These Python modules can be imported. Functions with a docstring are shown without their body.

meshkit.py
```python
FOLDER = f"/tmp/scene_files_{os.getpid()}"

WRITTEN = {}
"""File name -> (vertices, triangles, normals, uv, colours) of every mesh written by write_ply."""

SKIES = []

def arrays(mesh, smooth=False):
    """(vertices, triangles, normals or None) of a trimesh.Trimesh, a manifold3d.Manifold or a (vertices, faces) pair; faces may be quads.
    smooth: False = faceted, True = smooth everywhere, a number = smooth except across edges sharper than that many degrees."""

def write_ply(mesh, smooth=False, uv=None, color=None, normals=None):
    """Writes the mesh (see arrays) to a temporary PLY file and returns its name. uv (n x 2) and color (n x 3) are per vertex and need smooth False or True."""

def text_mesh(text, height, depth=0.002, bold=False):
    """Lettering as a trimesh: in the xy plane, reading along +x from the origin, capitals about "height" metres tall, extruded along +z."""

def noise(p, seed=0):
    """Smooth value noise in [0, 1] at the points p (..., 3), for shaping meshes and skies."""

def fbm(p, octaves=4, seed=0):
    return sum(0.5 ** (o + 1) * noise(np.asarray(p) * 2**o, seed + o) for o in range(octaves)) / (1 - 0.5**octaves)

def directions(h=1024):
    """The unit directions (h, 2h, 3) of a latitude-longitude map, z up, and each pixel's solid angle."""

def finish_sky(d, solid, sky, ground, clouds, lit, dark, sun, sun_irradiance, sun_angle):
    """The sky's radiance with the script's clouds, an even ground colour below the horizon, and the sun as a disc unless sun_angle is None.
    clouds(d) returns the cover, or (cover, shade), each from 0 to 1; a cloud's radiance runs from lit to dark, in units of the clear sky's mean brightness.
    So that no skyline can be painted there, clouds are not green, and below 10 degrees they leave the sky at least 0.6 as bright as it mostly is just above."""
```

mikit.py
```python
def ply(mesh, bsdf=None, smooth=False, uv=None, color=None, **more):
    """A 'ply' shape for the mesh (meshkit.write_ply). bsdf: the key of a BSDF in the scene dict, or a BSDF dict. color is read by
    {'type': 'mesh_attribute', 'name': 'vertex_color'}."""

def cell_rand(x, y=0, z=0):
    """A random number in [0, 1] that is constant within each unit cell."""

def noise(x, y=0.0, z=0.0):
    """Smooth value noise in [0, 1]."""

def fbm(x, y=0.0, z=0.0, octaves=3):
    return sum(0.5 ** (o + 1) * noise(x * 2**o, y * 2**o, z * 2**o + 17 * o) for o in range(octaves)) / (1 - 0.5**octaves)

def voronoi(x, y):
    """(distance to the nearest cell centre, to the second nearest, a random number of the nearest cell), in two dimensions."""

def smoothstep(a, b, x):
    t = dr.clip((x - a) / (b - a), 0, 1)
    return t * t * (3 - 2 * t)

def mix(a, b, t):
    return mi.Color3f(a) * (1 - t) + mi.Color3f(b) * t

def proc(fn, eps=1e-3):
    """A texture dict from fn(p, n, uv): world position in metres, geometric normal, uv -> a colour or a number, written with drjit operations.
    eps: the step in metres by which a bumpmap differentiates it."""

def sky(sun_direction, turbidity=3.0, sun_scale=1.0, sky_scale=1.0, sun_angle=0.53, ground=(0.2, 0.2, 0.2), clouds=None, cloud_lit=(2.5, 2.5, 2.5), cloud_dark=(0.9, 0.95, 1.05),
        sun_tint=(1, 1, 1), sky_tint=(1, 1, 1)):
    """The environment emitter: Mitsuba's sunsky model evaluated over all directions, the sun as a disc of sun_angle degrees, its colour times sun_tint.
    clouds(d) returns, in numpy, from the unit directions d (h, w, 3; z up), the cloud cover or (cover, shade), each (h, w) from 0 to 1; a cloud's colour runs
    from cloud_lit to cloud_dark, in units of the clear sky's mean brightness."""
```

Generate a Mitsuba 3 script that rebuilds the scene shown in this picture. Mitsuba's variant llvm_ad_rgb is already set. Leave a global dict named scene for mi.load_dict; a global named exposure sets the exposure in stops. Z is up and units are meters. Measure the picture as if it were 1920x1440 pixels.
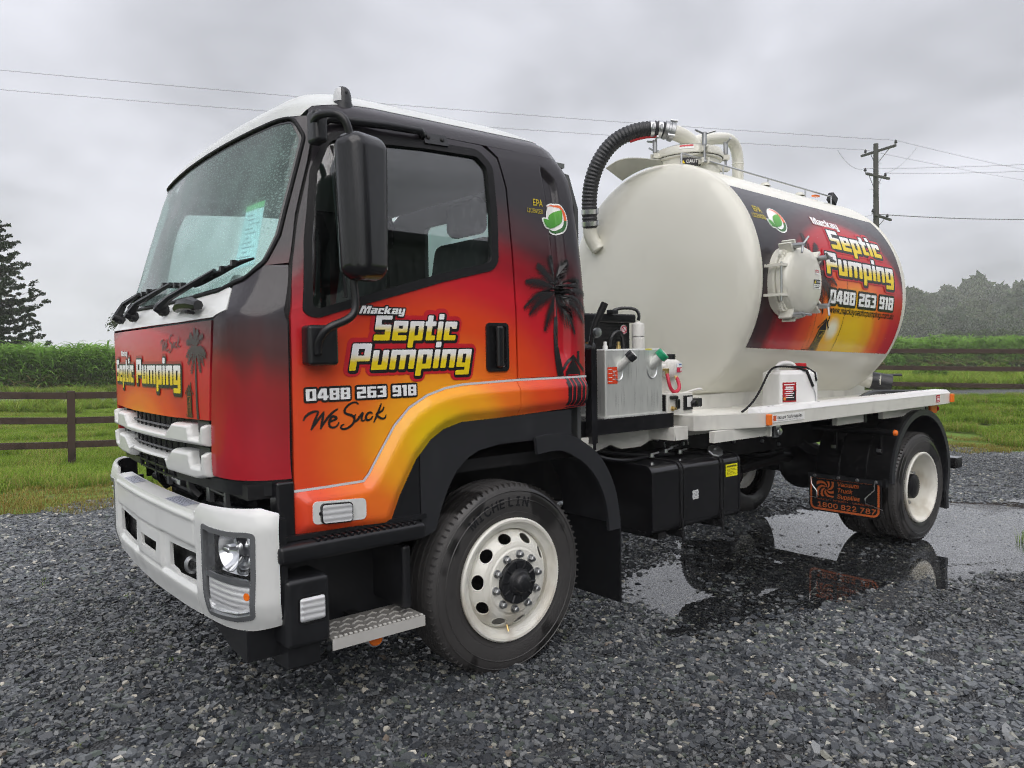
import math, random
import numpy as np
import trimesh, shapely
import drjit as dr
import mitsuba as mi
import manifold3d as m3
import mikit, meshkit
from mikit import proc, noise, fbm, voronoi, cell_rand, smoothstep, mix
from shapely.geometry import Polygon, LineString, MultiPolygon, Point, box as sbox
from shapely import affinity
from shapely.ops import unary_union
from scipy.spatial import Delaunay
from scipy.interpolate import PchipInterpolator, CubicSpline

scene, labels = {}, {}
T = mi.ScalarTransform4f

# ---------------------------------------------------------------- camera, sky, exposure
CAM = np.array([-2.423, -2.992, 1.55])
TH, PITCH = math.radians(51.0), math.radians(1.47)
FW = np.array([math.cos(TH), math.sin(TH), 0.0])
RT = np.array([math.sin(TH), -math.cos(TH), 0.0])
look_dir = FW * math.cos(PITCH) + np.array([0, 0, -math.sin(PITCH)])
scene['camera'] = {'type': 'perspective', 'fov': 67.31, 'fov_axis': 'x', 'near_clip': 0.05, 'far_clip': 3000.0,
                   'to_world': T().look_at(origin=CAM.tolist(), target=(CAM + look_dir).tolist(), up=[0, 0, 1]),
                   'medium': {'type': 'ref', 'id': 'haze_air'}}


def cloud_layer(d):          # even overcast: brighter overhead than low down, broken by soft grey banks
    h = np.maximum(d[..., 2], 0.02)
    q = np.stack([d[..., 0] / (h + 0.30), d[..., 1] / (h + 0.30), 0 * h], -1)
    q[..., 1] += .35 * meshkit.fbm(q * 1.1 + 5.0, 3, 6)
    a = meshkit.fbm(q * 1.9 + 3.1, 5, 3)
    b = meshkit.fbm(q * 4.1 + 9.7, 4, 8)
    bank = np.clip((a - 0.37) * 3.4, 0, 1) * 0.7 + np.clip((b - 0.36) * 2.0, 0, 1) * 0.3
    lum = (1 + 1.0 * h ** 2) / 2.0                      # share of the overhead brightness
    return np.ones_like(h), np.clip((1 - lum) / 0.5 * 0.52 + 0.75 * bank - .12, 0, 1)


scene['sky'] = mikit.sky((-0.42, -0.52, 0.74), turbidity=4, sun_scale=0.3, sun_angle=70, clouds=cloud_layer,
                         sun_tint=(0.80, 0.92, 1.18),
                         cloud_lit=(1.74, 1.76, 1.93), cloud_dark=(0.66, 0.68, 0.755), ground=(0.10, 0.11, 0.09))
exposure = 2.82
# ---------------------------------------------------------------- helpers
def num(key):
    if key not in scene and not any(k.startswith(key + '__') for k in scene):
        return key
    i = 1
    while f'{key}_{i:03d}' in scene or any(k.startswith(f'{key}_{i:03d}__') for k in scene):
        i += 1
    return f'{key}_{i:03d}'


RK, PV = math.radians(1.29), np.array([0, 0, 0.5])
RM = np.array([[math.cos(RK), 0, -math.sin(RK)], [0, 1, 0], [math.sin(RK), 0, math.cos(RK)]])


def to_body(v):           # unladen truck: its frame stands a little higher at the rear
    return (np.asarray(v, float) - PV) @ RM.T + PV


def va(m):
    if hasattr(m, 'to_mesh'):
        k = m.to_mesh()
        return np.array(k.vert_properties[:, :3], float), np.array(k.tri_verts)
    if isinstance(m, tuple):
        v, f = np.asarray(m[0], float), np.asarray(m[1], int)
        return v, (np.vstack([f[:, [0, 1, 2]], f[:, [0, 2, 3]]]) if f.shape[1] == 4 else f)
    return np.array(m.vertices), np.array(m.faces)


def cat(*ms):
    V, Fs, o = [], [], 0
    for m in ms:
        v, f = va(m)
        V.append(v); Fs.append(f + o); o += len(v)
    return np.vstack(V), np.vstack(Fs)


def add(key, mesh, mat, smooth=35, body=True, color=None, label=None, kind=None):
    key = num(key)
    v, f = va(mesh)
    if body:
        v = to_body(v)
    scene[key] = mikit.ply((v, f), mat, smooth, color=color)
    if label or kind:
        labels[key] = {**({'label': label} if label else {}), **({'kind': kind} if kind else {})}
    return key


def each(key, meshes, mat, smooth=35, **k):
    return [add(key, m, mat, smooth, **k) for m in meshes]


def tag(key, label, cat_=None, group=None, kind=None):
    labels[key] = {'label': label}
    if cat_: labels[key]['category'] = cat_
    if group: labels[key]['group'] = group
    if kind: labels[key]['kind'] = kind


def box(x0, x1, y0, y1, z0, z1, r=0.0):
    if r <= 0:
        m = trimesh.creation.box((x1 - x0, y1 - y0, z1 - z0))
        m.apply_translation(((x0 + x1) / 2, (y0 + y1) / 2, (z0 + z1) / 2))
        return va(m)
    s = trimesh.creation.icosphere(2 if r > .03 else 1, r).vertices
    r = min(r, (x1 - x0) / 2, (y1 - y0) / 2, (z1 - z0) / 2) * 0.999
    P = np.vstack([s * (r / np.abs(s).max()) + [x, y, z] for x in (x0 + r, x1 - r) for y in (y0 + r, y1 - r) for z in (z0 + r, z1 - r)])
    return va(trimesh.convex.convex_hull(P))


def xf(m, rot=None, axis=(0, 0, 1), at=(0, 0, 0), scale=1.0):
    v, f = va(m)
    v = v * scale
    if rot:
        v = v @ trimesh.transformations.rotation_matrix(math.radians(rot), axis)[:3, :3].T
    return v + np.asarray(at, float), f


def spl(pts, n=40):
    p = np.asarray(pts, float)
    t = np.r_[0, np.cumsum(np.linalg.norm(np.diff(p, axis=0), axis=1) ** 0.5)]
    return CubicSpline(t, p)(np.linspace(0, t[-1], n))


def tube(pts, r, sides=10, caps=True, closed=False):
    p = np.asarray(pts, float)
    n = len(p)
    r = np.broadcast_to(np.asarray(r, float), (n,))
    t = np.roll(p, -1, 0) - np.roll(p, 1, 0) if closed else np.gradient(p, axis=0)
    t /= np.linalg.norm(t, axis=1, keepdims=True) + 1e-12
    a = np.cross(t[0], [0, 0, 1] if abs(t[0][2]) < 0.9 else [1, 0, 0])
    A = []
    for k in range(n):
        a = a - t[k] * (a @ t[k]); a = a / np.linalg.norm(a)
        A.append(a)
    A = np.array(A); Bv = np.cross(t, A)
    an = np.arange(sides) * 2 * np.pi / sides
    V = (p[:, None] + r[:, None, None] * (np.cos(an)[None, :, None] * A[:, None] + np.sin(an)[None, :, None] * Bv[:, None])).reshape(-1, 3)
    F = []
    for i in range(n if closed else n - 1):
        for j in range(sides):
            a0, a1 = i * sides + j, i * sides + (j + 1) % sides
            b0, b1 = ((i + 1) % n) * sides + j, ((i + 1) % n) * sides + (j + 1) % sides
            F += [(a0, a1, b1), (a0, b1, b0)]
    if caps and not closed:
        V = np.vstack([V, p[0], p[-1]])
        for j in range(sides):
            F += [((j + 1) % sides, j, n * sides), ((n - 1) * sides + j, (n - 1) * sides + (j + 1) % sides, n * sides + 1)]
    return V, np.array(F)


def rod(a, b, r, sides=10):
    return tube([a, b], r, sides)


def lathe(prof, c, axis, seg=48, closed=False):
    """prof: (radius, distance along axis) pairs."""
    ax = np.asarray(axis, float); ax /= np.linalg.norm(ax)
    u = np.cross(ax, [0, 0, 1] if abs(ax[2]) < 0.9 else [1, 0, 0]); u /= np.linalg.norm(u)
    w = np.cross(ax, u)
    an = np.arange(seg) * 2 * np.pi / seg
    ring = np.cos(an)[:, None] * u + np.sin(an)[:, None] * w
    V = np.vstack([np.asarray(c) + ax * h + ring * r for r, h in prof])
    n, F = len(prof), []
    for i in range(n if closed else n - 1):
        for j in range(seg):
            k, i2 = (j + 1) % seg, (i + 1) % n
            F += [(i * seg + j, i2 * seg + j, i2 * seg + k), (i * seg + j, i2 * seg + k, i * seg + k)]
    return V, np.array(F)


def polys(p):
    return [g for g in (p.geoms if hasattr(p, 'geoms') else [p]) if g.geom_type == 'Polygon' and g.area > 1e-9]


def prism(poly, a0, a1, axes='xz'):
    """polygon extruded between a0 and a1; axes: what its two coordinates are."""
    out = []
    for g in polys(poly):
        m = trimesh.creation.extrude_polygon(g, a1 - a0, engine='earcut')
        v = np.array(m.vertices)
        o = np.zeros_like(v)
        ix = ['xyz'.index(c) for c in axes]
        k = 3 - sum(ix)
        o[:, ix[0]], o[:, ix[1]], o[:, k] = v[:, 0], v[:, 1], v[:, 2] + a0
        out.append((o, np.array(m.faces)))
    return cat(*out)


def fillet(p, r):
    return p.buffer(-r).buffer(2 * r).buffer(-r)


def rnd(p, r):
    return p.buffer(-r).buffer(r)


def tri2d(poly, edge):
    V, Fs, o = [], [], 0
    for g in polys(poly):
        g = g.simplify(1e-5)
        s = g.segmentize(edge)
        b = np.vstack([np.array(s.exterior.coords)[:-1]] + [np.array(h.coords)[:-1] for h in s.interiors])
        x0, y0, x1, y1 = g.bounds
        gx, gy = np.meshgrid(np.arange(x0, x1, edge), np.arange(y0, y1, edge * 0.87))
        gx[1::2] += edge / 2
        q = np.stack([gx.ravel(), gy.ravel()], 1)
        inn = g.buffer(-edge * 0.45)
        if not inn.is_empty:
            q = q[shapely.contains_xy(inn, q[:, 0], q[:, 1])]
        else:
            q = q[:0]
        P = np.vstack([b, q])
        P = P[np.unique(np.round(P, 7), axis=0, return_index=True)[1]]
        if len(P) < 6:
            vv, ff = trimesh.creation.triangulate_polygon(g, engine='earcut')
            V.append(np.array(vv)[:, :2]); Fs.append(np.array(ff) + o); o += len(vv)
            continue
        D = Delaunay(P).simplices
        c = P[D].mean(1)
        e1, e2 = P[D[:, 1]] - P[D[:, 0]], P[D[:, 2]] - P[D[:, 0]]
        ar = e1[:, 0] * e2[:, 1] - e1[:, 1] * e2[:, 0]
        D = np.where((ar < 0)[:, None], D[:, ::-1], D)
        D = D[shapely.contains_xy(g, c[:, 0], c[:, 1]) & (np.abs(ar) > 1e-12)]
        if abs(np.abs(ar[shapely.contains_xy(g, c[:, 0], c[:, 1])]).sum() / 2 - g.area) > 0.02 * g.area:
            vv, ff = trimesh.creation.triangulate_polygon(s, engine='earcut')
            P, D = np.array(vv)[:, :2], np.array(ff)
        V.append(P); Fs.append(D + o); o += len(P)
    return np.vstack(V), np.vstack(Fs)


class Surf:
    """a curved skin: f maps (n, 2) to (n, 3); sign = which side is outside."""
    def __init__(self, f, sign=1):
        self.f, self.sign = f, sign

    def __call__(self, uv, off=0.0):
        uv = np.asarray(uv, float)
        e = 2e-3
        P = self.f(uv)
        n = np.cross(self.f(uv + [e, 0]) - self.f(uv - [e, 0]), self.f(uv + [0, e]) - self.f(uv - [0, e]))
        n /= np.linalg.norm(n, axis=1, keepdims=True) + 1e-15
        off = np.asarray(off, float)
        return P + self.sign * n * (off[:, None] if off.ndim else off)


def sheet(poly, surf, off=0.0, thick=0.0, edge=0.05, uv=False):
    P, D = tri2d(poly, edge)
    if surf.sign < 0:
        D = D[:, ::-1]
    o = off(P) if callable(off) else off
    V = surf(P, o)
    F = D
    if thick:
        n = len(P)
        e = np.sort(np.vstack([D[:, [0, 1]], D[:, [1, 2]], D[:, [2, 0]]]), 1)
        dire = np.vstack([D[:, [0, 1]], D[:, [1, 2]], D[:, [2, 0]]])
        _, idx, cnt = np.unique(e, axis=0, return_index=True, return_counts=True)
        be = dire[idx[cnt == 1]]
        V = np.vstack([V, surf(P, o - thick)])
        F = np.vstack([D, D[:, ::-1] + n, np.stack([be[:, 1], be[:, 0], be[:, 0] + n], 1), np.stack([be[:, 1], be[:, 0] + n, be[:, 1] + n], 1)])
    return (V, F, P) if uv else (V, F)


def plane_surf(o, u, v):
    o, u, v = (np.asarray(a, float) for a in (o, u, v))
    return Surf(lambda q: o + q[:, :1] * u + q[:, 1:2] * v, 1)


def text2(t, h, bold=False, shear=0.0, wide=1.0):
    m = meshkit.text_mesh(t, h, 0.001, bold)
    v, f = np.array(m.vertices), np.array(m.faces)
    top = f[(v[f][:, :, 2] > 0.0005).all(1)]
    used = np.unique(top)
    k = np.full(len(v), -1); k[used] = np.arange(len(used))
    P = v[used][:, :2] * [wide, 1]
    P[:, 0] += shear * P[:, 1]
    return P, k[top]


def text_on(surf, t, at, h, off, **kw):
    P, F = text2(t, h, **kw)
    if surf.sign < 0: F = F[:, ::-1]
    return surf(P + np.asarray(at), off), F
# ---------------------------------------------------------------- the truck's curved skins, in its own frame (x to the rear, y across, z up)
YC = 1.20
_half = [(0.645, 0.30), (0.645, 0.16), (0.62, 0.085), (0.55, 0.057), (0.42, 0.05), (0.1, 0.05), (-0.3, 0.05), (-0.7, 0.05), (-0.95, 0.053), (-1.08, 0.063), (-1.175, 0.083),
         (-1.25, 0.122), (-1.308, 0.185), (-1.336, 0.27), (-1.350, 0.42), (-1.370, 0.70), (-1.381, 0.95)]
_pl = np.array(_half + [(-1.384, YC)] + [(x, 2 * YC - y) for x, y in reversed(_half)])
_t = np.r_[0, np.cumsum(np.linalg.norm(np.diff(_pl, axis=0), axis=1))]
_cs = PchipInterpolator(_t, _pl)(np.linspace(0, _t[-1], 4001))
for _ in range(3):
    k_ = np.ones(25) / 25
    _cs[12:-12] = np.stack([np.convolve(_cs[:, i], k_, 'valid') for i in (0, 1)], 1)
SS = np.r_[0, np.cumsum(np.linalg.norm(np.diff(_cs, axis=0), axis=1))]
SX, SY = _cs[:, 0], _cs[:, 1]
SMID = SS[-1] / 2
_lean = PchipInterpolator([0.6, 1.0, 1.2, 1.78, 1.83, 1.90, 2.0, 2.25, 2.5, 2.66, 2.8], [0.03, 0.015, 0, 0, 0.03, 0.075, 0.12, 0.195, 0.27, 0.32, 0.36])
_tumb = PchipInterpolator([0.6, 1.75, 2.0, 2.3, 2.5, 2.6, 2.66, 2.8], [0, 0, 0.012, 0.035, 0.055, 0.075, 0.10, 0.16])
_rear = PchipInterpolator([0.6, 1.9, 2.3, 2.54, 2.62, 2.66, 2.8], [0, 0, 0.02, 0.05, 0.085, 0.11, 0.2])


def sst(a, b, x):
    t = np.clip((x - a) / (b - a), 0, 1)
    return t * t * (3 - 2 * t)


def cab_f(uv):
    s, z = -uv[:, 0], uv[:, 1]          # first coordinate: minus the arc length, so that it grows to the right of whoever faces the skin
    xr, yr = np.interp(s, SS, SX), np.interp(s, SS, SY)
    x = xr + _lean(z) * sst(-0.5, -1.27, xr) - _rear(z) * sst(0.25, 0.6, xr)
    y = YC + (yr - YC) * (1 - _tumb(z) / 1.15)
    return np.stack([x, y, z], 1)


CABS = Surf(cab_f)
_near = SS <= SMID


def s_x(x, z=1.5):
    """skin coordinate on the near side of the point that lies at x (at height z)."""
    xx = SX[_near] + float(_lean(z)) * sst(-0.5, -1.27, SX[_near]) - float(_rear(z)) * sst(0.25, 0.6, SX[_near])
    i = np.argmin(np.abs(xx - x) + (SS[_near] < 0.12) * (9 if x < 0.58 else 0))
    return -SS[_near][i]


def s_y(y):
    i = np.argmin(np.abs(SY - y) + (SX > -1.0) * 9)
    return -SS[i]


def side(pts):          # polygon on the near side given by true (x, z)
    ring = np.array(Polygon(pts).segmentize(.06).exterior.coords)[:-1]
    return Polygon([(s_x(x, z), z) for x, z in ring])


def front(pts):         # polygon on the front given by (y, z)
    return Polygon([(s_y(y), z) for y, z in pts])


_bh = [(-1.17, -0.015), (-1.22, -0.01), (-1.28, 0.02), (-1.33, 0.08), (-1.36, 0.16), (-1.38, 0.28), (-1.395, 0.5), (-1.408, 0.8)]
_bp = np.array(_bh + [(-1.415, YC)] + [(x, 2 * YC - y) for x, y in reversed(_bh)])
_bt = np.r_[0, np.cumsum(np.linalg.norm(np.diff(_bp, axis=0), axis=1))]
_bc = PchipInterpolator(_bt, _bp)(np.linspace(0, _bt[-1], 3001))
BS = np.r_[0, np.cumsum(np.linalg.norm(np.diff(_bc, axis=0), axis=1))]
_bin = PchipInterpolator([0.4, 0.50, 0.56, 0.62, 0.90, 0.97, 1.0, 1.1], [0.06, 0.03, 0.01, 0, 0, 0.012, 0.03, 0.06])


def bump_f(uv):
    s, z = -uv[:, 0], uv[:, 1]
    x, y = np.interp(s, BS, _bc[:, 0]), np.interp(s, BS, _bc[:, 1])
    k = 1 - _bin(z) / 1.2
    return np.stack([-0.3 + (x + 0.3) * k, YC + (y - YC) * k, z], 1)


BUMP = Surf(bump_f)


def b_y(y):
    return -BS[np.argmin(np.abs(_bc[:, 1] - y) + (_bc[:, 0] > -1.2) * 9)]


TKX, TKY, TKZ, TKR, TKT = 2.47, 1.135, 2.13, 0.966, -0.035     # vacuum tank: front ring, axis, radius, fall per metre


def tank_f(uv):         # (x, degrees up from the near horizontal)
    x, a = uv[:, 0], np.radians(uv[:, 1] * 60.0)
    return np.stack([x, TKY - TKR * np.cos(a), TKZ + TKT * (x - TKX) + TKR * np.sin(a)], 1)


TANK = Surf(tank_f)  # second coordinate in units of 60 degrees, about a metre of skin
# ---------------------------------------------------------------- materials
def rgb(c):
    return {'type': 'rgb', 'value': list(map(float, c))} if not isinstance(c, dict) else c


def mat(key, col, rough=0.5, metal=0.0, spec=0.5, cc=0.0, bump=None, **k):
    b = {'type': 'principled', 'base_color': rgb(col), 'roughness': rough, 'metallic': metal, 'specular': spec, 'clearcoat': cc, 'clearcoat_gloss': 0.96, **k}
    if metal: b.pop('specular')
    if bump:
        b = {'type': 'bumpmap', 'bsdf': b, 'arbitrary': bump[0], 'scale': bump[1]}
    scene[key] = {'type': 'twosided', 'bsdf': b}


VCOL = {'type': 'mesh_attribute', 'name': 'vertex_color'}


def stain(base, dirt, k=1.0, sc=6.0):
    def fn(p, n, uv):
        a = smoothstep(0.5, 0.85, fbm(p.x * sc, p.y * sc, p.z * sc * 0.35, 4))
        return mix(base, dirt, a * k)
    return proc(fn)


def body_xz(p):
    c, s = math.cos(RK), math.sin(RK)
    return p.x * c + (p.z - 0.5) * s, p.y, -p.x * s + (p.z - 0.5) * c + 0.5


def ramp(r, stops):
    c = mi.Color3f(stops[0][1])
    for (r0, _), (r1, c1) in zip(stops[:-1], stops[1:]):
        t = smoothstep(r0, r1, r)
        c = c * (1 - t) + mi.Color3f(c1) * t
    return c


YEL, YOR, ORA, ORR, RED = (0.78, 0.52, 0.010), (0.84, 0.35, 0.018), (0.76, 0.155, 0.018), (0.66, 0.062, 0.016), (0.50, 0.015, 0.025)
DRD, MAR, CHA = (0.26, 0.010, 0.018), (0.060, 0.016, 0.020), (0.022, 0.019, 0.023)
SUNSET = [(0.1, YEL), (0.37, YOR), (0.61, ORA), (0.90, ORR), (1.23, RED), (1.50, DRD), (1.76, MAR), (2.02, CHA)]


def side_print(p, n, uv):
    x, y, z = body_xz(p)
    w = 0.06 * (fbm(x * 2.5, z * 2.5, 0.3, 2) - 0.5) + 0.34 * smoothstep(-0.90, -1.08, x) * smoothstep(1.75, 2.15, z)
    return ramp(dr.sqrt(dr.square((x + 0.40) / 0.76) + dr.square((z - 1.21) / 0.62)) + w, SUNSET)


def corner_print(p, n, uv):
    x, y, z = body_xz(p)
    st = (fbm(x * 9, y * 9, z * 0.7, 3) - 0.5) * 0.22
    t = (z - 1.05) / 0.75 + st - 0.35 * smoothstep(-1.27, -1.36, x) * smoothstep(1.8, 1.4, z)
    return ramp(t, [(0.05, (0.36, 0.011, 0.02)), (0.50, DRD), (0.78, MAR), (1.0, CHA)])


def front_print(p, n, uv):
    x, y, z = body_xz(p)
    r = dr.sqrt(dr.square((y - 1.40) / 0.80) + dr.square((z - 1.27) / 0.30))
    r += 0.12 * (fbm(y * 3, z * 3, 1.7, 2) - 0.5)
    c = ramp(r, [(0.10, (0.74, 0.26, 0.014)), (0.42, ORA), (0.72, ORR), (1.0, (0.50, 0.03, 0.022)), (1.6, RED), (1.75, DRD), (2.15, MAR)])
    return c


def tank_print(p, n, uv):
    x, y, z = body_xz(p)
    zc = TKZ + TKT * (x - TKX)
    a = dr.atan2(z - zc, TKY - y) * (180 / math.pi)
    xs = dr.select(x > 3.85, (x - 3.85) / 0.66, (x - 3.85) / 0.84)
    r = dr.sqrt(dr.square(xs) + dr.square((a + 25) / 43.0))
    r += 0.08 * (fbm(x * 2.2, a * 0.05, 0.7, 2) - 0.5)
    c = ramp(r, [(0.15, YEL), (0.46, (0.76, 0.40, 0.010)), (0.66, ORA), (0.86, ORR), (1.08, RED), (1.30, (0.42, 0.012, 0.02)), (1.46, MAR), (1.72, CHA)])
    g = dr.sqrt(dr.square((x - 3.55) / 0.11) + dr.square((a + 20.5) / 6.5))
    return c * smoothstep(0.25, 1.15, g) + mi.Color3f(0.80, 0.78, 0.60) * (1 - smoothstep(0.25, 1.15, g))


def peel(p, n, uv):          # rain beads on wet skin
    d1, _, r = voronoi(p.x * 60 + p.y * 31, p.z * 60 + p.y * 47)
    return smoothstep(0.32, 0.1, d1) * smoothstep(0.45, 0.6, r)


WET = (proc(peel, 4e-4), 0.0010)
mat('mat_side_print', proc(side_print), 0.16, cc=0.4, spec=0.35)
mat('mat_corner_print', proc(corner_print), 0.14, cc=0.5, spec=0.4)
mat('mat_front_print', proc(front_print), 0.24, cc=0.8, spec=0.4)
mat('mat_tank_print', proc(tank_print), 0.24, cc=0.7, spec=0.4)
mat('mat_decal', VCOL, 0.30, spec=0.4, cc=0.4)
mat('mat_cab_white', stain((0.60, 0.61, 0.595), (0.48, 0.49, 0.475), 0.6, 5), 0.22, cc=0.6)
mat('mat_tank_cream', stain((0.58, 0.57, 0.50), (0.49, 0.48, 0.42), 0.7, 3), 0.20, cc=0.9, bump=(proc(lambda p, n, uv: fbm(p.x * 2.2, p.y * 2.2, p.z * 2.2, 2), 8e-3), 0.010))
mat('mat_tray_cream', stain((0.58, 0.575, 0.53), (0.42, 0.41, 0.38), 0.8, 8), 0.33, cc=0.3)
mat('mat_black_plastic', stain((0.008, 0.0085, 0.010), (0.016, 0.017, 0.019), 1.0, 7), 0.34, spec=0.5)
mat('mat_grey_plastic', stain((0.020, 0.021, 0.024), (0.032, 0.033, 0.036), 1.0, 7), 0.36, spec=0.5)
mat('mat_black_gloss', (0.006, 0.006, 0.007), 0.12, cc=0.8, spec=0.5)
mat('mat_black_wet', stain((0.006, 0.006, 0.0075), (0.012, 0.0125, 0.015), 1.0, 9), 0.22, spec=0.5, cc=0.5)
mat('mat_chassis', stain((0.006, 0.006, 0.007), (0.014, 0.0135, 0.0135), 1.0, 6), 0.5, spec=0.4)
mat('mat_rubber_seal', (0.007, 0.007, 0.008), 0.55, spec=0.25)
mat('mat_silver_tape', (0.55, 0.56, 0.57), 0.4)
mat('mat_hose', stain((0.020, 0.021, 0.024), (0.040, 0.041, 0.045), 1.0, 14), 0.42)
mat('mat_steel', (0.62, 0.63, 0.64), 0.28, metal=1.0)
mat('mat_zinc', stain((0.42, 0.43, 0.44), (0.25, 0.25, 0.25), 0.8, 25), 0.42, metal=1.0)
mat('mat_chrome', (0.80, 0.81, 0.82), 0.08, metal=1.0)


def alu(p, n, uv):
    a = fbm(p.x * 26, p.y * 26, p.z * 8, 4)
    b = smoothstep(0.62, 0.8, fbm(p.x * 90, p.y * 90, p.z * 6, 2))
    return mix((0.52, 0.535, 0.51), (0.70, 0.71, 0.68), a) * (1 - 0.2 * b)


def tread_plate(p, n, uv):
    u, v = p.x * 38 + p.y * 38, p.x * 38 - p.y * 38
    ch = cell_rand(dr.floor(u), dr.floor(v), 3) * 0 + dr.abs(dr.floor(u) + dr.floor(v) - 2 * dr.floor((dr.floor(u) + dr.floor(v)) / 2))
    fu, fv = u - dr.floor(u) - 0.5, v - dr.floor(v) - 0.5
    e = dr.select(ch > 0.5, dr.square(fu / 0.42) + dr.square(fv / 0.13), dr.square(fu / 0.13) + dr.square(fv / 0.42))
    return smoothstep(1.3, 0.6, e)


mat('mat_alu_tank', proc(alu), 0.42, metal=0.55)
mat('mat_tread_white', stain((0.66, 0.66, 0.65), (0.50, 0.50, 0.48), 0.8, 12), 0.3, cc=0.3, bump=(proc(tread_plate, 6e-4), 0.0035))
mat('mat_step_plate', stain((0.22, 0.215, 0.20), (0.14, 0.135, 0.125), 1.0, 14), 0.42, metal=0.3)
mat('mat_step_lug', (0.55, 0.54, 0.51), 0.35, metal=0.3)


def tyre_col(p, n, uv):
    a = fbm(p.x * 5, p.y * 5, p.z * 5, 4)
    wet = smoothstep(0.50, 0.56, fbm(p.x * 4.2 + 7, p.y * 3, p.z * 2.2, 4) - 0.05 * smoothstep(0.2, 0.8, p.z))
    return mix((0.030, 0.0285, 0.028), (0.043, 0.041, 0.040), a) * (1 - 0.62 * wet)


def tyre_rough(p, n, uv):
    wet = smoothstep(0.50, 0.56, fbm(p.x * 4.2 + 7, p.y * 3, p.z * 2.2, 4) - 0.05 * smoothstep(0.2, 0.8, p.z))
    return 0.60 - 0.38 * wet


mat('mat_tyre', proc(tyre_col), proc(tyre_rough))
mat('mat_rim_cream', stain((0.62, 0.61, 0.55), (0.40, 0.36, 0.28), 0.9, 9), 0.27, cc=0.6)
mat('mat_orange_lens', (0.80, 0.16, 0.008), 0.12, cc=1.0)
mat('mat_red_lens', (0.55, 0.012, 0.010), 0.15, cc=1.0)
mat('mat_green_cap', (0.010, 0.26, 0.12), 0.35)
mat('mat_red_cap', (0.50, 0.012, 0.020), 0.35)
mat('mat_white_plastic', stain((0.70, 0.70, 0.69), (0.60, 0.60, 0.58), 0.6, 12), 0.35)
mat('mat_milky_bottle', (0.62, 0.61, 0.58), 0.35)
mat('mat_red_hose', (0.50, 0.022, 0.05), 0.35)
mat('mat_brass', (0.70, 0.52, 0.22), 0.3, metal=1.0)
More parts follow.
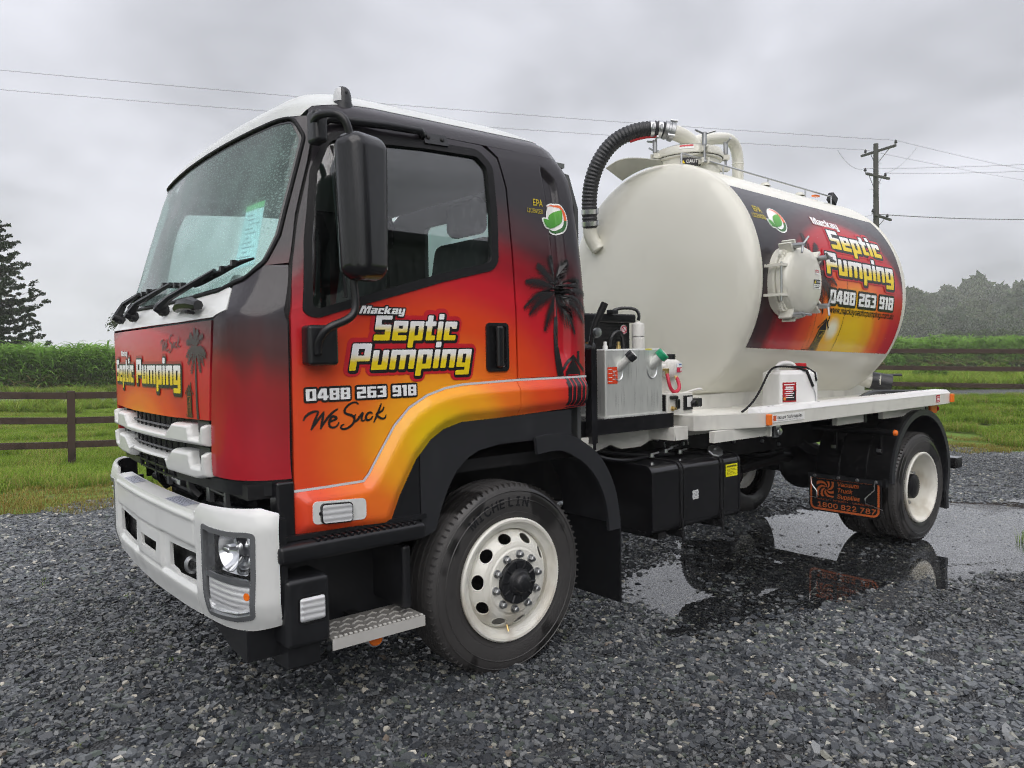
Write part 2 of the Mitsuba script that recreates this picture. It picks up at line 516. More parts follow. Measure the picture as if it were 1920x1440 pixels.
mat('mat_seat_cloth', stain((0.030, 0.030, 0.033), (0.05, 0.05, 0.052), 1.0, 30), 0.9)
mat('mat_interior', (0.05, 0.053, 0.053), 0.7)
mat('mat_headliner', (0.13, 0.14, 0.135), 0.9)
mat('mat_roof_white', stain((0.46, 0.475, 0.46), (0.40, 0.41, 0.395), 0.8, 5), 0.25, cc=0.4)
mat('mat_dash', (0.030, 0.031, 0.033), 0.6)
mat('mat_lamp_silver', (0.75, 0.76, 0.77), 0.12, metal=1.0)
mat('mat_lamp_grey', (0.10, 0.105, 0.11), 0.25, cc=0.5)
scene['mat_lens'] = {'type': 'thindielectric', 'int_ior': 1.5}


def ribs(p, n, uv):
    return 0.5 + 0.5 * dr.sin(p.z * 260)


scene['mat_frosted_lens'] = {'type': 'twosided', 'bsdf': {'type': 'bumpmap', 'arbitrary': proc(ribs, 5e-4), 'scale': 0.0022, 'bsdf': {
    'type': 'principled', 'base_color': rgb((0.62, 0.63, 0.64)), 'roughness': 0.12, 'metallic': 0.25, 'clearcoat': 1.0}}}
scene['mat_side_glass'] = {'type': 'thindielectric', 'int_ior': 1.62, 'specular_transmittance': rgb((0.74, 0.83, 0.80))}


def beads(p, n, uv):
    d1, _, r1 = voronoi(p.y * 95 + p.x * 40, p.z * 95 - p.x * 30)
    d2, _, r2 = voronoi(p.y * 210 + 5, p.z * 210 + p.x * 90)
    film = 0.30 * smoothstep(0.25, 0.75, fbm(p.y * 5, p.z * 5, p.x * 3, 4)) + 0.12
    return dr.clip(film + 0.42 * smoothstep(0.34, 0.16, d1) * smoothstep(0.25, 0.4, r1) + 0.34 * smoothstep(0.4, 0.15, d2) * smoothstep(0.3, 0.5, r2), 0, 1)


scene['mat_wet_film'] = {'type': 'principledthin', 'base_color': rgb((0.62, 0.74, 0.71)), 'roughness': 0.35, 'diff_trans': 1.3, 'spec_trans': 0.25, 'eta': 1.33}
scene['mat_windscreen'] = {'type': 'blendbsdf', 'weight': proc(beads), 'a': {'type': 'thindielectric', 'int_ior': 1.52, 'specular_transmittance': rgb((0.72, 0.84, 0.80))},
                           'b': {'type': 'principledthin', 'base_color': rgb((0.60, 0.80, 0.76)), 'roughness': 0.35, 'diff_trans': 1.0, 'spec_trans': 0.2, 'eta': 1.33}}
scene.pop('mat_wet_film')
# ---------------------------------------------------------------- the lie of the land (world frame)
C2 = CAM[:2]


def dq(D, Q):
    return C2[0] + D * FW[0] + Q * RT[0], C2[1] + D * FW[1] + Q * RT[1]


_left = PchipInterpolator([0, 8.8, 13.5, 18, 45, 60, 300, 3000], [0, 0, -.23, -.27, -.25, -.2, .5, .5])
_right = PchipInterpolator([0, 12.9, 19.3, 28, 50, 68, 75, 100, 150, 250, 300, 420, 520, 700, 3000], [0, 0, .65, .67, .70, .76, 1.2, 1.5, 3.2, 8.0, 12.0, 29.0, 31.0, 28.0, 20.0])
PUD = Polygon([(1.0, .55), (.72, .0), (.66, -.50), (1.22, -.82), (1.95, -.90), (2.3, -1.12), (2.9, -1.02), (3.7, -1.16), (5.0, -1.30), (6.6, -1.15), (8.0, -.55), (8.1, .15), (7.2, .75), (6.2, 1.1), (5.55, 1.5), (5.0, 1.72), (4.0, 1.62), (2.9, 1.75), (2.2, 1.35), (1.5, 1.0)]).buffer(.18).buffer(-.18)
WATER_Z = -0.014


def ground_z(x, y):
    x, y = np.asarray(x, float), np.asarray(y, float)
    d = np.stack([x - C2[0], y - C2[1]], -1)
    D, Q = d @ FW[:2], d @ RT[:2]
    r = np.hypot(D, Q)
    th = np.degrees(np.arctan2(Q, D))
    t = sst(-24, 26, th)
    rr = np.where(np.abs(th) < 40, D, r)
    R = _right(np.clip(rr, 0, 3000))
    hill = np.where(R > 1.6, 1.6 + (R - 1.6) * sst(6, 22, th), R)
    z = _left(np.clip(rr, 0, 3000)) * (1 - t) + hill * t
    z = z * (1 - sst(70, 110, np.abs(th)))
    pts = shapely.points(np.stack([x, y], -1))
    near = (r < 16)
    ins = np.zeros_like(z); out = np.full_like(z, 9.0)
    if near.any():
        sd = np.where(shapely.contains(PUD, pts[near]), 1, -1) * shapely.distance(PUD.exterior, pts[near])
        q = np.stack([x[near] * 1.6, y[near] * 1.6, 0 * x[near]], -1)
        sd = sd + (meshkit.fbm(q, 3, 5) - .5) * .55
        zz = WATER_Z - np.clip(sd, 0, .6) * (.036 + .10 * sst(3.8, 5.0, x[near])) - .006 * sst(.1, .4, sd) * (meshkit.fbm(q * 1.3 + 7.7, 2, 9) - .40) * 4 * sst(5.0, 3.8, x[near]) + np.clip(-sd, 0, .5) * .035
        # a bar of stones that stands out of the water, and the firm ground under the wheels
        barr = np.exp(-(((x[near] - 2.75) / .75) ** 2 + ((y[near] + .62) / .13) ** 2))
        zz = np.maximum(zz, WATER_Z - .03 + .052 * barr)
        z[near] = z[near] + zz * sst(16, 9, r[near])
    return z


YARD = Polygon([(-16, 8.9), (-8, 7.35), (-3.5, 6.75), (-1.35, 6.30), (-.39, 6.22), (2, 6.0), (5, 5.5), (9, 4.45), (11.4, 3.45), (12.55, 2.6), (12.9, 1.55), (13.4, -.5), (15, -6), (17, -14.5), (-18, -14.5)])


def edge_noise(x, y):
    return (meshkit.fbm(np.stack([np.asarray(x) * .9, np.asarray(y) * .9, 0 * np.asarray(x)], -1), 3, 21) - .5) * 1.1


def in_yard(x, y, grow=0.0):
    p = shapely.points(np.stack([x, y], -1))
    sd = np.where(shapely.contains(YARD, p), 1, -1) * shapely.distance(YARD.exterior, p)
    return sd + edge_noise(x, y) + grow > 0


# ground: one sheet out to the horizon, denser near the camera
def disc_sheet(radii, n, c=None):
    c = C2 if c is None else c
    a = np.linspace(0, 2 * np.pi, n, endpoint=False)
    X = c[0] + np.outer(radii, np.cos(a)); Y = c[1] + np.outer(radii, np.sin(a))
    Z = ground_z(X.ravel(), Y.ravel())
    V = np.stack([X.ravel(), Y.ravel(), Z], 1)
    F = []
    m = len(radii)
    I, J = np.meshgrid(np.arange(m - 1), np.arange(n), indexing='ij')
    a0, a1 = I * n + J, I * n + (J + 1) % n
    return V, np.stack([a0, a0 + n, a1 + n, a1], -1).reshape(-1, 4)


def soil(p, n, uv):
    a = fbm(p.x * .5, p.y * .5, 0.0, 4)
    b = fbm(p.x * 7, p.y * 7, 0.3, 3)
    g = mix((0.07, 0.12, 0.025), (0.13, 0.20, 0.04), a)
    return mix(g, (0.075, 0.080, 0.030), smoothstep(0.50, 0.75, b))


mat('mat_soil', proc(soil), 0.9, spec=0.2)


def yard_col(p, n, uv):
    d1, d2, r = voronoi(p.x * 48, p.y * 62)
    a = fbm(p.x * 1.1, p.y * 1.1, 0.4, 4)
    c = mix((0.018, 0.020, 0.022), (0.075, 0.080, 0.085), r * r)
    c = mix(c, (0.20, 0.19, 0.15), smoothstep(0.965, 0.975, r))
    return c * (0.55 + 0.5 * smoothstep(0.0, 0.25, d2 - d1)) * (0.8 + 0.4 * a)


def yard_h(p, n, uv):
    d1, d2, r = voronoi(p.x * 48, p.y * 62)
    return smoothstep(0.0, 0.3, d2 - d1) * (0.4 + 0.6 * r)


mat('mat_yard', proc(yard_col), 0.30, spec=0.5, bump=(proc(yard_h, 2e-3), 0.010))


def road_col(p, n, uv):
    a = fbm(p.x * 1.3, p.y * 1.3, 0.1, 4)
    return mix((0.055, 0.056, 0.060), (0.12, 0.12, 0.125), a)


mat('mat_road', proc(road_col), 0.28, spec=0.5)
mat('mat_chip', VCOL, 0.27, spec=0.5)
V, F = disc_sheet(np.r_[0.05, np.linspace(.4, 13, 90), np.geomspace(13.6, 730, 70)], 420)
V[:, 2] -= .06 * shapely.contains(YARD.buffer(-.6), shapely.points(V[:, :2]))
add('ground', (V, F), 'mat_soil', True, body=False, kind='structure')


def drape(poly, lift, edge):
    P, D = tri2d(poly, edge)
    return np.column_stack([P, ground_z(P[:, 0], P[:, 1]) + lift]), D


add('gravel_yard', drape(YARD, .005, .16), 'mat_yard', True, body=False, kind='structure')
WP, WD = tri2d(PUD.buffer(.9), .25)
ripn = np.array([[.86, .22], [1.75, -.45], [3.2, -.75], [5.9, -.4], [6.6, .1], [4.9, -.9]])


def ripple(p, n, uv):
    h = 0.35 * fbm(p.x * 5, p.y * 5, 0.2, 2)
    for (cx, cy), k in zip(ripn, (1.0, .30, .25, .22, .2, .2)):
        r = dr.sqrt(dr.square(p.x - float(cx)) + dr.square(p.y - float(cy)))
        h += k * dr.sin(r * 95) * dr.exp(-r * 4.5)
    return h


scene['mat_water'] = {'type': 'bumpmap', 'arbitrary': proc(ripple, 2e-3), 'scale': 0.0008, 'bsdf': {'type': 'dielectric', 'int_ior': 1.5}}
add('puddle', (np.column_stack([WP, np.full(len(WP), WATER_Z)]), WD), 'mat_water', True, body=False, kind='structure')
# ---------------------------------------------------------------- lettering and pictures printed on the truck (flat outlines, later laid on its skins)
def bx(*b): return sbox(*b)


def glyph(c):
    S = 0.26
    u = unary_union
    if c == 'S': g, w = bx(0, 0, .74, 1) - bx(.27, .60, 1, .79) - bx(-1, .22, .47, .41), .74
    elif c == 'e': g, w = bx(0, 0, .68, .75) - bx(.26, .45, .44, .57) - bx(.26, .20, 1, .31), .68
    elif c == 'p': g, w = u([bx(0, -.28, .26, .75), bx(0, 0, .68, .75)]) - bx(.26, .19, .43, .56), .68
    elif c == 't': g, w = u([bx(.06, 0, .32, .98), bx(-.04, .56, .50, .75), bx(.06, 0, .52, .19)]), .50
    elif c == 'i': g, w = u([bx(0, 0, .26, .75), bx(0, .83, .26, 1.05)]), .26
    elif c == 'c': g, w = bx(0, 0, .62, .75) - bx(.26, .21, 1, .54) , .60; g = u([g, bx(.36, .46, .62, .75)])
    elif c == 'P': g, w = u([bx(0, 0, .27, 1), bx(0, .34, .80, 1)]) - bx(.28, .55, .53, .80), .80
    elif c == 'u': g, w = bx(0, 0, .68, .75) - bx(.26, .19, .42, 1), .68
    elif c == 'm': g, w = bx(0, 0, 1.10, .75) - bx(.26, -1, .42, .56) - bx(.68, -1, .84, .56), 1.10
    elif c == 'n': g, w = bx(0, 0, .68, .75) - bx(.26, -1, .42, .56), .68
    elif c == 'g': g, w = bx(0, -.29, .68, .75) - bx(.26, .20, .42, .56) - bx(-1, -.10, .42, .02), .68
    elif c == 'M': g, w = bx(0, 0, 1.08, 1) - bx(.27, -1, .40, .62) - bx(.68, -1, .81, .62) - Polygon([(.40, 1.1), (.68, 1.1), (.54, .62)]), 1.08
    elif c == 'a': g, w = bx(0, 0, .68, .75) - bx(-1, .46, .42, .57) - bx(.26, .17, .42, .29), .68
    elif c == 'k': g, w = u([bx(0, 0, .26, 1), Polygon([(.2, .30), (.42, .75), (.74, .75), (.5, .38), (.3, .2)]), Polygon([(.2, .52), (.5, .42), (.78, 0), (.46, 0), (.2, .3)])]), .74
    elif c == 'y': g, w = u([bx(0, 0, .68, .75) - bx(.26, .19, .42, 1), bx(.42, -.28, .68, .3), bx(.08, -.28, .68, -.09)]), .68
    elif c == '0': g, w = bx(0, 0, .74, 1) - bx(.27, .2, .47, .8), .74
    elif c == '4': g, w = u([bx(.42, 0, .70, 1), bx(0, .18, .82, .40), Polygon([(0, .2), (0, .48), (.26, 1), (.55, 1), (.27, .42), (.3, .2)])]), .80
    elif c == '8': g, w = bx(0, 0, .74, 1) - bx(.27, .2, .47, .41) - bx(.27, .6, .47, .8) - Polygon([(-.1, .56), (.06, .505), (-.1, .45)]) - Polygon([(.84, .56), (.68, .505), (.84, .45)]), .74
    elif c == '2': g, w = bx(0, 0, .74, 1) - bx(-1, .60, .47, .79) - bx(.27, .2, 1, .40), .74
    elif c == '6': g, w = bx(0, 0, .74, 1) - bx(.27, .62, 1, .79) - bx(.27, .2, .47, .42), .74
    elif c == '3': g, w = bx(0, 0, .74, 1) - bx(-1, .60, .46, .79) - bx(-1, .21, .46, .40) - bx(-1, .4, .22, .6), .74
    elif c == '9': g, w = bx(0, 0, .74, 1) - bx(.27, .58, .47, .8) - bx(-1, .21, .47, .38), .74
    elif c == '1': g, w = u([bx(.10, 0, .40, 1), bx(-.02, .76, .3, 1)]), .40
    else: return None, .34
    return rnd(g, .045), w


def word(t, h, gap=.10, shear=0.0, wide=1.0):
    """heavy square lettering, capitals h tall, baseline at the origin."""
    out, x = [], 0.0
    for c in t:
        g, w = glyph(c)
        if g is not None:
            out += [affinity.translate(p, x, 0) for p in polys(g)]
        x += w + gap
    g = affinity.scale(unary_union(out), h * wide, h, origin=(0, 0))
    return affinity.affine_transform(g, [1, shear, 0, 1, 0, 0])


def fit_w(g, w):
    x0, _, x1, _ = g.bounds
    return affinity.scale(g, w / (x1 - x0), 1, origin=(0, 0))


WHT, BLK = (0.80, 0.80, 0.80), (0.012, 0.011, 0.012)


def layer(parent, name, poly, surf, off, col, edge=0.03, label=None):
    """a printed film on a skin; col: a colour, or a function of the flat coordinates."""
    V, F, P = sheet(poly, surf, off, 0.0, edge, uv=True)
    c = np.array([col(p) for p in P]) if callable(col) else np.tile(np.asarray(col, float), (len(P), 1))
    return add(f'{parent}__{name}', (V, F), 'mat_decal', smooth=True, color=c, label=label)


def fade(z0, z1, a=WHT, b=(0.74, 0.56, 0.01)):
    def f(p):
        t = np.clip((p[1] - z0) / (z1 - z0), 0, 1); t = t * t * (3 - 2 * t)
        return np.array(b) * (1 - t) + np.array(a) * t
    return f


def title(parent, t, surf, at, h, width=None, shear=0.2, off=0.003, edge=0.02, mirror=False, outline=(0.010, 0.026), glow=RED, wide=1.0, label=None, plain=False):
    """one line of the heavy lettering: coloured glow, black outline, white to yellow letters."""
    g = word(t, h, shear=shear, wide=wide)
    if width: g = fit_w(g, width)
    if mirror: g = affinity.scale(g, -1, 1, origin=(0, 0))
    g = affinity.translate(g, at[0], at[1])
    out = [layer(parent, 'lettering', g.buffer(outline[1], join_style=1), surf, off, glow, edge)] if outline[1] else []
    if outline[0]:
        out.append(layer(parent, 'lettering', affinity.translate(g.buffer(outline[0], join_style=2), (0.004 if not mirror else -0.004) * (h > .08), -0.004 * (h > .08)), surf, off + .0012, BLK, edge))
    out.append(layer(parent, 'lettering', g, surf, off + .0024, WHT if plain else fade(at[1] + .30 * h, at[1] + .62 * h), edge, label=label))
    return out


def brush(strokes, w):
    out = []
    for s in strokes:
        c = spl(s, 26)
        t = np.linspace(0, 1, len(c))
        for i in range(len(c) - 1):
            r = w * (0.55 + 0.75 * np.sin(np.pi * (0.12 + 0.8 * t[i])))
            out.append(LineString([c[i], c[i + 1]]).buffer(r / 2))
    return unary_union(out).simplify(w * .04)


WE_SUCK = [[(0, 62), (24, 90), (60, 102), (74, 98)], [(74, 98), (58, 62), (36, 14)], [(36, 14), (66, 52), (102, 96)], [(102, 96), (94, 58), (84, 16)], [(84, 16), (118, 62), (150, 92), (174, 106)],
           [(126, 34), (152, 52), (168, 62), (150, 72), (132, 52), (130, 26), (150, 16), (180, 38)],
           [(288, 126), (270, 136), (236, 124), (212, 96), (222, 80), (256, 68), (266, 44), (240, 14), (204, 4), (190, 12), (206, 28)],
           [(272, 72), (266, 44), (276, 40), (312, 78), (306, 48), (322, 42)], [(366, 72), (350, 78), (330, 58), (336, 42), (368, 56)],
           [(420, 118), (396, 66), (376, 28)], [(434, 100), (404, 74), (392, 66), (420, 44), (446, 58)]]


def we_suck(width, mirror=False):
    g = brush([[(x, y) for x, y in s] for s in WE_SUCK], 9.5)
    k = width / 446
    g = affinity.scale(g, k * (-1 if mirror else 1), k, origin=(0, 0))
    return g


def palm(r, seed=1, trunk=None, tw=0.05):
    """a palm's outline: crown radius r about the origin; trunk: curve below it."""
    rs = np.random.RandomState(seed)
    out = []
    for ang in (12, 40, 68, 98, 124, 152, 178, 204, 238, 300, 332, 352):
        a = math.radians(ang + rs.uniform(-6, 6))
        L = r * rs.uniform(0.86, 1.05)
        n = 24
        t = np.linspace(0, 1, n)
        x = L * t * math.cos(a)
        y = L * (t * math.sin(a) * (0.98 if math.sin(a) > 0 else 0.85) - 0.40 * t ** 2.3 * (1 - .5 * abs(math.sin(a))))
        sp = np.stack([x, y], 1)
        out.append(LineString(sp).buffer(r * .020))
        d = np.gradient(sp, axis=0); d /= np.linalg.norm(d, axis=1, keepdims=True)
        for i in range(2, n):
            ln = r * 0.26 * (math.sin(math.pi * min(1, .16 + .80 * t[i])) + .12) * rs.uniform(.8, 1.15)
            for sgn in (-1, 1):
                nn = np.array([-d[i][1], d[i][0]]) * sgn
                tip = sp[i] + (d[i] * .95 + nn * .55 + np.array([0, -.28])) * ln
                b = d[i] * r * .017
                out.append(Polygon([sp[i] - b, sp[i] + b, tip]).buffer(0.0004))
    if trunk:
        c = spl(trunk, 16)
        for i in range(15):
            w = tw * (0.55 + 0.45 * i / 14)
            out.append(LineString([c[i], c[i + 1]]).buffer(w / 2))
    g = unary_union([o for o in out if o.is_valid])
    return g.simplify(r * .004)


def outhouse(h, lean=0.0):
    """(black shape, light lines) of a little hut with a moon in its door, h tall, its base centre at the origin."""
    w = .36 * h
    body = Polygon([(-w / 2, 0), (w / 2, 0), (w / 2 * 1.05, .70 * h), (-w / 2 * 1.05, .70 * h)])
    roof = Polygon([(-w * .85, .66 * h), (0, .93 * h), (w * .85, .66 * h), (w * .85, .73 * h), (0, 1.0 * h), (-w * .85, .73 * h)])
    gable = Polygon([(-w * .5, .7 * h), (0, .93 * h), (w * .5, .7 * h)])
    pipe = bx(w * .30, .84 * h, w * .46, 1.06 * h)
    black = unary_union([body, roof, gable, pipe])
    moon = Point(w * .02, .52 * h).buffer(.075 * h) - Point(w * .10 - .05 * h, .535 * h).buffer(.066 * h)
    door = LineString([(-w * .34, 0.02 * h), (-w * .36, .63 * h), (w * .36, .63 * h), (w * .34, 0.02 * h)]).buffer(.009 * h)
    pl = unary_union([LineString([(k * w, .06 * h), (k * w, (.40 + .1 * (i % 2)) * h)]).buffer(.005 * h) for i, k in enumerate((-.17, .0, .17))])
    line = unary_union([moon, door, pl, Point(-w * .25, .30 * h).buffer(.016 * h)])
    gr = unary_union([Polygon([(x, 0), (x + .025 * h, 0), (x + dx, hh)]) for x, dx, hh in [(w * .55, .08 * h, .16 * h), (w * .62, -.02 * h, .2 * h), (w * .5, .16 * h, .11 * h), (-w * .62, -.06 * h, .15 * h), (-w * .7, .03 * h, .19 * h), (-w * .66, -.12 * h, .09 * h)]])
    sk = lambda g: affinity.affine_transform(g, [1, lean, 0, 1, 0, 0])
    return sk(unary_union([black, gr])), sk(line)


def emblem(parent, surf, c, r, off, mirror=1):
    """round sign with two green leaves; c centre, r radius."""
    up = lambda k: (lambda P: off(P) + k) if callable(off) else off + k
    cx, cy = c
    P = lambda x, y, rr: Point(cx + mirror * x * r, cy + y * r).buffer(rr * r, 24)
    def leaf(x0, y0, x1, y1, w):
        a, b = np.array([x0, y0]), np.array([x1, y1]); d = b - a; n = np.array([-d[1], d[0]])
        t = np.linspace(0, 1, 14)
        up = a + d * t[:, None] + n * (w * np.sin(np.pi * t ** .8))[:, None]
        dn = a + d * t[:, None] - n * (w * np.sin(np.pi * t ** 1.1))[:, None]
        q = np.vstack([up, dn[::-1]])
        return Polygon([(cx + mirror * x * r, cy + y * r) for x, y in q]).buffer(0)
    l1, l2 = leaf(-.62, -.66, .50, .56, .27), leaf(-.66, -.62, -1.30, -.16, .28)
    disc = unary_union([P(0, 0, 1.0), l1.buffer(.08 * r), l2.buffer(.09 * r)])
    layer(parent, 'emblem', disc, surf, off, (0.82, 0.82, 0.80), .010, label='round sign with green leaves')
    arc = P(0, 0, .90) - P(-.14, .04, .78)
    half = bx(cx - 2 * r, cy - .1 * r, cx + 2 * r, cy + 2 * r)
    layer(parent, 'emblem', arc & half, surf, up(.0020), (0.75, 0.13, 0.03), .008)
    layer(parent, 'emblem', arc - half, surf, up(.0020), (0.03, 0.13, 0.03), .008)
    g = lambda p: np.array((0.03, 0.20, 0.02)) + np.array((0.10, 0.25, 0.03)) * np.clip((p[1] - cy) / r * .5 + .5, 0, 1)
    layer(parent, 'emblem', l1, surf, up(.0040), g, .008)
    layer(parent, 'emblem', l2, surf, up(.0040), g, .008)


def small_text(parent, t, surf, at, h, off, col, mirror=False, label=None, width=None, **kw):
    P, F = text2(t, h, **kw)
    if width: P[:, 0] *= width / (P[:, 0].max() - P[:, 0].min())
    if mirror: P = P * [-1, 1]; F = F[:, ::-1]
    if surf.sign < 0: F = F[:, ::-1]
    return add(f'{parent}__lettering', (surf(P + np.asarray(at), off), F), 'mat_decal', smooth=True, color=np.tile(np.asarray(col, float), (len(P), 1)), label=label)
# ---------------------------------------------------------------- the truck: cab
TR = 'septic_truck'
tag(TR, 'white and sunset-wrapped septic tanker truck standing on wet gravel beside a puddle', 'truck')
mirror_t = lambda g: affinity.scale(g, -1, 1, origin=(-SMID, 0))      # the same outline on the far half

DOOR = side([(-1.106, 1.045), (-1.103, 1.5), (-1.101, 1.75), (-1.087, 1.90), (-1.073, 2.0), (-1.03, 2.21), (-0.992, 2.34), (-0.96, 2.445), (-0.928, 2.565), (-0.90, 2.625), (-0.85, 2.655), (-0.3, 2.662), (-0.03, 2.66), (0.05, 2.60), (0.083, 2.45), (0.093, 2.12), (0.098, 1.47),
             (-0.246, 1.459), (-0.352, 1.445), (-0.455, 1.416), (-0.555, 1.363), (-0.634, 1.287), (-0.711, 1.172), (-0.768, 1.083), (-0.796, 1.054)])
GLASS = rnd(side([(-1.005, 1.800), (-0.70, 1.888), (-0.36, 1.985), (-0.041, 2.061), (-0.030, 2.30), (-0.034, 2.535), (-0.085, 2.585), (-0.4, 2.578), (-0.868, 2.545), (-0.935, 2.40), (-0.985, 2.1)]), .045)
FRAME = rnd(GLASS.buffer(0.040, join_style=1), .04)
door = add(f'{TR}__door', sheet(DOOR.buffer(-.004) - FRAME.buffer(-.012), CABS, 0.0, .04, .05), 'mat_side_print')
add(f'{door}__window_frame', sheet(FRAME - GLASS, CABS, .006, .03, .04), 'mat_rubber_seal')
add(f'{door}__window_pane', sheet(GLASS.buffer(.01), CABS, -.012, 0, .06), 'mat_side_glass', smooth=True)
# quarter-light bar inside the front of the window
qb = np.array([CABS(np.array([[s_x(x, z), z]]), -.02)[0] for x, z in ((-0.86, 2.53), (-0.855, 2.2), (-0.845, 1.86))])
add(f'{door}__window_bar', tube(qb, .012, 6), 'mat_rubber_seal')
far_door = add(f'{TR}__door', sheet(mirror_t(DOOR.buffer(-.004) - FRAME.buffer(-.012)), CABS, 0.0, .04, .07), 'mat_side_print')
add(f'{far_door}__window_frame', sheet(mirror_t(FRAME - GLASS), CABS, .006, .03, .06), 'mat_rubber_seal')
add(f'{far_door}__window_pane', sheet(mirror_t(GLASS.buffer(.01)), CABS, -.012, 0, .06), 'mat_side_glass', smooth=True)

# dark returns behind the gaps round the door
for zz0, zz1 in ((0.86, 2.64),):
    jm = side([(-1.16, zz0), (-1.05, zz0), (-1.05, 1.8), (-1.02, 2.05), (-0.92, 2.50), (-0.84, 2.64), (-0.98, 2.64), (-1.06, 2.40), (-1.15, 2.0)])
    jm2 = side([(0.05, 1.40), (0.16, 1.40), (0.16, 2.1), (0.15, 2.50), (0.08, 2.655), (-0.86, 2.655), (-0.86, 2.635), (0.0, 2.63), (0.04, 2.5), (0.05, 2.1)])
    for g_ in (jm, jm2, mirror_t(jm), mirror_t(jm2)):
        add(f'{TR}__door_jamb', sheet(g_, CABS, -.034, .006, .06), 'mat_chassis')

# door handle in its dished plate
hx0, hx1 = s_x(-0.102), s_x(0.038)
plate = rnd(sbox(hx0, 1.515, hx1, 1.757), .022)
hd = add(f'{door}__handle', sheet(plate - plate.buffer(-.016), CABS, .010, .02, .03), 'mat_black_plastic', label='black upright pull handle in a recessed plate')
add(f'{door}__handle_plate', sheet(plate.buffer(-.012), CABS, .002, 0, .03), 'mat_black_gloss')
add(f'{door}__handle_grip', box(-0.048, -0.006, .018, .042, 1.535, 1.742, .012), 'mat_black_plastic')
add(f'{door}__lock', lathe([(0, -.004), (.012, -.003), (.013, .006)], (-0.0, .046, 1.548), (0, -1, 0), 16), 'mat_steel')

# door lettering
title(door, 'Septic', CABS, (s_x(-0.728), 1.672), .118, .455, .20)
title(door, 'Pumping', CABS, (s_x(-0.850), 1.541), .118, .66, .20)
title(door, 'Mackay', CABS, (s_x(-0.797), 1.790), .034, .235, .22, off=.0072, outline=(.004, .0065), glow=BLK, plain=True, edge=.012)
title(door, '0488 263 918', CABS, (s_x(-1.046), 1.419), .050, .535, 0.0, outline=(.007, .009), glow=BLK, plain=True, edge=.014)
layer(door, 'lettering', affinity.translate(we_suck(.385), s_x(-1.057), 1.286), CABS, .003, BLK, .008, label='black brush script')

# fender flare below the door, raised
PIN = [(-1.107, 1.045), (-0.796, 1.054), (-0.768, 1.083), (-0.711, 1.172), (-0.634, 1.287), (-0.555, 1.363), (-0.455, 1.416), (-0.352, 1.445), (-0.246, 1.459), (0.084, 1.468), (0.603, 1.471)]
ARCH = [(0.592, 1.308), (0.269, 1.294), (-0.035, 1.281), (-0.258, 1.277), (-0.364, 1.250), (-0.437, 1.206), (-0.519, 1.121), (-0.610, 0.967), (-0.671, 0.83)]
FLARE = side(PIN + [(0.612, 1.39)] + ARCH + [(-1.108, 0.853)])
seam = s_x(.088)
pin_line = LineString([(s_x(x, z), z) for x, z in PIN])


def flare_off(P):
    d = shapely.distance(shapely.points(P), FLARE.boundary)
    return 0.004 + 0.034 * sst(0.0, 0.05, d)


for part in (FLARE & sbox(-9, 0, seam - .001, 3), FLARE & sbox(seam + .001, 0, 9, 3)):
    fl = add(f'{TR}__fender_flare', sheet(part.buffer(-.001), CABS, flare_off, .05, .022), 'mat_side_print', smooth=50)
    if part.bounds[0] < seam - .1: flare = fl
    else: flare2 = fl
add(f'{flare}__trim_line', sheet(pin_line.buffer(.0055, cap_style=2), CABS, .0085, 0, .03), 'mat_silver_tape', label='thin silver trim line')
LPL = rnd(side([(-1.041, .998), (-0.803, .985), (-0.803, .893), (-1.041, .902)]), .02)
lp = sheet(LPL, CABS, .043, .012, .03)
add(f'{flare}__lamp_plate', lp, 'mat_cab_white')
LMP = rnd(side([(-1.005, .982), (-0.878, .974), (-0.878, .900), (-1.005, .906)]), .012)
add(f'{flare}__marker_lamp', sheet(LMP, CABS, .062, .02, .02), 'mat_frosted_lens', label='clear ribbed side marker lamp')
add(f'{flare}__marker_lamp_rim', sheet(LMP.buffer(.006) - LMP.buffer(-.002), CABS, .057, .014, .02), 'mat_black_gloss')
add(f'{flare}__screw', lathe([(0, .006), (.008, .005), (.009, 0)], CABS(np.array([[s_x(-1.022), .945]]), .042)[0], (0, -1, 0), 12), 'mat_black_plastic')

# black wheel-arch trim under the flare
IN = [(-0.495, 0.75), (-0.420, 0.775), (-0.388, 0.87), (-0.345, 0.965), (-0.292, 1.046), (-0.225, 1.10), (-0.159, 1.129), (-0.021, 1.151), (0.323, 1.150), (0.469, 1.151), (0.471, 1.293)]
ATR = side(IN + [(0.269, 1.293)] + ARCH[2:] + [(-0.64, 0.80)])
at_ = add(f'{TR}__wheel_arch_trim', sheet(ATR & sbox(s_x(-.498), 0, 9, 3), CABS, .004, .05, .04), 'mat_grey_plastic')
add(f'{TR}__wheel_arch_trim', sheet((ATR & sbox(-9, 0, s_x(-.503), 3)), CABS, .001, .05, .04), 'mat_black_plastic')

# rear quarter of the cab
QTR = side([(0.103, 1.474), (0.098, 2.12), (0.088, 2.45), (0.055, 2.605), (0.0, 2.660), (0.25, 2.662), (0.52, 2.660), (0.60, 2.1), (0.60, 1.476)])
tr_ = -0.02
QTR = Polygon([(t, z) for t, z in QTR.exterior.coords] ).union(sbox(s_x(0.30), 1.476, tr_, 2.66))
groove = rnd(side([(0.332, 2.615), (0.432, 2.535), (0.444, 2.48), (0.478, 1.74), (0.480, 1.50), (0.372, 1.50), (0.374, 1.757), (0.352, 2.389)]), .012)


def qtr_off(P):
    d = np.where(shapely.contains_xy(groove, P[:, 0], P[:, 1]), shapely.distance(shapely.points(P), groove.boundary), 0)
    return -0.028 * sst(0, .028, d) * sst(1.50, 1.62, P[:, 1]) * sst(2.64, 2.55, P[:, 1])


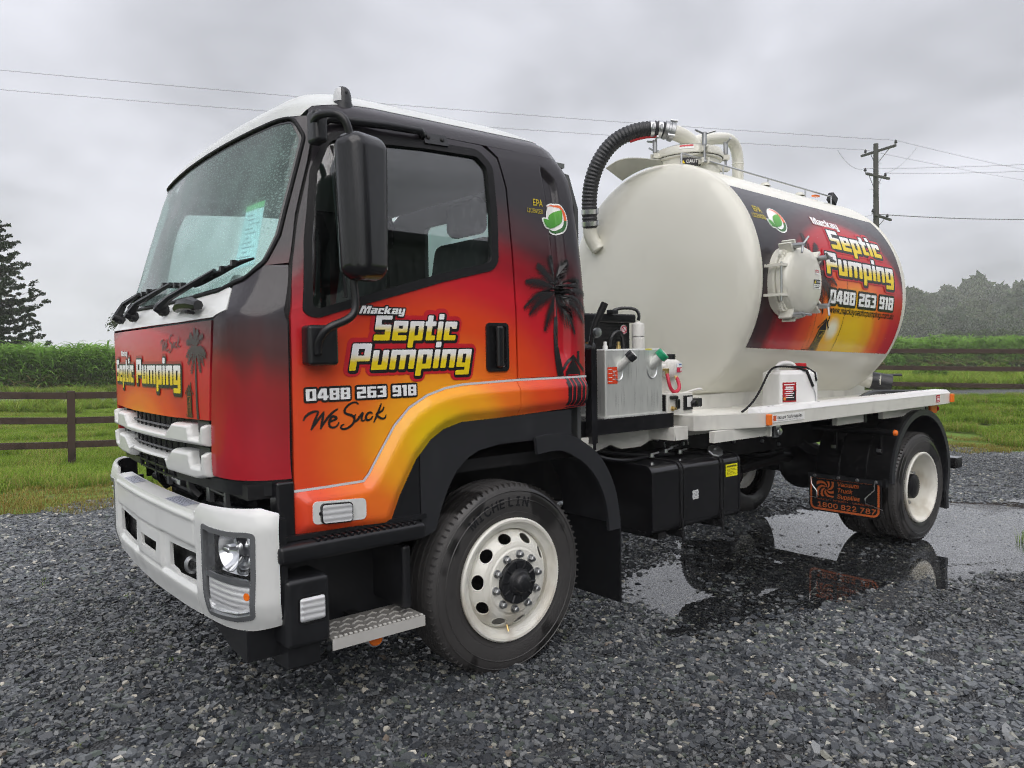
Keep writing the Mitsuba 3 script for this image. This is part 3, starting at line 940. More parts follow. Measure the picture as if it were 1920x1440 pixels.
qtr = add(f'{TR}__cab_panel', sheet(QTR.buffer(-.002), CABS, qtr_off, .03, .014), 'mat_side_print', smooth=45)
qoff = lambda k: (lambda P: qtr_off(P) + k)
emblem(qtr, CABS, (s_x(0.432), 2.325), .086, qoff(.003))
YLW = (0.55, 0.42, 0.01)
small_text(qtr, 'EPA', CABS, (s_x(0.255), 2.378), .034, .003, YLW, width=.068, bold=True)
small_text(qtr, 'LICENCED', CABS, (s_x(0.212), 2.338), .0225, .003, YLW, width=.112)
pt = (s_x(0.385), 1.935)
pg = affinity.translate(palm(.240, 4, [(-.005, 0), (-.020, -.18), (-.015, -.32), (.012, -.462)], .045), *pt)
qclip = QTR.buffer(-.004)
layer(qtr, 'palm_picture', pg & qclip, CABS, qoff(.006), BLK, .010, label='black palm tree silhouette')
oh, ol = outhouse(.30)
cap = [affinity.translate(g, s_x(0.492), 1.293) for g in (oh, ol)]
layer(qtr, 'outhouse_picture', cap[0] & qclip, CABS, qoff(.004), BLK, .012, label='black outhouse silhouette with a moon in its door')
layer(qtr, 'outhouse_picture', cap[1] & qclip, CABS, qoff(.006), RED, .010)
fclip = FLARE.buffer(-.004)
foff = lambda k: (lambda P: flare_off(P) + k)
blk = affinity.translate(affinity.scale(sbox(-.075, 0, .075, .2), 1, 1), s_x(0.492), 1.305)
layer(flare2, 'outhouse_picture', unary_union([cap[0], blk]) & fclip, CABS, foff(.002), BLK, .015)
layer(flare2, 'outhouse_picture', unary_union([affinity.translate(LineString([(k, .02), (k + .01, .19)]).buffer(.004), s_x(.492), 1.3) for k in (-.05, -.02, .02, .05)]) & fclip, CABS, foff(.003), RED, .015)
far_q = add(f'{TR}__cab_panel', sheet(mirror_t(QTR.buffer(-.002)), CABS, 0, .03, .06), 'mat_side_print', smooth=45)

# A pillars, corner panels, cowl, front panel
WSO = rnd(Polygon([(s_y(.150), 2.00), (s_y(.215), 1.93), (s_y(.40), 1.893), (s_y(.75), 1.875), (s_y(YC), 1.868)] + [(s_y(2 * YC - y), z) for y, z in ((.75, 1.875), (.40, 1.893), (.215, 1.93), (.150, 2.00), (.128, 2.12), (.125, 2.3), (.122, 2.56), (.17, 2.655), (.5, 2.662))] + [(s_y(YC), 2.663), (s_y(.5), 2.662), (s_y(.17), 2.655), (s_y(.122), 2.56), (s_y(.125), 2.3), (s_y(.128), 2.12)]), .06)
_df = [(s_x(x - .010, z), z) for x, z in ((-1.073, 2.0), (-1.03, 2.21), (-0.992, 2.34), (-0.96, 2.445), (-0.928, 2.565), (-0.90, 2.625), (-0.87, 2.662))]
PIL = Polygon(_df + [(s_y(.42), 2.662), (s_y(.42), 2.60), (s_y(.30), 2.0), (s_x(-1.155, 2.0), 1.99)]).buffer(0) - WSO.buffer(.003)
PIL = max(polys(PIL), key=lambda g: g.area)
pil = add(f'{TR}__pillar', sheet(PIL, CABS, 0, .04, .035), 'mat_side_print')
add(f'{TR}__pillar', sheet(mirror_t(PIL), CABS, 0, .04, .05), 'mat_side_print')
COR = Polygon([(s_y(.362), 1.105), (s_y(.348), 1.34), (s_y(.330), 1.50), (s_y(.290), 1.772), (s_y(.210), 1.803), (s_y(.275), 1.90), (s_y(.32), 1.990), (s_x(-1.086, 1.99), 1.990), (s_x(-1.099, 1.9), 1.9), (s_x(-1.112, 1.75), 1.75), (s_x(-1.114), 1.5), (s_x(-1.118), 1.098), (s_x(-1.25), 1.098)]) - WSO.buffer(.003)
COR = max(polys(COR), key=lambda g: g.area)
cor = add(f'{TR}__corner_panel', sheet(COR, CABS, 0, .04, .03), 'mat_corner_print', label='charcoal to red corner panel')
add(f'{TR}__corner_panel', sheet(mirror_t(COR), CABS, 0, .04, .05), 'mat_corner_print')
WSI = WSO.buffer(-.024)
add(f'{TR}__cowl', sheet(Polygon([(s_y(y), z) for y, z in ((.300, 1.778), (.220, 1.806), (.283, 1.90), (.40, 1.92), (YC, 1.92), (2.0, 1.92), (2.117, 1.90), (2.18, 1.806), (2.10, 1.778), (1.5, 1.772), (.7, 1.772))]) - WSO.buffer(.003), CABS, 0, .04, .04), 'mat_cab_white')
HOOD = Polygon([(s_y(.356), 1.338), (s_y(.340), 1.50), (s_y(.302), 1.768), (s_y(.7), 1.764), (s_y(YC), 1.762), (s_y(1.57), 1.764), (s_y(2.098), 1.768), (s_y(2.06), 1.5), (s_y(2.044), 1.338), (s_y(1.5), 1.332), (s_y(.8), 1.332)])
hood = add(f'{TR}__front_panel', sheet(HOOD.buffer(-.003), CABS, .004, .04, .04), 'mat_front_print', label='glossy red and orange front panel with lettering')
title(hood, 'Septic Pumping', CABS, (s_y(1.99), 1.484), .122, 1.335, 0.05, off=.007, outline=(.012, .020), glow=(0.3, .02, .02))
title(hood, 'Mackay', CABS, (s_y(1.80), 1.628), .028, .195, .15, off=.007, outline=(0, .003), glow=(.45, .25, .25), plain=True, edge=.012)
layer(hood, 'lettering', affinity.translate(we_suck(.27), s_y(.925), 1.635), CABS, .0075, (0.10, 0.03, 0.035), .006, label='dark brush script')
pf = affinity.translate(palm(.115, 9, [(0, 0), (-.006, -.12), (-.004, -.24), (.004, -.315)], .022), s_y(.475), 1.655)
layer(hood, 'palm_picture', pf & HOOD.buffer(-.006), CABS, .0075, (0.045, 0.030, 0.034), .015, label='dark palm tree silhouette')
o1, o2 = [affinity.translate(g, s_y(.565), 1.345) for g in outhouse(.148)]
layer(hood, 'outhouse_picture', o1 & HOOD.buffer(-.006), CABS, .0075, (0.030, 0.022, 0.012), .015)
layer(hood, 'outhouse_picture', o2 & HOOD.buffer(-.006), CABS, .0085, (.35, .12, .02), .012)

# windscreen
ws = add(f'{TR}__windscreen', sheet(WSI.buffer(.02), CABS, -.004, 0, .07), 'mat_windscreen', smooth=True, label='rain-beaded windscreen')
add(f'{ws}__black_border', sheet(WSO.buffer(-.006) - WSI, CABS, -.002, 0, .03), 'mat_black_gloss', smooth=True)
b = np.array(WSO.buffer(-.004).segmentize(.03).exterior.coords)[:-1]
add(f'{ws}__rubber_seal', tube(CABS(b, .002), .009, 6, closed=True), 'mat_rubber_seal', smooth=True)

# roof: a black shoulder along the sides, then the white crown
RC = np.array([-0.26, YC])
ROOF_F = PchipInterpolator([0, .03, .08, .15, .30, .5, .75, 1.0], [0, .052, .096, .140, .212, .266, .298, .305])


def roof_f(uv):
    t, f = uv[:, 0], uv[:, 1]
    p = cab_f(np.stack([t, 0 * t + 2.66], 1))
    fr = sst(-0.75, -1.0, p[:, 0])
    k = f + 0 * fr
    return np.stack([RC[0] + (p[:, 0] - RC[0]) * (1 - k), RC[1] + (p[:, 1] - RC[1]) * (1 - k), 2.66 + ROOF_F(f)], 1)


ROOF = Surf(roof_f)
T0, T1 = -SS[-1], 0.0
ta, tb = s_x(-0.93, 2.66), tr_
edge = Polygon([(ta, .0), (tb, 0), (tb, .085), (s_x(-.62, 2.66), .082), (s_x(-.78, 2.66), .062), (ta, .03)])
add(f'{TR}__roof_edge', sheet(edge, ROOF, 0, .03, .03), 'mat_side_print', smooth=60)
add(f'{TR}__roof_edge', sheet(mirror_t(edge), ROOF, 0, .03, .05), 'mat_side_print', smooth=60)
n1, fs = 260, [0, .02, .04, .06, .085, .12, .17, .24, .33, .45, .6, .8, .97]
tt = np.linspace(T0 + .02, T1 - .02, n1)
dd = np.minimum(np.abs(tt - T0), np.abs(tt - T1))
f0 = np.interp(np.abs(tt + SMID), [0, SMID + ta - .02, SMID + ta, SMID + s_x(-.78, 2.66), SMID + s_x(-.62, 2.66), SMID], [0, 0, .03, .062, .082, .085])
G = np.array([[(t, a + (1 - a) * f) for f in fs] for t, a in zip(tt, f0)])
V = roof_f(G.reshape(-1, 2)) + [0, 0, .002]
m_ = len(fs)
Fq = [(i * m_ + j, ((i + 1) % n1) * m_ + j, ((i + 1) % n1) * m_ + j + 1, i * m_ + j + 1) for i in range(n1) for j in range(m_ - 1)]
roof = add(f'{TR}__roof', (V, np.array(Fq)[:, ::-1]), 'mat_roof_white', smooth=60)
# small clearance lamp on the roof edge
rl = np.array([-0.745, .245, 2.742])
add(f'{TR}__roof_lamp', cat(lathe([(0, .088), (.018, .086), (.032, .074), (.039, .05), (.041, .012), (.044, .010), (.045, -.02)], rl, (0, 0, 1), 24)), 'mat_grey_plastic', label='small domed roof lamp')
add(f'{TR}__roof_lamp__lens', xf(trimesh.intersections.slice_mesh_plane(trimesh.Trimesh(*lathe([(0, .084), (.018, .083), (.0325, .073), (.040, .05), (.0415, .016)], (0, 0, 0), (0, 0, 1), 24)), [-1, .5, 0], [-.006, 0, 0]), at=rl + [-.0012, -.0005, .001]), 'mat_silver_tape')
add(f'{TR}__roof_lamp__screw', lathe([(0, .004), (.006, .003), (.006, 0)], rl + [.0, -.04, .055], (0, -1, 0.2), 8), 'mat_chassis')

# rear wall of the cab with its window, floor, inside
RW = Polygon([(.12, 1.0), (2.15, 1.0), (2.15, 2.4), (2.08, 2.60), (1.9, 2.68), (.37, 2.68), (.19, 2.60), (.12, 2.4)])
WN = rnd(sbox(.62, 1.98, 1.65, 2.50), .05)
rw = add(f'{TR}__cab_back', prism(RW - WN, .585, .612, 'yz'), 'mat_interior')
add(f'{rw}__window_pane', prism(WN.buffer(.01), .596, .597, 'yz'), 'mat_side_glass')
add(f'{TR}__cab_floor', box(-1.28, .59, .12, 2.15, 1.02, 1.08), 'mat_chassis')
add(f'{TR}__headliner', box(-0.93, .57, .18, 2.09, 2.63, 2.655), 'mat_headliner')
add(f'{TR}__door_lining', sheet((DOOR - FRAME).buffer(-.03), CABS, -.06, .02, .08), 'mat_interior')
add(f'{TR}__door_lining', sheet(mirror_t((DOOR - FRAME).buffer(-.03)), CABS, -.06, .02, .08), 'mat_interior')
dash = add(f'{TR}__dashboard', cat(box(-1.24, -0.82, .22, 2.05, 1.50, 1.80, .05), box(-1.10, -0.78, 1.35, 1.95, 1.72, 1.88, .04), box(-1.20, -.86, .35, .95, 1.76, 1.83, .03)), 'mat_dash')


def seat(yc):
    k = add(f'{TR}__seat', box(-.55, .02, yc - .25, yc + .25, 1.42, 1.60, .06), 'mat_seat_cloth')
    add(f'{k}__backrest', xf(box(-.07, .08, -.25, .25, 0, .66, .06), 10, (0, 1, 0), (.02, yc, 1.58)), 'mat_seat_cloth')
    add(f'{k}__headrest', box(.08, .19, yc - .15, yc + .15, 2.26, 2.46, .05), 'mat_seat_cloth')


seat(.52); seat(1.72)
sw = tube([(-.62 + .115 * math.sin(a) * -1, 1.72 + .225 * math.cos(a), 1.90 + .195 * math.sin(a)) for a in np.linspace(0, 2 * math.pi, 40, endpoint=False)], .016, 8, closed=True)
wheel_ = add(f'{TR}__steering_wheel', sw, 'mat_dash', smooth=True)
add(f'{wheel_}__hub', cat(box(-.66, -.60, 1.64, 1.80, 1.84, 1.96, .02), rod((-.62, 1.50, 1.9), (-.62, 1.94, 1.9), .014), rod((-.63, 1.72, 1.9), (-.85, 1.72, 1.6), .03)), 'mat_dash')

# wipers
def wpt(y, z, off): return CABS(np.array([[s_y(y), z]]), off)[0]


def wiper(pv, hook, b0, b1):
    w = add(f'{TR}__wiper', cat(tube([wpt(*pv, .045), wpt(*hook, .055), wpt(*((np.array(b0) + np.array(b1)) / 2), .045)], [.024, .016, .010], 6)), 'mat_black_plastic')
    add(f'{w}__blade', tube([wpt(b0[0] + (b1[0] - b0[0]) * k, b0[1] + (b1[1] - b0[1]) * k, .022) for k in np.linspace(0, 1, 9)], [.006, .011, .012, .012, .013, .012, .011, .010, .005], 6), 'mat_rubber_seal')
    each(f'{w}__blade_clip', [box(*np.ravel(np.stack([q - .012, q + .012], 1))) for q in (wpt(b0[0] + (b1[0] - b0[0]) * k, b0[1] + (b1[1] - b0[1]) * k, .032) for k in (.2, .4, .6, .8))], 'mat_black_plastic')
    add(f'{w}__pivot', cat(lathe([(0, .035), (.022, .03), (.027, 0), (.03, -.02)], wpt(*pv, .035), (-1, 0, .5), 14), box(*np.ravel(np.stack([wpt(*pv, .02) - .022, wpt(*pv, .02) + .022], 1)), .008)), 'mat_black_plastic')


wiper((.905, 1.822), (.80, 1.862), (.66, 1.925), (.185, 2.012))
wiper((1.47, 1.818), (1.40, 1.870), (1.22, 1.972), (.70, 1.930))
wiper((1.89, 1.825), (1.865, 1.90), (1.86, 1.93), (1.30, 1.960))
add(f'{TR}__washer_nozzle', cat(tube([wpt(.72, 1.822, .022), wpt(.62, 1.826, .04), wpt(.50, 1.820, .042), wpt(.42, 1.812, .035)], [.02, .027, .030, .022], 8), rod(wpt(.5, 1.80, .01), wpt(.47, 1.79, .05), .008)), 'mat_black_plastic')

# permit sheet behind the glass (a thing of its own)
psurf = CABS
PAP = Polygon([(s_y(.425), 2.285), (s_y(.250), 2.292), (s_y(.222), 2.005), (s_y(.405), 2.0)])
k0 = add('paper_notice', sheet(PAP, psurf, -.022, .001, .05), 'mat_decal', smooth=True, color=np.tile([0.60, 0.74, 0.82], (len(sheet(PAP, psurf, -.022, .001, .05)[0]), 1)))
tag(k0, 'pale blue printed notice with a green band propped behind the windscreen', 'notice')
add(f'{k0}__green_band', (lambda q: (q[0], q[1]))(sheet(PAP & sbox(-9, 2.262, 9, 3), psurf, -.0205, 0, .03)), 'mat_decal', smooth=True, color=np.tile([0.10, 0.42, 0.10], (len(sheet(PAP & sbox(-9, 2.262, 9, 3), psurf, -.0205, 0, .03)[0]), 1)))
LN = unary_union([sbox(s_y(.385) + .012 * (i % 3), 2.235 - .021 * i, s_y(.385) + .06 + .07 * ((i * 7 % 5) / 4), 2.2385 - .021 * i) for i in range(10)]) & PAP
layer('paper_notice', 'print_lines', LN, psurf, -.0205, (0.10, 0.13, 0.2), .03)

# mirror on its bent arm
mi_ = f'{TR}__mirror'
mk_ = lambda u, y: None
mb = box(-.105, .105, -.085, .075, -.30, .30, .065)
v, f = va(mb); v = v * [1 - .0, 1, 1]; v[:, 0] *= 1 + .10 * (v[:, 2] / .3)
v, f = xf((v, f), 20, (0, 0, 1))
mirror = add(mi_, (v + [-.855, -.115, 2.215], f), 'mat_black_wet', 60, label='tall black door mirror on a bent arm')
add(f'{mirror}__glass', xf(box(.076, .080, -.055, .045, -.25, .25), 20, (0, 0, 1), (-.845, -.113, 2.215)), 'mat_chrome')
add(f'{mirror}__vent_mark', xf(box(-.018, .018, -.003, .003, -.055, .055, .0028), 20, (0, 0, 1), (-.905 + .045, -.200, 2.20)), 'mat_black_plastic')
add(f'{mirror}__arm', tube(spl([(-.955, .085, 2.575), (-.985, .01, 2.598), (-.965, -.07, 2.594), (-.935, -.115, 2.575), (-.910, -.125, 2.52), (-.90, -.12, 2.40)], 30), .017, 8), 'mat_black_plastic', smooth=True)
add(f'{mirror}__arm', tube(spl([(-.893, -.10, 1.95), (-.886, -.10, 1.83), (-.900, -.10, 1.775), (-.955, -.095, 1.742), (-1.005, -.085, 1.718), (-1.03, -.055, 1.67), (-1.03, -.04, 1.61)], 36), .017, 8), 'mat_black_plastic', smooth=True)
add(f'{mirror}__bracket', box(-1.066, -.932, -.035, .05, 1.568, 1.735, .016), 'mat_black_plastic')
add(f'{mirror}__bracket', cat(box(-.99, -.925, .02, .11, 2.50, 2.64, .02)), 'mat_black_plastic')
# rain gutter bar above the door
add(f'{TR}__grab_bar', tube([CABS(np.array([[s_x(x, z), z]]), o)[0] for x, z, o in ((-.90, 2.600, .02), (-.86, 2.622, .035), (-.6, 2.633, .038), (-.42, 2.640, .036), (-.39, 2.640, .012))], .020, 8), 'mat_black_plastic', smooth=True)
gb = add(f'{TR}__grab_bar__mount', sheet(side([(-.39, 2.655), (-.255, 2.660), (-.255, 2.606), (-.39, 2.602)]), CABS, .014, .02, .03), 'mat_black_plastic')
for x in (-.365, -.285):
    add(f'{TR}__grab_bar__bolt', lathe([(0, .009), (.010, .007), (.013, 0)], CABS(np.array([[s_x(x, 2.63), 2.632]]), .014)[0], (0, -1, .2), 10), 'mat_chassis')

# grille: two white bars with raised tabs over black mesh
GRL = Polygon([(s_y(.360), 1.332), (s_y(.370), 1.088), (s_y(.6), 1.078), (s_y(YC), 1.072), (s_y(1.80), 1.078), (s_y(2.03), 1.088), (s_y(2.04), 1.332)])
grille = add(f'{TR}__grille', sheet(GRL, CABS, -.045, .01, .06), 'mat_chassis', label='white two-bar grille over black mesh')


def gbar(zt, zb, zc, zn, last=False):
    """outline of one bar: its top, bottom, the low middle, the notch floor."""
    H = [(.372, zb), (.366, zt), (.410, zt), (.432, zn), (.530, zn), (.546, zt - .004), (.752, zt - .006), (.838, zc)]
    Hm = [(2 * YC - y, z) for y, z in reversed(H)]
    low = [(2.03, zb), (1.56, zb - .006), (YC, zb - .008), (.85, zb - .006)]
    if last: low = [(2.03, zb + .012), (1.93, zb - .006), (1.56, zb - .012), (1.53, zb + .035), (YC, zb + .030), (.88, zb + .034), (.855, zb - .014), (.47, zb - .016)]
    P = Polygon([(s_y(y), z) for y, z in H + Hm + low]).buffer(0)
    return max(polys(P), key=lambda g: g.area)


for zt, zb, zc, zn, last in ((1.322, 1.226, 1.262, 1.262, False), (1.202, 1.094, 1.148, 1.140, True)):
    P = gbar(zt, zb, zc, zn, last)
    rise = lambda q, P=P: .002 + .026 * sst(0, .011, shapely.distance(shapely.points(q), P.boundary))
    add(f'{grille}__bar', sheet(rnd(P.buffer(-.002), .004), CABS, rise, .05, .009), 'mat_cab_white', smooth=40, label='white grille bar with two raised tabs')
for z in (1.285, 1.172):
    add(f'{grille}__rail', tube(CABS(np.array([[s_y(y), z] for y in np.linspace(.8, 1.6, 14)]), -.016), .006, 6), 'mat_black_plastic')
for y in np.linspace(.74, 1.66, 11):
    add(f'{grille}__slat', cat(*[tube(CABS(np.array([[s_y(y), a], [s_y(y), b_]]), -.028), .005, 4) for a, b_ in ((1.235, 1.33), (1.11, 1.215))]), 'mat_black_plastic')
for yy in (.48, 1.92):
    for zz in (1.30, 1.185):
        add(f'{grille}__vent', sheet(sbox(*sorted((s_y(yy - .06), s_y(yy + .06)))[:1], zz - .045, sorted((s_y(yy - .06), s_y(yy + .06)))[1], zz + .03), CABS, -.02, .01, .03), 'mat_grey_plastic')
add(f'{grille}__lower_frame', cat(*[sheet(Polygon([(s_y(a), 1.075), (s_y(b2), 1.075), (s_y(b2), 1.035), (s_y(a), 1.035)]).buffer(0), CABS, -.015, .02, .06) for a, b2 in ((.40, .86), (1.54, 2.0))],
                                *[tube(CABS(np.array([[s_y(y), zq] for y in np.linspace(.86, 1.54, 10)]), -.02), .007, 5) for zq in (1.07, 1.035)],
                                *[tube(CABS(np.array([[s_y(y), 1.03], [s_y(y), 1.10]]), -.02), .009, 5) for y in (.9, 1.04, 1.2, 1.36, 1.52)]), 'mat_black_plastic')
add(f'{TR}__corner_valance', sheet(Polygon([(s_y(.42), 1.09), (s_y(.42), 1.035), (s_x(-1.16), 1.03), (s_x(-1.12), 1.03), (s_x(-1.12), 1.095), (s_x(-1.25), 1.095)]).buffer(0), CABS, -.012, .03, .04), 'mat_black_plastic')
add(f'{TR}__corner_post', cat(box(-1.185, -1.105, .055, .14, .80, 1.09, .012)), 'mat_black_wet')

# bumper
bt = lambda y: b_y(y)
BMP = Polygon([(bt(-.012), .975), (bt(.02), .997), (bt(.12), .992), (bt(.30), .985), (bt(.42), .982), (bt(.47), .945), (bt(.8), .938), (bt(YC), .936), (bt(1.60), .938), (bt(1.93), .945), (bt(1.98), .982), (bt(2.10), .985), (bt(2.38), .995), (bt(2.412), .97),
               (bt(2.412), .50), (bt(2.2), .487), (bt(2.03), .478), (bt(1.73), .462), (bt(YC), .455), (bt(.67), .462), (bt(.37), .474), (bt(.2), .480), (bt(.05), .492), (bt(-.012), .515)])
HL = rnd(Polygon([(bt(.385), .905), (bt(.30), .899), (bt(.16), .900), (bt(.06), .905), (bt(.028), .900), (bt(.030), .72), (bt(.038), .552), (bt(.12), .528), (bt(.25), .514), (bt(.372), .506), (bt(.384), .7)]), .022)
SLOT = [rnd(Polygon([(bt(y), z) for y, z in pts]), .006) for pts in ([(.485, .745), (.885, .735), (.875, .622), (.80, .610), (.78, .596), (.49, .612)], [(1.05, .705), (1.35, .705), (1.335, .645), (1.065, .645)])]
SLOT.append(affinity.scale(SLOT[0], -1, 1, origin=(-BS[-1] / 2, 0)))
HLF = affinity.scale(HL, -1, 1, origin=(-BS[-1] / 2, 0))


def bmp_off(P):
    z, t = P[:, 1], P[:, 0]
    yy = np.interp(-t, BS, _bc[:, 1]); mid = sst(.46, .50, yy) * sst(1.94, 1.90, yy)
    r = mid * (.022 * sst(.885, .905, z) * 0 - .022 * sst(.785, .768, z) * sst(.575, .592, z))       # recessed band round the slots
    ridge = mid * .010 * np.exp(-((z - .905) / .009) ** 2) - .007 * np.exp(-((yy - .478) / .006) ** 2) - .007 * np.exp(-((yy - 1.922) / .006) ** 2)
    pl = -.0 + .016 * sst(.955, .985, yy) * sst(1.445, 1.415, yy) * sst(.575, .60, z) * sst(.79, .76, z)
    return r + ridge + pl


bump = add(f'{TR}__bumper', sheet(rnd(BMP, .012) - unary_union(SLOT) - HL.buffer(-.004) - HLF.buffer(-.004), BUMP, bmp_off, .016, .011), 'mat_cab_white', smooth=45)
shelf = Polygon([(bt(y), z) for y, z in [(.44, 0), (1.96, 0), (1.96, .085), (.44, .085)]])
SHELF = Surf(lambda q: (lambda b, k: np.stack([b[:, 0] + k, b[:, 1], .938 + .006 * np.sin(k * 20)], 1))(bump_f(np.stack([q[:, 0], 0 * q[:, 0] + .936], 1)), q[:, 1]))
add(f'{bump}__shelf', sheet(shelf, SHELF, 0, .012, .05), 'mat_cab_white')
for a, b2 in ((.62, .90), (1.50, 1.76)):
    lab = Polygon([(bt(y), z) for y, z in [(a, .008), (b2, .008), (b2, .074), (a, .074)]])
    layer(bump, 'warning_label', lab, SHELF, .002, (.36, .38, .44), .03, label='pale grey printed label')
    layer(bump, 'warning_label', unary_union([sbox(lab.bounds[0] + .015 + .01 * (i % 2), .014 + .0105 * i, lab.bounds[2] - .015 - .03 * (i % 3), .0165 + .0105 * i) for i in range(6)]), SHELF, .003, (.10, .11, .15), .03)
for g in SLOT: pass
add(f'{bump}__slot_liner', cat(box(-1.33, -1.30, .42, 1.98, .55, .80), box(-1.34, -1.24, .42, .44, .52, .92), box(-1.34, -1.24, 1.96, 1.98, .52, .92)), 'mat_chassis')
add(f'{bump}__tow_hook', tube(spl([(-1.34, .60, .69), (-1.385, .60, .70), (-1.39, .60, .665), (-1.34, .60, .65)], 14), .013, 8), 'mat_zinc')
each(f'{bump}__end_flange', [box(-1.30, -1.19, 2.32, 2.35, .55, .985), box(-1.20, -1.17, .0, .06, .54, .95)], 'mat_black_plastic')

for hi, Hp in enumerate((HL, HLF)):
    h = add(f'{TR}__headlight', sheet(Hp.buffer(.001) - Hp.buffer(-.020), BUMP, .004, .05, .02), 'mat_lamp_grey', label='tall headlight unit in a dark bezel')
    add(f'{h}__chrome_strip', sheet((Hp.buffer(-.020) - Hp.buffer(-.032)) & sbox(-9, .3, 9, .58), BUMP, -.004, .02, .02), 'mat_chrome')
    inn = Hp.buffer(-.020)
    t0, _, t1, _ = inn.bounds
    add(f'{h}__housing', sheet(inn.buffer(.006), BUMP, -.085, .004, .04), 'mat_black_gloss')
    add(f'{h}__lens', sheet(inn & sbox(-9, .70, 9, 2), BUMP, -.008, 0, .03), 'mat_lens', smooth=True)
    sg = 1 if hi == 0 else -1
    tc = (t0 + t1) / 2
    tl = lambda k: tc + sg * k
    q = lambda k, z, o: BUMP(np.array([[tl(k), z]]), o)[0]
    ax = q(-.03, .83, .0) - q(-.03, .83, -.06)
    add(f'{h}__reflector', lathe([(.012, -.075), (.035, -.068), (.062, -.050), (.078, -.026), (.084, -.014), (.088, -.014)], q(.03, .818, .0), ax, 32), 'mat_lamp_silver', smooth=30)
    add(f'{h}__reflector', sheet(rnd(sbox(*sorted((tl(-.085), tl(.12)))[:1], .715, sorted((tl(-.085), tl(.12)))[1], .79), .012), BUMP, lambda P: -.040 - 0.5 * (P[:, 1] - .715), .004, .015), 'mat_lamp_silver', smooth=20)
    add(f'{h}__bulb_shade', cat(xf(box(-.03, .03, -.035, .035, -.012, .012, .008), 0, at=q(.02, .822, -.035))), 'mat_chrome')
    add(f'{h}__side_reflector', sheet(rnd(sbox(*sorted((tl(.06), tl(.145)))[:1], .80, sorted((tl(.06), tl(.145)))[1], .875), .01), BUMP, lambda P: -.030 - .25 * np.abs(P[:, 1] - .84), .004, .015), 'mat_lamp_silver')
    add(f'{h}__divider', sheet((inn & sbox(-9, .682, 9, .708)), BUMP, -.006, .02, .02), 'mat_lamp_silver')
    add(f'{h}__indicator_lens', sheet(inn.buffer(-.012) & sbox(-9, .3, 9, .68), BUMP, -.012, .02, .02), 'mat_frosted_lens', label='ribbed clear indicator lens')
    add(f'{h}__indicator_bulb', sheet(Point(tl(.135), .64).buffer(.016), BUMP, -.0105, 0, .01), 'mat_orange_lens')

# things seen in the gap between bumper and grille
add(f'{TR}__radiator', box(-1.12, -1.06, .45, 1.82, .55, 1.06), 'mat_chassis')
gap = [rod((-1.20, .40, .92), (-1.20, 1.85, .92), .022), rod((-1.24, .5, .985), (-1.22, 1.7, 1.0), .012)]
gap += [tube(spl([(-1.25, 1.45, 1.06), (-1.27, 1.5, .98), (-1.22, 1.52, .90)], 12), .02, 6), tube(spl([(-1.2, .95, 1.06), (-1.26, .93, 1.0), (-1.24, .86, .93)], 12), .028, 7), tube(spl([(-1.23, 1.62, 1.03), (-1.25, 1.60, .95), (-1.2, 1.55, .90)], 12), .014, 6)]
add(f'{TR}__engine_pipes', cat(*gap), 'mat_black_plastic')
for y, w in ((1.38, .05), (.70, .06), (.48, .035)):
    add(f'{TR}__latch_bracket', cat(Polygon_prism := prism(Polygon([(y, .93), (y + w, .93), (y + w * .6, 1.06), (y + w * .35, 1.06)]), -1.25, -1.23, 'yz')), 'mat_zinc')
add(f'{TR}__hook_latch', cat(tube(spl([(-1.27, 1.10, .985), (-1.285, 1.14, 1.0), (-1.28, 1.19, .99), (-1.25, 1.2, .96)], 12), .011, 6), box(-1.29, -1.25, 1.05, 1.10, .97, 1.0, .006)), 'mat_steel')

# running board, step and corner lamp box
add(f'{TR}__running_board', cat(box(-1.215, -.52, -.035, .10, .765, .842, .02)), 'mat_black_plastic')
rbd = f'{TR}__running_board'
add(f'{rbd}__tread', cat(*[box(x, x + .014, -.028, .03, .84, .852, .003) for x in np.arange(-1.05, -.56, .031)]), 'mat_black_wet', kind='stuff')
add(f'{TR}__lower_skirt', cat(box(-1.20, -.48, .03, .09, .845, .865), box(-1.12, -.50, .30, .34, .35, .80), box(-.62, -.57, .02, .32, .44, .74, .02)), 'mat_black_plastic')
cb = add(f'{TR}__corner_box', box(-1.195, -1.0, -.035, .17, .415, .702, .025), 'mat_black_plastic')
add(f'{cb}__lamp', xf(box(-.056, .056, -.016, .01, -.05, .05, .014), 0, at=(-1.085, -.036, .572)), 'mat_frosted_lens', label='clear square cornering lamp')
add(f'{cb}__lamp_rim', prism(rnd(sbox(-1.146, .514, -1.024, .630), .02) - rnd(sbox(-1.136, .524, -1.034, .620), .016), -.042, -.034, 'xz'), 'mat_black_gloss')
st = add(f'{TR}__step', cat(box(-1.0, -.545, -.035, .19, .414, .420), box(-.999, -.546, -.036, -.033, .376, .414)), 'mat_step_plate', label='toothed bare metal step')
add(f'{st}__front_edge', box(-1.0, -.545, -.041, -.036, .372, .419), 'mat_step_lug')
add(f'{st}__teeth', cat(*[box(x, x + .013, -.041, -.026, .4195, .428, .002) for x in np.arange(-.99, -.56, .0235)]), 'mat_step_lug', kind='stuff')
for r_, yy in enumerate((.03, .085, .14)):
    for x in np.arange(-.975 + .02 * (r_ % 2), -.57, .062):
        add(f'{st}__lug', cat(xf(box(-.022, .022, -.003, .003, 0, .005), 32, at=(x, yy, .4185)), xf(box(-.014, .014, -.003, .003, 0, .005), -58, at=(x + .022, yy + .003, .4185))), 'mat_step_lug')
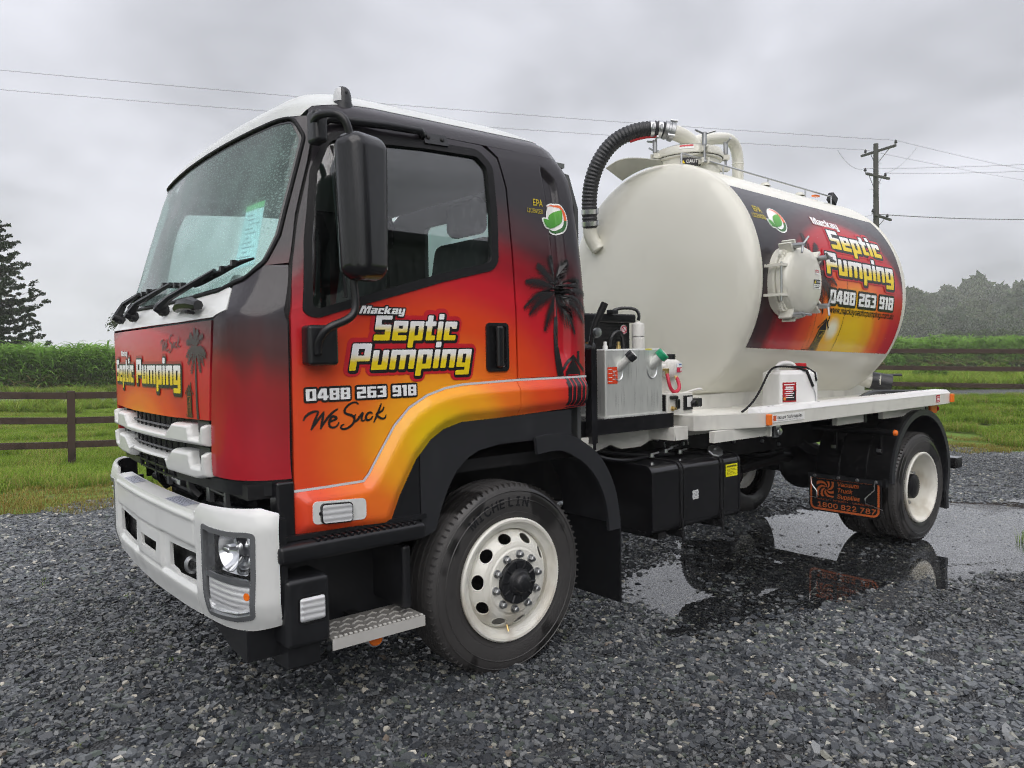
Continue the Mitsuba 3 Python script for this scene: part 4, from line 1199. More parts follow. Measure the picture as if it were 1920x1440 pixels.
add(f'{TR}__front_valance', cat(prism(rnd(Polygon([(.02, .315), (.20, .315), (.30, .36), (.66, .455), (.66, .49), (.02, .49)]), .01), -1.17, -1.03, 'yz'), prism(Polygon([(.10, .36), (.30, .37), (.66, .455), (.66, .49), (.10, .49)]), -1.31, -1.17, 'yz')), 'mat_black_plastic')
rf = add(f'{TR}__reflector', lathe([(0, .010), (.030, .009), (.034, 0)], (-.755, .04, .342), (0, -1, 0), 20), 'mat_orange_lens', label='round amber reflector')
add(f'{rf}__plate', prism(unary_union([Point(-.755, .342).buffer(.036), Polygon([(-.805, .335), (-.755, .375), (-.705, .349), (-.755, .309)])]).buffer(.004), .041, .046, 'xz'), 'mat_steel')
add(f'{TR}__reflector__bracket', box(-.78, -.73, .046, .30, .33, .405), 'mat_chassis')
# ---------------------------------------------------------------- wheels (these stand level on the ground: world frame)
TYRE = [(.300, -.055), (.302, -.020), (.330, -.004), (.385, .004), (.430, .000), (.455, -.010), (.474, -.026), (.4825, -.045)]


def tread_prof(w):
    p = list(TYRE)
    g = [.075, .115, .165, .205]
    for x in g:
        x = x / .27 * w
        p += [(.484, -x + .006), (.472, -x + .004), (.472, -x - .004), (.484, -x - .006)]
    back = [(r, -w - h) for r, h in reversed(TYRE)]
    return p + back


def wheel(key, x, yo, zc, out=-1, front_=True, dual=False, label=None, w=.27):
    c, ax = np.array([x, yo, zc]), (0, out, 0)
    k = num(key)
    if label: labels[k] = {'label': label}
    A = lambda n, m, mt, sm=35, **kw: add(f'{k}__{n}', m, mt, sm, body=False, **kw)
    A('tyre', lathe(tread_prof(w), c, ax, 96), 'mat_tyre', 40)
    # shoulder sipes and moulded rings
    an = np.linspace(0, 2 * np.pi, 84, endpoint=False)
    sip = []
    for a in an:
        d, t = np.array([math.cos(a), 0, math.sin(a)]), np.array([-math.sin(a), 0, math.cos(a)])
        q = [c + d * r + t * s + np.array(ax) * h for r in (.462, .4835) for s in (-.003, .003) for h in (-.052, -.0185)]
        sip.append(va(trimesh.convex.convex_hull(np.array(q))))
    A('tread_edge', cat(*sip), 'mat_tyre', False, kind='stuff')
    A('sidewall_ring', cat(*[lathe([(r - .003, h), (r, h + .003), (r + .003, h)], c, ax, 72) for r, h in ((.340, -.004), (.405, .0035), (.447, -.004))]), 'mat_tyre')
    if front_:
        rim = [(.298, -.030), (.310, -.012), (.312, .004), (.304, .012), (.292, .010), (.284, -.004), (.268, -.014), (.256, -.020)]
        R = A('rim', lathe(rim + [(.250, -.060), (.247, -.10), (.247, -.2)], c, ax, 96), 'mat_rim_cream', 40, label='cream steel wheel with round hand holes')
        disc_prof = [(.250, -.045), (.236, -.020), (.215, .004), (.195, .020), (.178, .026), (.166, .028), (.158, .034), (.110, .034)]
        V, F = lathe(disc_prof, (0, 0, 0), (0, 0, 1), 240)
        # hand holes: ten rounded openings through the sloping disc
        cen = V[F].mean(1)
        r_, a_ = np.hypot(cen[:, 0], cen[:, 1]), np.arctan2(cen[:, 1], cen[:, 0])
        prof = np.array(disc_prof)[::-1]
        fine = [(r, np.interp(r, prof[:, 0], prof[:, 1])) for r in np.linspace(.110, .250, 90)[::-1]]
        V, F = lathe(fine, (0, 0, 0), (0, 0, 1), 400)
        cen = V[F].mean(1); r_, a_ = np.hypot(cen[:, 0], cen[:, 1]), np.arctan2(cen[:, 1], cen[:, 0])
        ph = (a_ + np.pi) / (2 * np.pi) * 10 + .15
        da = (ph - np.floor(ph) - .5) * 2 * np.pi / 10 * .214
        hole = (da / .039) ** 2 + ((r_ - .214) / .024) ** 2 < 1
        F2 = F[~hole]
        rot = trimesh.geometry.align_vectors([0, 0, 1], ax)[:3, :3]
        A('rim__disc', (V @ rot.T + c, F2), 'mat_rim_cream', True)
        A('rim__disc_lip', cat(*[tube([rot @ np.array([(.214 + .0245 * math.sin(t)) * math.cos(a + .0398 / .214 * math.cos(t)), (.214 + .0245 * math.sin(t)) * math.sin(a + .0398 / .214 * math.cos(t)), np.interp(.214 + .0245 * math.sin(t), prof[:, 0], prof[:, 1]) - .004]) + c for t in np.linspace(0, 2 * np.pi, 20, endpoint=False)], .004, 6, closed=True)
                                 for a in [((n + .5 - .15) / 10) * 2 * np.pi - np.pi for n in range(10)]]), 'mat_rim_cream')
        A('inner_drum', lathe([(.245, -.16), (.19, -.13), (.0, -.12)], c, ax, 40), 'mat_chassis')
        H = A('hub_cap', lathe([(.112, .020), (.110, .052), (.100, .058), (.075, .056), (.066, .060), (.060, .074), (.052, .078), (.047, .095), (.040, .104), (.020, .110), (0, .111)], c, ax, 40), 'mat_black_plastic', 40, label='black plastic hub cap with ribs')
        for n in range(10):
            a = n / 10 * 2 * np.pi + .2
            d, t = rot @ np.array([math.cos(a), math.sin(a), 0]), rot @ np.array([-math.sin(a), math.cos(a), 0])
            A('hub_cap__rib', tube([c + d * .070 + np.array(ax) * .058, c + d * .104 + np.array(ax) * .058], .006, 5), 'mat_black_plastic')
            p = c + d * .1375
            a2 = (n + .5) / 10 * 2 * np.pi + .2
            d = rot @ np.array([math.cos(a2), math.sin(a2), 0]); p = c + d * .136
            A('wheel_nut', cat(lathe([(.0205, .034), (.0205, .040), (.016, .041)], p, ax, 16), lathe([(.015, .040), (.0150, .060), (.012, .063), (.009, .063), (.009, .068), (0, .068)], p, ax, 6)), 'mat_zinc', 25)
        A('valve', cat(rod(c + rot @ np.array([.225, -.03, -.005]), c + rot @ np.array([.255, -.03, .01]), .005)), 'mat_brass')
    else:
        rim = [(.298, -.030), (.310, -.012), (.312, .004), (.304, .012), (.292, .010), (.284, -.004), (.272, -.014), (.262, -.05), (.255, -.09), (.245, -.11), (.235, -.17)]
        A('rim', lathe(rim + [(.205, -.172), (.195, -.160), (.12, -.158), (.12, -.10), (.05, -.095), (0, -.095)], c, ax, 96), 'mat_rim_cream', 40, label='deep dished cream rear wheel')
        rot = trimesh.geometry.align_vectors([0, 0, 1], ax)[:3, :3]
        for n in range(10):
            a2 = (n + .5) / 10 * 2 * np.pi
            p = c + rot @ np.array([.165 * math.cos(a2), .165 * math.sin(a2), 0])
            A('wheel_nut', lathe([(.018, -.158), (.017, -.120), (.012, -.116), (0, -.112)], p, ax, 6), 'mat_zinc', 25)
        A('hub', lathe([(.11, -.10), (.105, -.06), (.07, -.045), (0, -.04)], c, ax, 30), 'mat_chassis')
    return k


wheel(f'{TR}__wheel', 0.0, 0.0, .466, -1, True, label='front wheel with cream rim and wet tyre')
wheel(f'{TR}__wheel', 0.0, 2.27, .466, 1, True)
wheel(f'{TR}__wheel', 4.64, -.012, .466, -1, False, label='rear wheel standing in the puddle')
wheel(f'{TR}__wheel', 4.64, .30, .466, -1, False)
wheel(f'{TR}__wheel', 4.64, 2.282, .466, 1, False)
wheel(f'{TR}__wheel', 4.64, 1.97, .466, 1, False)
# raised maker's word on the front tyre
tw_ = []
for n, ch in enumerate('MICHELIN'):
    P, F = text2(ch, .046, bold=True, wide=1.0)
    a = math.radians(128 - n * 7.2)
    P = P - [P[:, 0].mean(), .023]
    d, t = np.array([math.cos(a), math.sin(a)]), np.array([math.sin(a), -math.cos(a)])
    q = np.array([0, .466]) + d * (.395 + P[:, 1:2]) + t * P[:, :1]
    tw_.append((np.stack([q[:, 0], np.full(len(q), -.0052), q[:, 1]], 1), F))
add(f'{TR}__wheel__lettering', cat(*tw_), 'mat_black_plastic', False, body=False)

# ---------------------------------------------------------------- chassis
ch = add(f'{TR}__chassis_rail', box(-.9, 5.35, .72, .80, .74, 1.0), 'mat_chassis')
add(f'{TR}__chassis_rail', box(-.9, 5.35, 1.47, 1.55, .74, 1.0), 'mat_chassis')
each(f'{TR}__cross_member', [box(x, x + .12, .80, 1.47, .76, .95) for x in (-.8, .6, 1.7, 2.9, 4.1, 5.2)], 'mat_chassis')
add(f'{TR}__engine', cat(box(-1.0, .5, .78, 1.5, .55, 1.05, .1), box(.5, 1.5, .95, 1.32, .55, .85, .08), rod((1.5, 1.13, .7), (4.4, 1.13, .55), .05)), 'mat_chassis')
each(f'{TR}__axle', [cat(rod((4.62, .35, .46), (4.62, 1.92, .46), .10, 14), xf(trimesh.creation.icosphere(2, .24), at=(4.62, 1.10, .46), scale=1)), rod((0, .25, .40), (0, 2.0, .40), .07)], 'mat_chassis')
each(f'{TR}__spring', [tube(spl([(3.95, y, .78), (4.62, y, .60), (5.25, y, .82)], 14), .05, 6) for y in (.76, 1.51)] + [tube(spl([(-.75, y, .66), (0, y, .50), (.75, y, .66)], 14), .05, 6) for y in (.65, 1.62)], 'mat_chassis')
add(f'{TR}__exhaust_silencer', cat(lathe([(0, 0), (.12, .02), (.14, .06), (.14, .56), (.12, .60), (0, .62)], (2.75, 1.05, .52), (1, 0, 0), 24), rod((3.3, 1.0, .55), (3.9, .9, .62), .05)), 'mat_chassis')
hw = [(1.95, .955), (2.25, .90), (2.9, .86), (3.15, .93), (3.3, .83), (3.55, .78)]
for x, z in hw:
    add(f'{TR}__chassis_bolt', lathe([(0, .02), (.014, .018), (.018, 0)], (x, .719, z), (0, -1, 0), 8), 'mat_zinc')
add(f'{TR}__cable_tie', cat(rod((2.02, .70, .93), (2.05, .70, .84), .005), rod((2.28, .70, .97), (2.30, .70, .89), .005)), 'mat_white_plastic')

# fuel tank with straps
FT = rnd(sbox(.085, .475, .66, .90), .055)
ft = add(f'{TR}__fuel_tank', prism(FT, 1.175, 2.06, 'yz'), 'mat_black_gloss', 45, label='glossy black steel fuel tank')
add(f'{ft}__end_rib', cat(prism(FT.buffer(.004) - FT.buffer(-.018), 1.165, 1.19, 'yz'), prism(FT.buffer(.004) - FT.buffer(-.018), 2.05, 2.068, 'yz')), 'mat_black_wet')
for x in (1.185 + .245, 1.99 - .145):
    add(f'{ft}__strap', cat(prism(FT.buffer(.008) - FT.buffer(-.004), x, x + .022, 'yz'), prism(FT.buffer(.008) - FT.buffer(-.004), x + .030, x + .040, 'yz'), box(x, x + .03, .07, .60, .43, .468), rod((x + .012, .072, .55), (x + .012, .072, .40), .006)), 'mat_chassis')
for x in (1.30, 1.86):
    add(f'{ft}__bracket', box(x - .04, x + .04, .12, .70, .435, .475), 'mat_chassis')
cp = np.array([1.875, .155, .905])
fc = add(f'{ft}__filler_cap', cat(lathe([(.034, -.05), (.036, .01), (.052, .012), (.054, .034), (.048, .040), (0, .041)], cp, (-.25, -.62, .8), 8)), 'mat_zinc', 25, label='bright eight-sided filler cap')
add(f'{fc}__grip', xf(box(-.03, .03, -.008, .008, 0, .014, .004), 20, at=cp + np.array([-.25, -.62, .8]) / 1.04 * .042), 'mat_zinc')
ys = plane_surf((0, .0835, 0), (1, 0, 0), (0, 0, 1))
layer(ft, 'warning_label', sbox(1.905, .755, 2.035, .838), ys, .003, (0.72, 0.66, 0.01), .1, label='yellow printed label')
layer(ft, 'warning_label', unary_union([sbox(1.915, .818, 2.025, .829)] + [sbox(1.915, .768 + .009 * i, 2.02 - .012 * (i % 3), .7705 + .009 * i) for i in range(5)]), ys, .004, (.12, .11, .01), .1)
layer(ft, 'maker_plate', rnd(sbox(1.553, .652, 1.612, .710), .006), ys, .003, (.55, .56, .56), .1)
layer(ft, 'maker_plate', unary_union([sbox(1.560, .662 + .009 * i, 1.602, .665 + .009 * i) for i in range(5)]), ys, .004, (.15, .15, .15), .1)
for n, (a, b_) in enumerate((((.92, .28, .97), (1.95, .42, .93)), ((1.0, .35, .99), (1.66, .32, .915)), ((1.1, .5, 1.0), (1.75, .45, .93)))):
    add(f'{ft}__fuel_line', tube(spl([a, (a[0] + .25, a[1] + .03 * n, a[2] - .045), ((a[0] + b_[0]) / 2 + .1, (a[1] + b_[1]) / 2, .925), b_], 24), .011, 6), 'mat_black_plastic')
for p in ((1.42, .30, .915), (1.62, .35, .92), (1.68, .28, .915), (1.74, .40, .925)):
    add(f'{ft}__fitting', cat(lathe([(0, .028), (.012, .026), (.014, .004), (.02, 0)], p, (0, 0, 1), 10), rod(np.array(p) + [0, 0, .02], np.array(p) + [.05, -.015, .03], .006)), 'mat_steel')

# front mudguard behind the wheel and its rubber flap
MG = [(.21, 1.155), (.42, 1.152), (.50, 1.115), (.60, 1.050), (.685, .955), (.745, .84), (.775, .72), (.782, .63)]
mg_in = [(x - .0, z) for x, z in MG]
c2 = spl(MG, 30)
V = np.array([[x, y, z] for x, z in c2 for y in (.0, .43)]); F = np.array([(2 * i, 2 * i + 1, 2 * i + 3, 2 * i + 2) for i in range(29)])
sk = LineString(c2).buffer(.018, cap_style=2)
mgk = add(f'{TR}__mudguard', cat(prism(LineString(c2).buffer(.010, cap_style=2), .0, .45, 'xz'), prism(LineString(c2 + [-.03, -.03]).buffer(.045, cap_style=2), .0, .022, 'xz')), 'mat_grey_plastic', 40)
add(f'{mgk}__rib', cat(prism(LineString([(.40, 1.150), (.52, 1.105), (.64, 1.012)]).buffer(.022, cap_style=2), .06, .40, 'xz')), 'mat_black_plastic')
add(f'{TR}__mudflap', cat(xf(box(-.005, .005, 0, .50, -.49, 0), 0, at=(.795, .0, .665))), 'mat_black_plastic', label='plain black rubber mudflap')
for y in (.03, .24, .40):
    add(f'{TR}__mudflap__bolt', lathe([(0, .012), (.012, .010), (.015, 0)], (.789, y, .64), (-1, 0, 0), 8), 'mat_zinc')
add(f'{TR}__wheel_housing', cat(box(-.50, .62, .46, .48, .55, 1.20), box(-.52, .47, .06, .48, 1.17, 1.19), box(-.60, -.50, .30, .48, .45, 1.0)), 'mat_chassis')

# ---------------------------------------------------------------- platform with the aluminium water tank
add(f'{TR}__platform', cat(box(.66, 1.50, .185, .24, 1.115, 1.192), box(.66, 1.50, .185, .70, 1.185, 1.205), box(.70, .80, .19, .24, 1.03, 1.12), box(.66, .70, .185, .70, 1.03, 1.2), box(.70, .745, .12, .17, 1.08, 1.62), box(.66, 1.5, .64, .70, 1.03, 1.19)), 'mat_black_wet')
wt = add(f'{TR}__water_tank', box(.895, 1.415, .20, .58, 1.212, 1.620, .012), 'mat_alu_tank', 25, label='bare aluminium box tank with two angled filler necks')
add(f'{wt}__flange', box(.87, 1.44, .19, .60, 1.206, 1.216), 'mat_alu_tank')
for x, zc, col, r, L in ((1.012, 1.50, 'mat_black_plastic', .030, .105), (1.318, 1.515, 'mat_green_cap', .036, .085)):
    d = np.array([.42, -.62, .66]); d /= np.linalg.norm(d)
    o = np.array([x, .215, zc])
    nk = add(f'{wt}__filler_neck', tube([o - d * .03, o + d * L], r * .86, 18), 'mat_alu_tank')
    add(f'{nk}__cap', lathe([(r * .9, L - .012), (r * 1.12, L - .010), (r * 1.15, L + .024), (r * 1.02, L + .030), (0, L + .031)], o, d, 20), col, label='green screw cap' if 'green' in col else 'black screw cap with white disc')
    add(f'{nk}__cap_disc', lathe([(r * .72, L + .0315), (0, L + .0325)], o, d, 18), 'mat_white_plastic')
    add(f'{nk}__weld', tube([np.array([x + r * 1.35 * math.cos(a) * .95 - .008, .197, zc - .018 + r * 1.75 * math.sin(a)]) for a in np.linspace(math.pi * .95, math.pi * 2.05, 16)], .0035, 5), 'mat_steel')
wy = plane_surf((0, .20, 0), (1, 0, 0), (0, 0, 1))
layer(wt, 'warning_label', rnd(sbox(.912, 1.412, .998, 1.512), .004), wy, .0025, (.62, .055, .02), .2, label='red printed label')
layer(wt, 'warning_label', unary_union([sbox(.92 + .035 * (i % 2) * 1.0, 1.425 + .012 * i, .95 + .035 * (i % 2), 1.429 + .012 * i) for i in range(7)]), wy, .0035, (.75, .70, .66), .2)
layer(wt, 'warning_label', rnd(sbox(1.248, 1.612, 1.31, 1.619), .001), wy, .0035, (.72, .62, .02), .2)
for x, y in ((1.0, .30), (1.16, .34)):
    add(f'{wt}__breather', lathe([(.016, 0), (.016, .02), (.011, .022), (.011, .045), (0, .047)], (x, y, 1.62), (0, 0, 1), 12), 'mat_white_plastic' if y < .32 else 'mat_brass')
add(f'{wt}__side_pipe', cat(rod((.79, .24, 1.215), (.79, .24, 1.29), .011), rod((.79, .24, 1.29), (.79, .24, 1.31), .014)), 'mat_steel')
# radiator and pump gear behind the tank
rdt = add(f'{TR}__oil_cooler', cat(box(1.10, 1.62, .66, .78, 1.50, 1.83, .01), box(1.08, 1.64, .62, .80, 1.80, 1.86, .01), box(1.10, 1.18, .60, .66, 1.50, 1.82)), 'mat_black_wet')
add(f'{rdt}__fin', cat(*[box(1.19, 1.52, .652, .660, z, z + .008) for z in np.arange(1.58, 1.80, .022)]), 'mat_chassis', kind='stuff')
add(f'{rdt}__hose', tube(spl([(1.38, .60, 1.86), (1.40, .59, 1.885), (1.48, .55, 1.895), (1.52, .52, 1.885), (1.53, .50, 1.86), (1.525, .50, 1.81)], 24), .011, 7), 'mat_black_plastic')
add(f'{rdt}__hose', tube(spl([(1.25, .5, 1.64), (1.27, .48, 1.72), (1.33, .48, 1.73), (1.38, .5, 1.66), (1.40, .52, 1.60)], 20), .012, 7), 'mat_black_plastic')
add(f'{rdt}__plug', box(1.355, 1.41, .57, .63, 1.855, 1.885, .006), 'mat_black_plastic')
add(f'{rdt}__badge', lathe([(0, .002), (.032, .0015), (.033, 0)], (1.545, .650, 1.755), (0, -1, 0), 20), 'mat_white_plastic', label='round red and white no-touch badge')
pr_ = plane_surf((0, .647, 0), (1, 0, 0), (0, 0, 1))
layer(rdt, 'badge_print', (Point(1.545, 1.755).buffer(.027) - Point(1.545, 1.755).buffer(.021)) | LineString([(1.528, 1.772), (1.562, 1.738)]).buffer(.003), pr_, .002, (.55, .04, .08), .02)
fb = add(f'{TR}__overflow_bottle', cat(lathe([(0, 0), (.040, .002), (.043, .012), (.043, .095), (.040, .098)], (1.525, .50, 1.60), (0, 0, 1), 20), lathe([(.040, .103), (.043, .106), (.043, .178), (.036, .192), (.014, .196), (.014, .206), (0, .207)], (1.525, .50, 1.60), (0, 0, 1), 20)), 'mat_milky_bottle', label='tall milky white two-part bottle')
add(f'{fb}__band', lathe([(.0405, .095), (.0405, .106)], (1.525, .50, 1.60), (0, 0, 1), 20), 'mat_zinc')
lv = add(f'{TR}__pump_lever', tube([(.865, .30, 1.60), (.88, .28, 1.74), (.93, .25, 1.87)], [.014, .016, .016], 10), 'mat_black_plastic')
add(f'{lv}__grip', tube([(.888, .275, 1.76), (.945, .245, 1.895)], .022, 10), 'mat_rubber_seal')
add(f'{lv}__valve', cat(lathe([(0, .02), (.028, .018), (.03, 0)], (.885, .26, 1.72), (0, -1, 0), 14)), 'mat_steel')
add(f'{TR}__pump_pipework', cat(tube(spl([(.76, .4, 1.35), (.78, .36, 1.55), (.80, .34, 1.64), (.86, .34, 1.67)], 16), .016, 8), rod((.74, .30, 1.62), (.90, .30, 1.64), .02)), 'mat_black_plastic')
add(f'{TR}__pump_pipework__fitting', cat(rod((.88, .33, 1.62), (.88, .33, 1.665), .012), rod((.845, .30, 1.635), (.91, .30, 1.64), .008)), 'mat_brass')
# control box, hand washer bottle and its hose
ctl = add(f'{TR}__control_box', box(1.455, 1.715, .20, .42, 1.190, 1.328, .004), 'mat_tray_cream', label='cream control box with black knobs')
cy = plane_surf((0, .199, 0), (1, 0, 0), (0, 0, 1))
add(f'{ctl}__side_opening', box(1.448, 1.456, .21, .41, 1.20, 1.32), 'mat_chassis')
add(f'{ctl}__dial', cat(box(1.615, 1.70, .185, .20, 1.215, 1.310, .004)), 'mat_black_plastic')
layer(ctl, 'dial_face', sbox(1.635, 1.235, 1.690, 1.300), cy, .0155, (.62, .62, .60), .1)
add(f'{ctl}__knob', lathe([(.022, 0), (.022, .02), (.018, .032), (0, .033)], (1.692, .186, 1.255), (0, -1, 0), 14), 'mat_black_gloss')
add(f'{ctl}__knob', xf(box(-.016, .016, -.02, .0, -.035, .03, .008), 0, at=(1.55, .2, 1.262)), 'mat_black_gloss')
for x in (1.49, 1.522):
    add(f'{ctl}__knob', lathe([(.012, 0), (.013, .02), (.010, .03), (0, .031)], (x, .20, 1.303), (0, -1, 0), 12), 'mat_black_gloss')
add(f'{ctl}__brass_valve', lathe([(.016, 0), (.016, .01), (.009, .012), (.009, .03), (0, .031)], (1.505, .20, 1.232), (0, -1, 0), 10), 'mat_brass')
bo = add(f'{TR}__oil_bottle', xf(trimesh.creation.icosphere(3, 1.0), at=(0, 0, 0)), 'mat_milky_bottle') if False else None
prof = [(0, 0), (.05, .004), (.066, .02), (.07, .045), (.07, .085), (.062, .108), (.034, .122), (.030, .128)]
bv, bf = lathe(prof, (0, 0, 0), (0, 0, 1), 28); bv = bv * [1.15, .9, 1.0]
bo = add(f'{TR}__oil_bottle', cat((bv + [1.645, .33, 1.425], bf), box(1.53, 1.60, .30, .36, 1.47, 1.515, .012)), 'mat_milky_bottle', label='milky bottle with black cap, red hose and label')
add(f'{bo}__cap', lathe([(.034, .120), (.036, .123), (.036, .152), (.032, .156), (0, .157)], (1.645, .33, 1.425), (0, 0, 1), 22), 'mat_black_plastic')
add(f'{bo}__stand', cat(box(1.52, 1.70, .34, .36, 1.328, 1.45), box(1.58, 1.69, .30, .34, 1.328, 1.335)), 'mat_tray_cream')
LB = Surf(lambda q: np.stack([1.645 + .083 * np.sin(q[:, 0] / .075), .33 - .0655 * np.cos(q[:, 0] / .075), 1.425 + q[:, 1]], 1))
layer(bo, 'bottle_label', sbox(-.012, .035, .075, .098), LB, .003, (.74, .76, .80), .02)
layer(bo, 'bottle_label', sbox(-.012, .035, .075, .068), LB, .004, (.52, .03, .07), .02)
layer(bo, 'bottle_label', sbox(.008, .083, .055, .090), LB, .004, (.08, .15, .35), .02)
layer(bo, 'bottle_label', Point(.03, .052).buffer(.011), LB, .005, (.74, .72, .72), .02)
add(f'{bo}__hose', tube(spl([(1.535, .265, 1.455), (1.525, .245, 1.41), (1.535, .235, 1.36), (1.575, .235, 1.335), (1.615, .235, 1.35), (1.635, .25, 1.39), (1.638, .27, 1.425)], 36), .012, 8), 'mat_red_hose', smooth=True)
add(f'{bo}__fitting', cat(rod((1.53, .29, 1.48), (1.53, .25, 1.48), .009), rod((1.535, .265, 1.445), (1.535, .265, 1.48), .013), rod((1.637, .27, 1.415), (1.638, .275, 1.435), .012)), 'mat_brass')
add(f'{TR}__junction_box', box(1.80, 1.95, .30, .36, 1.215, 1.275, .006), 'mat_black_plastic')
add(f'{TR}__thin_hose', tube(spl([(1.72, .42, 1.40), (1.78, .43, 1.33), (1.86, .42, 1.305), (1.95, .38, 1.325), (2.02, .36, 1.33)], 20), .008, 6), 'mat_milky_bottle')
# cream brackets under the platform
for x0, x1 in ((.60, .735), (1.46, 1.60)):
    br = Polygon([(.13, 1.115), (.13, 1.045), (.16, 1.02), (.26, 1.02), (.29, 1.045), (.29, 1.115)])
    add(f'{TR}__platform_bracket', cat(prism(Polygon([(x0, 1.115), (x1, 1.115), (x1, 1.03), (x0 + .02, 1.03)]), .15, .156, 'xz'), prism(Polygon([(x0, 1.112), (x1, 1.112), (x1, 1.106), (x0, 1.106)]), .15, .40, 'xz'), prism(Polygon([(x0 + .02, 1.036), (x1, 1.036), (x1, 1.030), (x0 + .02, 1.030)]), .15, .40, 'xz'), box(x0, x0 + .006, .15, .4, 1.03, 1.115)), 'mat_tray_cream')
add(f'{TR}__sub_frame', cat(box(.70, 5.3, .42, .70, 1.005, 1.10), box(.70, 5.3, 1.57, 1.85, 1.005, 1.10), prism(Polygon([(.75, 1.10), (1.48, 1.10), (1.48, 1.02), (1.38, .985), (1.2, .985), (1.1, 1.02), (.95, .985), (.85, .985), (.78, 1.03)]), .36, .42, 'xz')), 'mat_tray_cream')

# ---------------------------------------------------------------- tray
TP = Polygon([(1.62, .12), (2.14, -.07), (5.08, -.07), (5.12, -.03), (5.12, 2.30), (5.08, 2.34), (2.14, 2.34), (1.62, 2.15)])
tray = add(f'{TR}__tray', cat(prism(TP.buffer(-.03), 1.075, 1.150, 'xy'), prism(TP.buffer(-.002) - TP.buffer(-.012), 1.082, 1.178, 'xy')), 'mat_tray_cream', 25, label='cream steel tray with a tread-plate edge')
tread = cat(*[(lambda a, b_: ((np.array([[*a[:2], 1.178], [*b_[:2], 1.178], [b_[2], b_[3], 1.222], [a[2], a[3], 1.222], [a[2] , a[3] + .085 , 1.226], [b_[2], b_[3] + .085, 1.226]]), np.array([[0, 1, 2], [0, 2, 3], [3, 2, 5], [3, 5, 4]]))))((2.06, -.045, 2.075, -.025), (5.10, -.07, 5.08, -.045))])
add(f'{tray}__tread_plate', (lambda v, f: (v, f))(*va((np.array([[2.14, -.0705, 1.174], [5.09, -.0705, 1.174], [5.07, -.045, 1.205], [2.13, -.045, 1.205], [2.13, .055, 1.209], [5.07, .055, 1.209], [5.07, .055, 1.15], [2.13, .055, 1.15], [2.10, -.056, 1.174], [2.10, .05, 1.15], [5.12, -.05, 1.174], [5.12, .05, 1.15]]),
    np.array([[0, 1, 2], [0, 2, 3], [3, 2, 5], [3, 5, 4], [4, 5, 6], [4, 6, 7], [8, 0, 3], [8, 3, 4], [8, 4, 9], [1, 10, 2], [10, 5, 2], [10, 11, 5]])))), 'mat_tread_white', False)
for x in (2.3, 2.35, 2.95, 3.95, 4.0, 4.7):
    add(f'{tray}__rivet', lathe([(0, .004), (.008, .003), (.01, 0)], (x, .0 + .01, 1.208), (0, 0, 1), 8), 'mat_zinc')
ty = plane_surf((0, -.0705, 0), (1, 0, 0), (0, 0, 1))
layer(tray, 'maker_label', sbox(2.215, 1.105, 2.62, 1.158), ty, .002, (.72, .72, .70), .2, label='white maker label')
layer(tray, 'maker_label', sbox(2.226, 1.116, 2.262, 1.152), ty, .003, (.55, .10, .04), .2)
small_text(tray, 'Vacuum Truck Supplies', ty, (2.272, 1.126), .021, .003, (.02, .02, .02), bold=True, wide=.98)
layer(tray, 'maker_label', sbox(2.275, 1.113, 2.56, 1.116), ty, .003, (.35, .35, .35), .2)
layer(tray, 'marker_label', sbox(4.79, 1.105, 4.86, 1.170), ty, .002, (.50, .02, .05), .2)
layer(tray, 'marker_label', unary_union([sbox(4.80, 1.112, 4.85, 1.118), sbox(4.80, 1.125, 4.85, 1.145), sbox(4.80, 1.152, 4.85, 1.157)]), ty, .003, (.7, .6, .6), .2)
for x in (2.155, 5.085):
    add(f'{tray}__marker_lamp', box(x - .016, x + .026, -.098, -.070, 1.092, 1.168, .007), 'mat_orange_lens', label='amber side marker lamp')
add(f'{TR}__tray_beam', cat(box(1.70, 2.30, .02, .06, 1.005, 1.078), box(2.30, 2.325, .0, .08, 1.0, 1.08)), 'mat_tray_cream')
add(f'{TR}__tray_beam', box(3.30, 3.72, .05, .09, 1.0, 1.078), 'mat_tray_cream')
add(f'{TR}__tray_beam', box(4.05, 4.85, .05, .09, 1.0, 1.078), 'mat_tray_cream')
add(f'{TR}__tray_beam_end', cat(box(2.322, 2.352, .005, .075, .998, 1.079), box(3.72, 3.75, .04, .10, .995, 1.079), box(4.85, 4.90, .04, .10, .995, 1.079)), 'mat_black_plastic')
bl = add(f'{TR}__side_light', cat(box(2.36, 2.42, .0, .07, .985, 1.078, .008), rod((2.39, -.02, 1.03), (2.39, .03, 1.03), .028, 14)), 'mat_lamp_grey')
add(f'{bl}__lens', cat(lathe([(0, .008), (.022, .006), (.026, 0)], (2.39, -.02, 1.03), (0, -1, 0), 16), box(2.365, 2.415, -.012, .0, 1.045, 1.072, .005)), 'mat_lamp_silver')
es = add(f'{TR}__stop_switch', box(4.93, 5.06, .03, .12, .99, 1.078, .008), 'mat_orange_lens', label='orange switch box with a red stop button')
add(f'{es}__button', lathe([(.012, 0), (.012, .03), (.028, .032), (.030, .048), (.024, .056), (0, .058)], (5.055, .07, 1.03), (1, -.3, 0), 16), 'mat_red_lens')

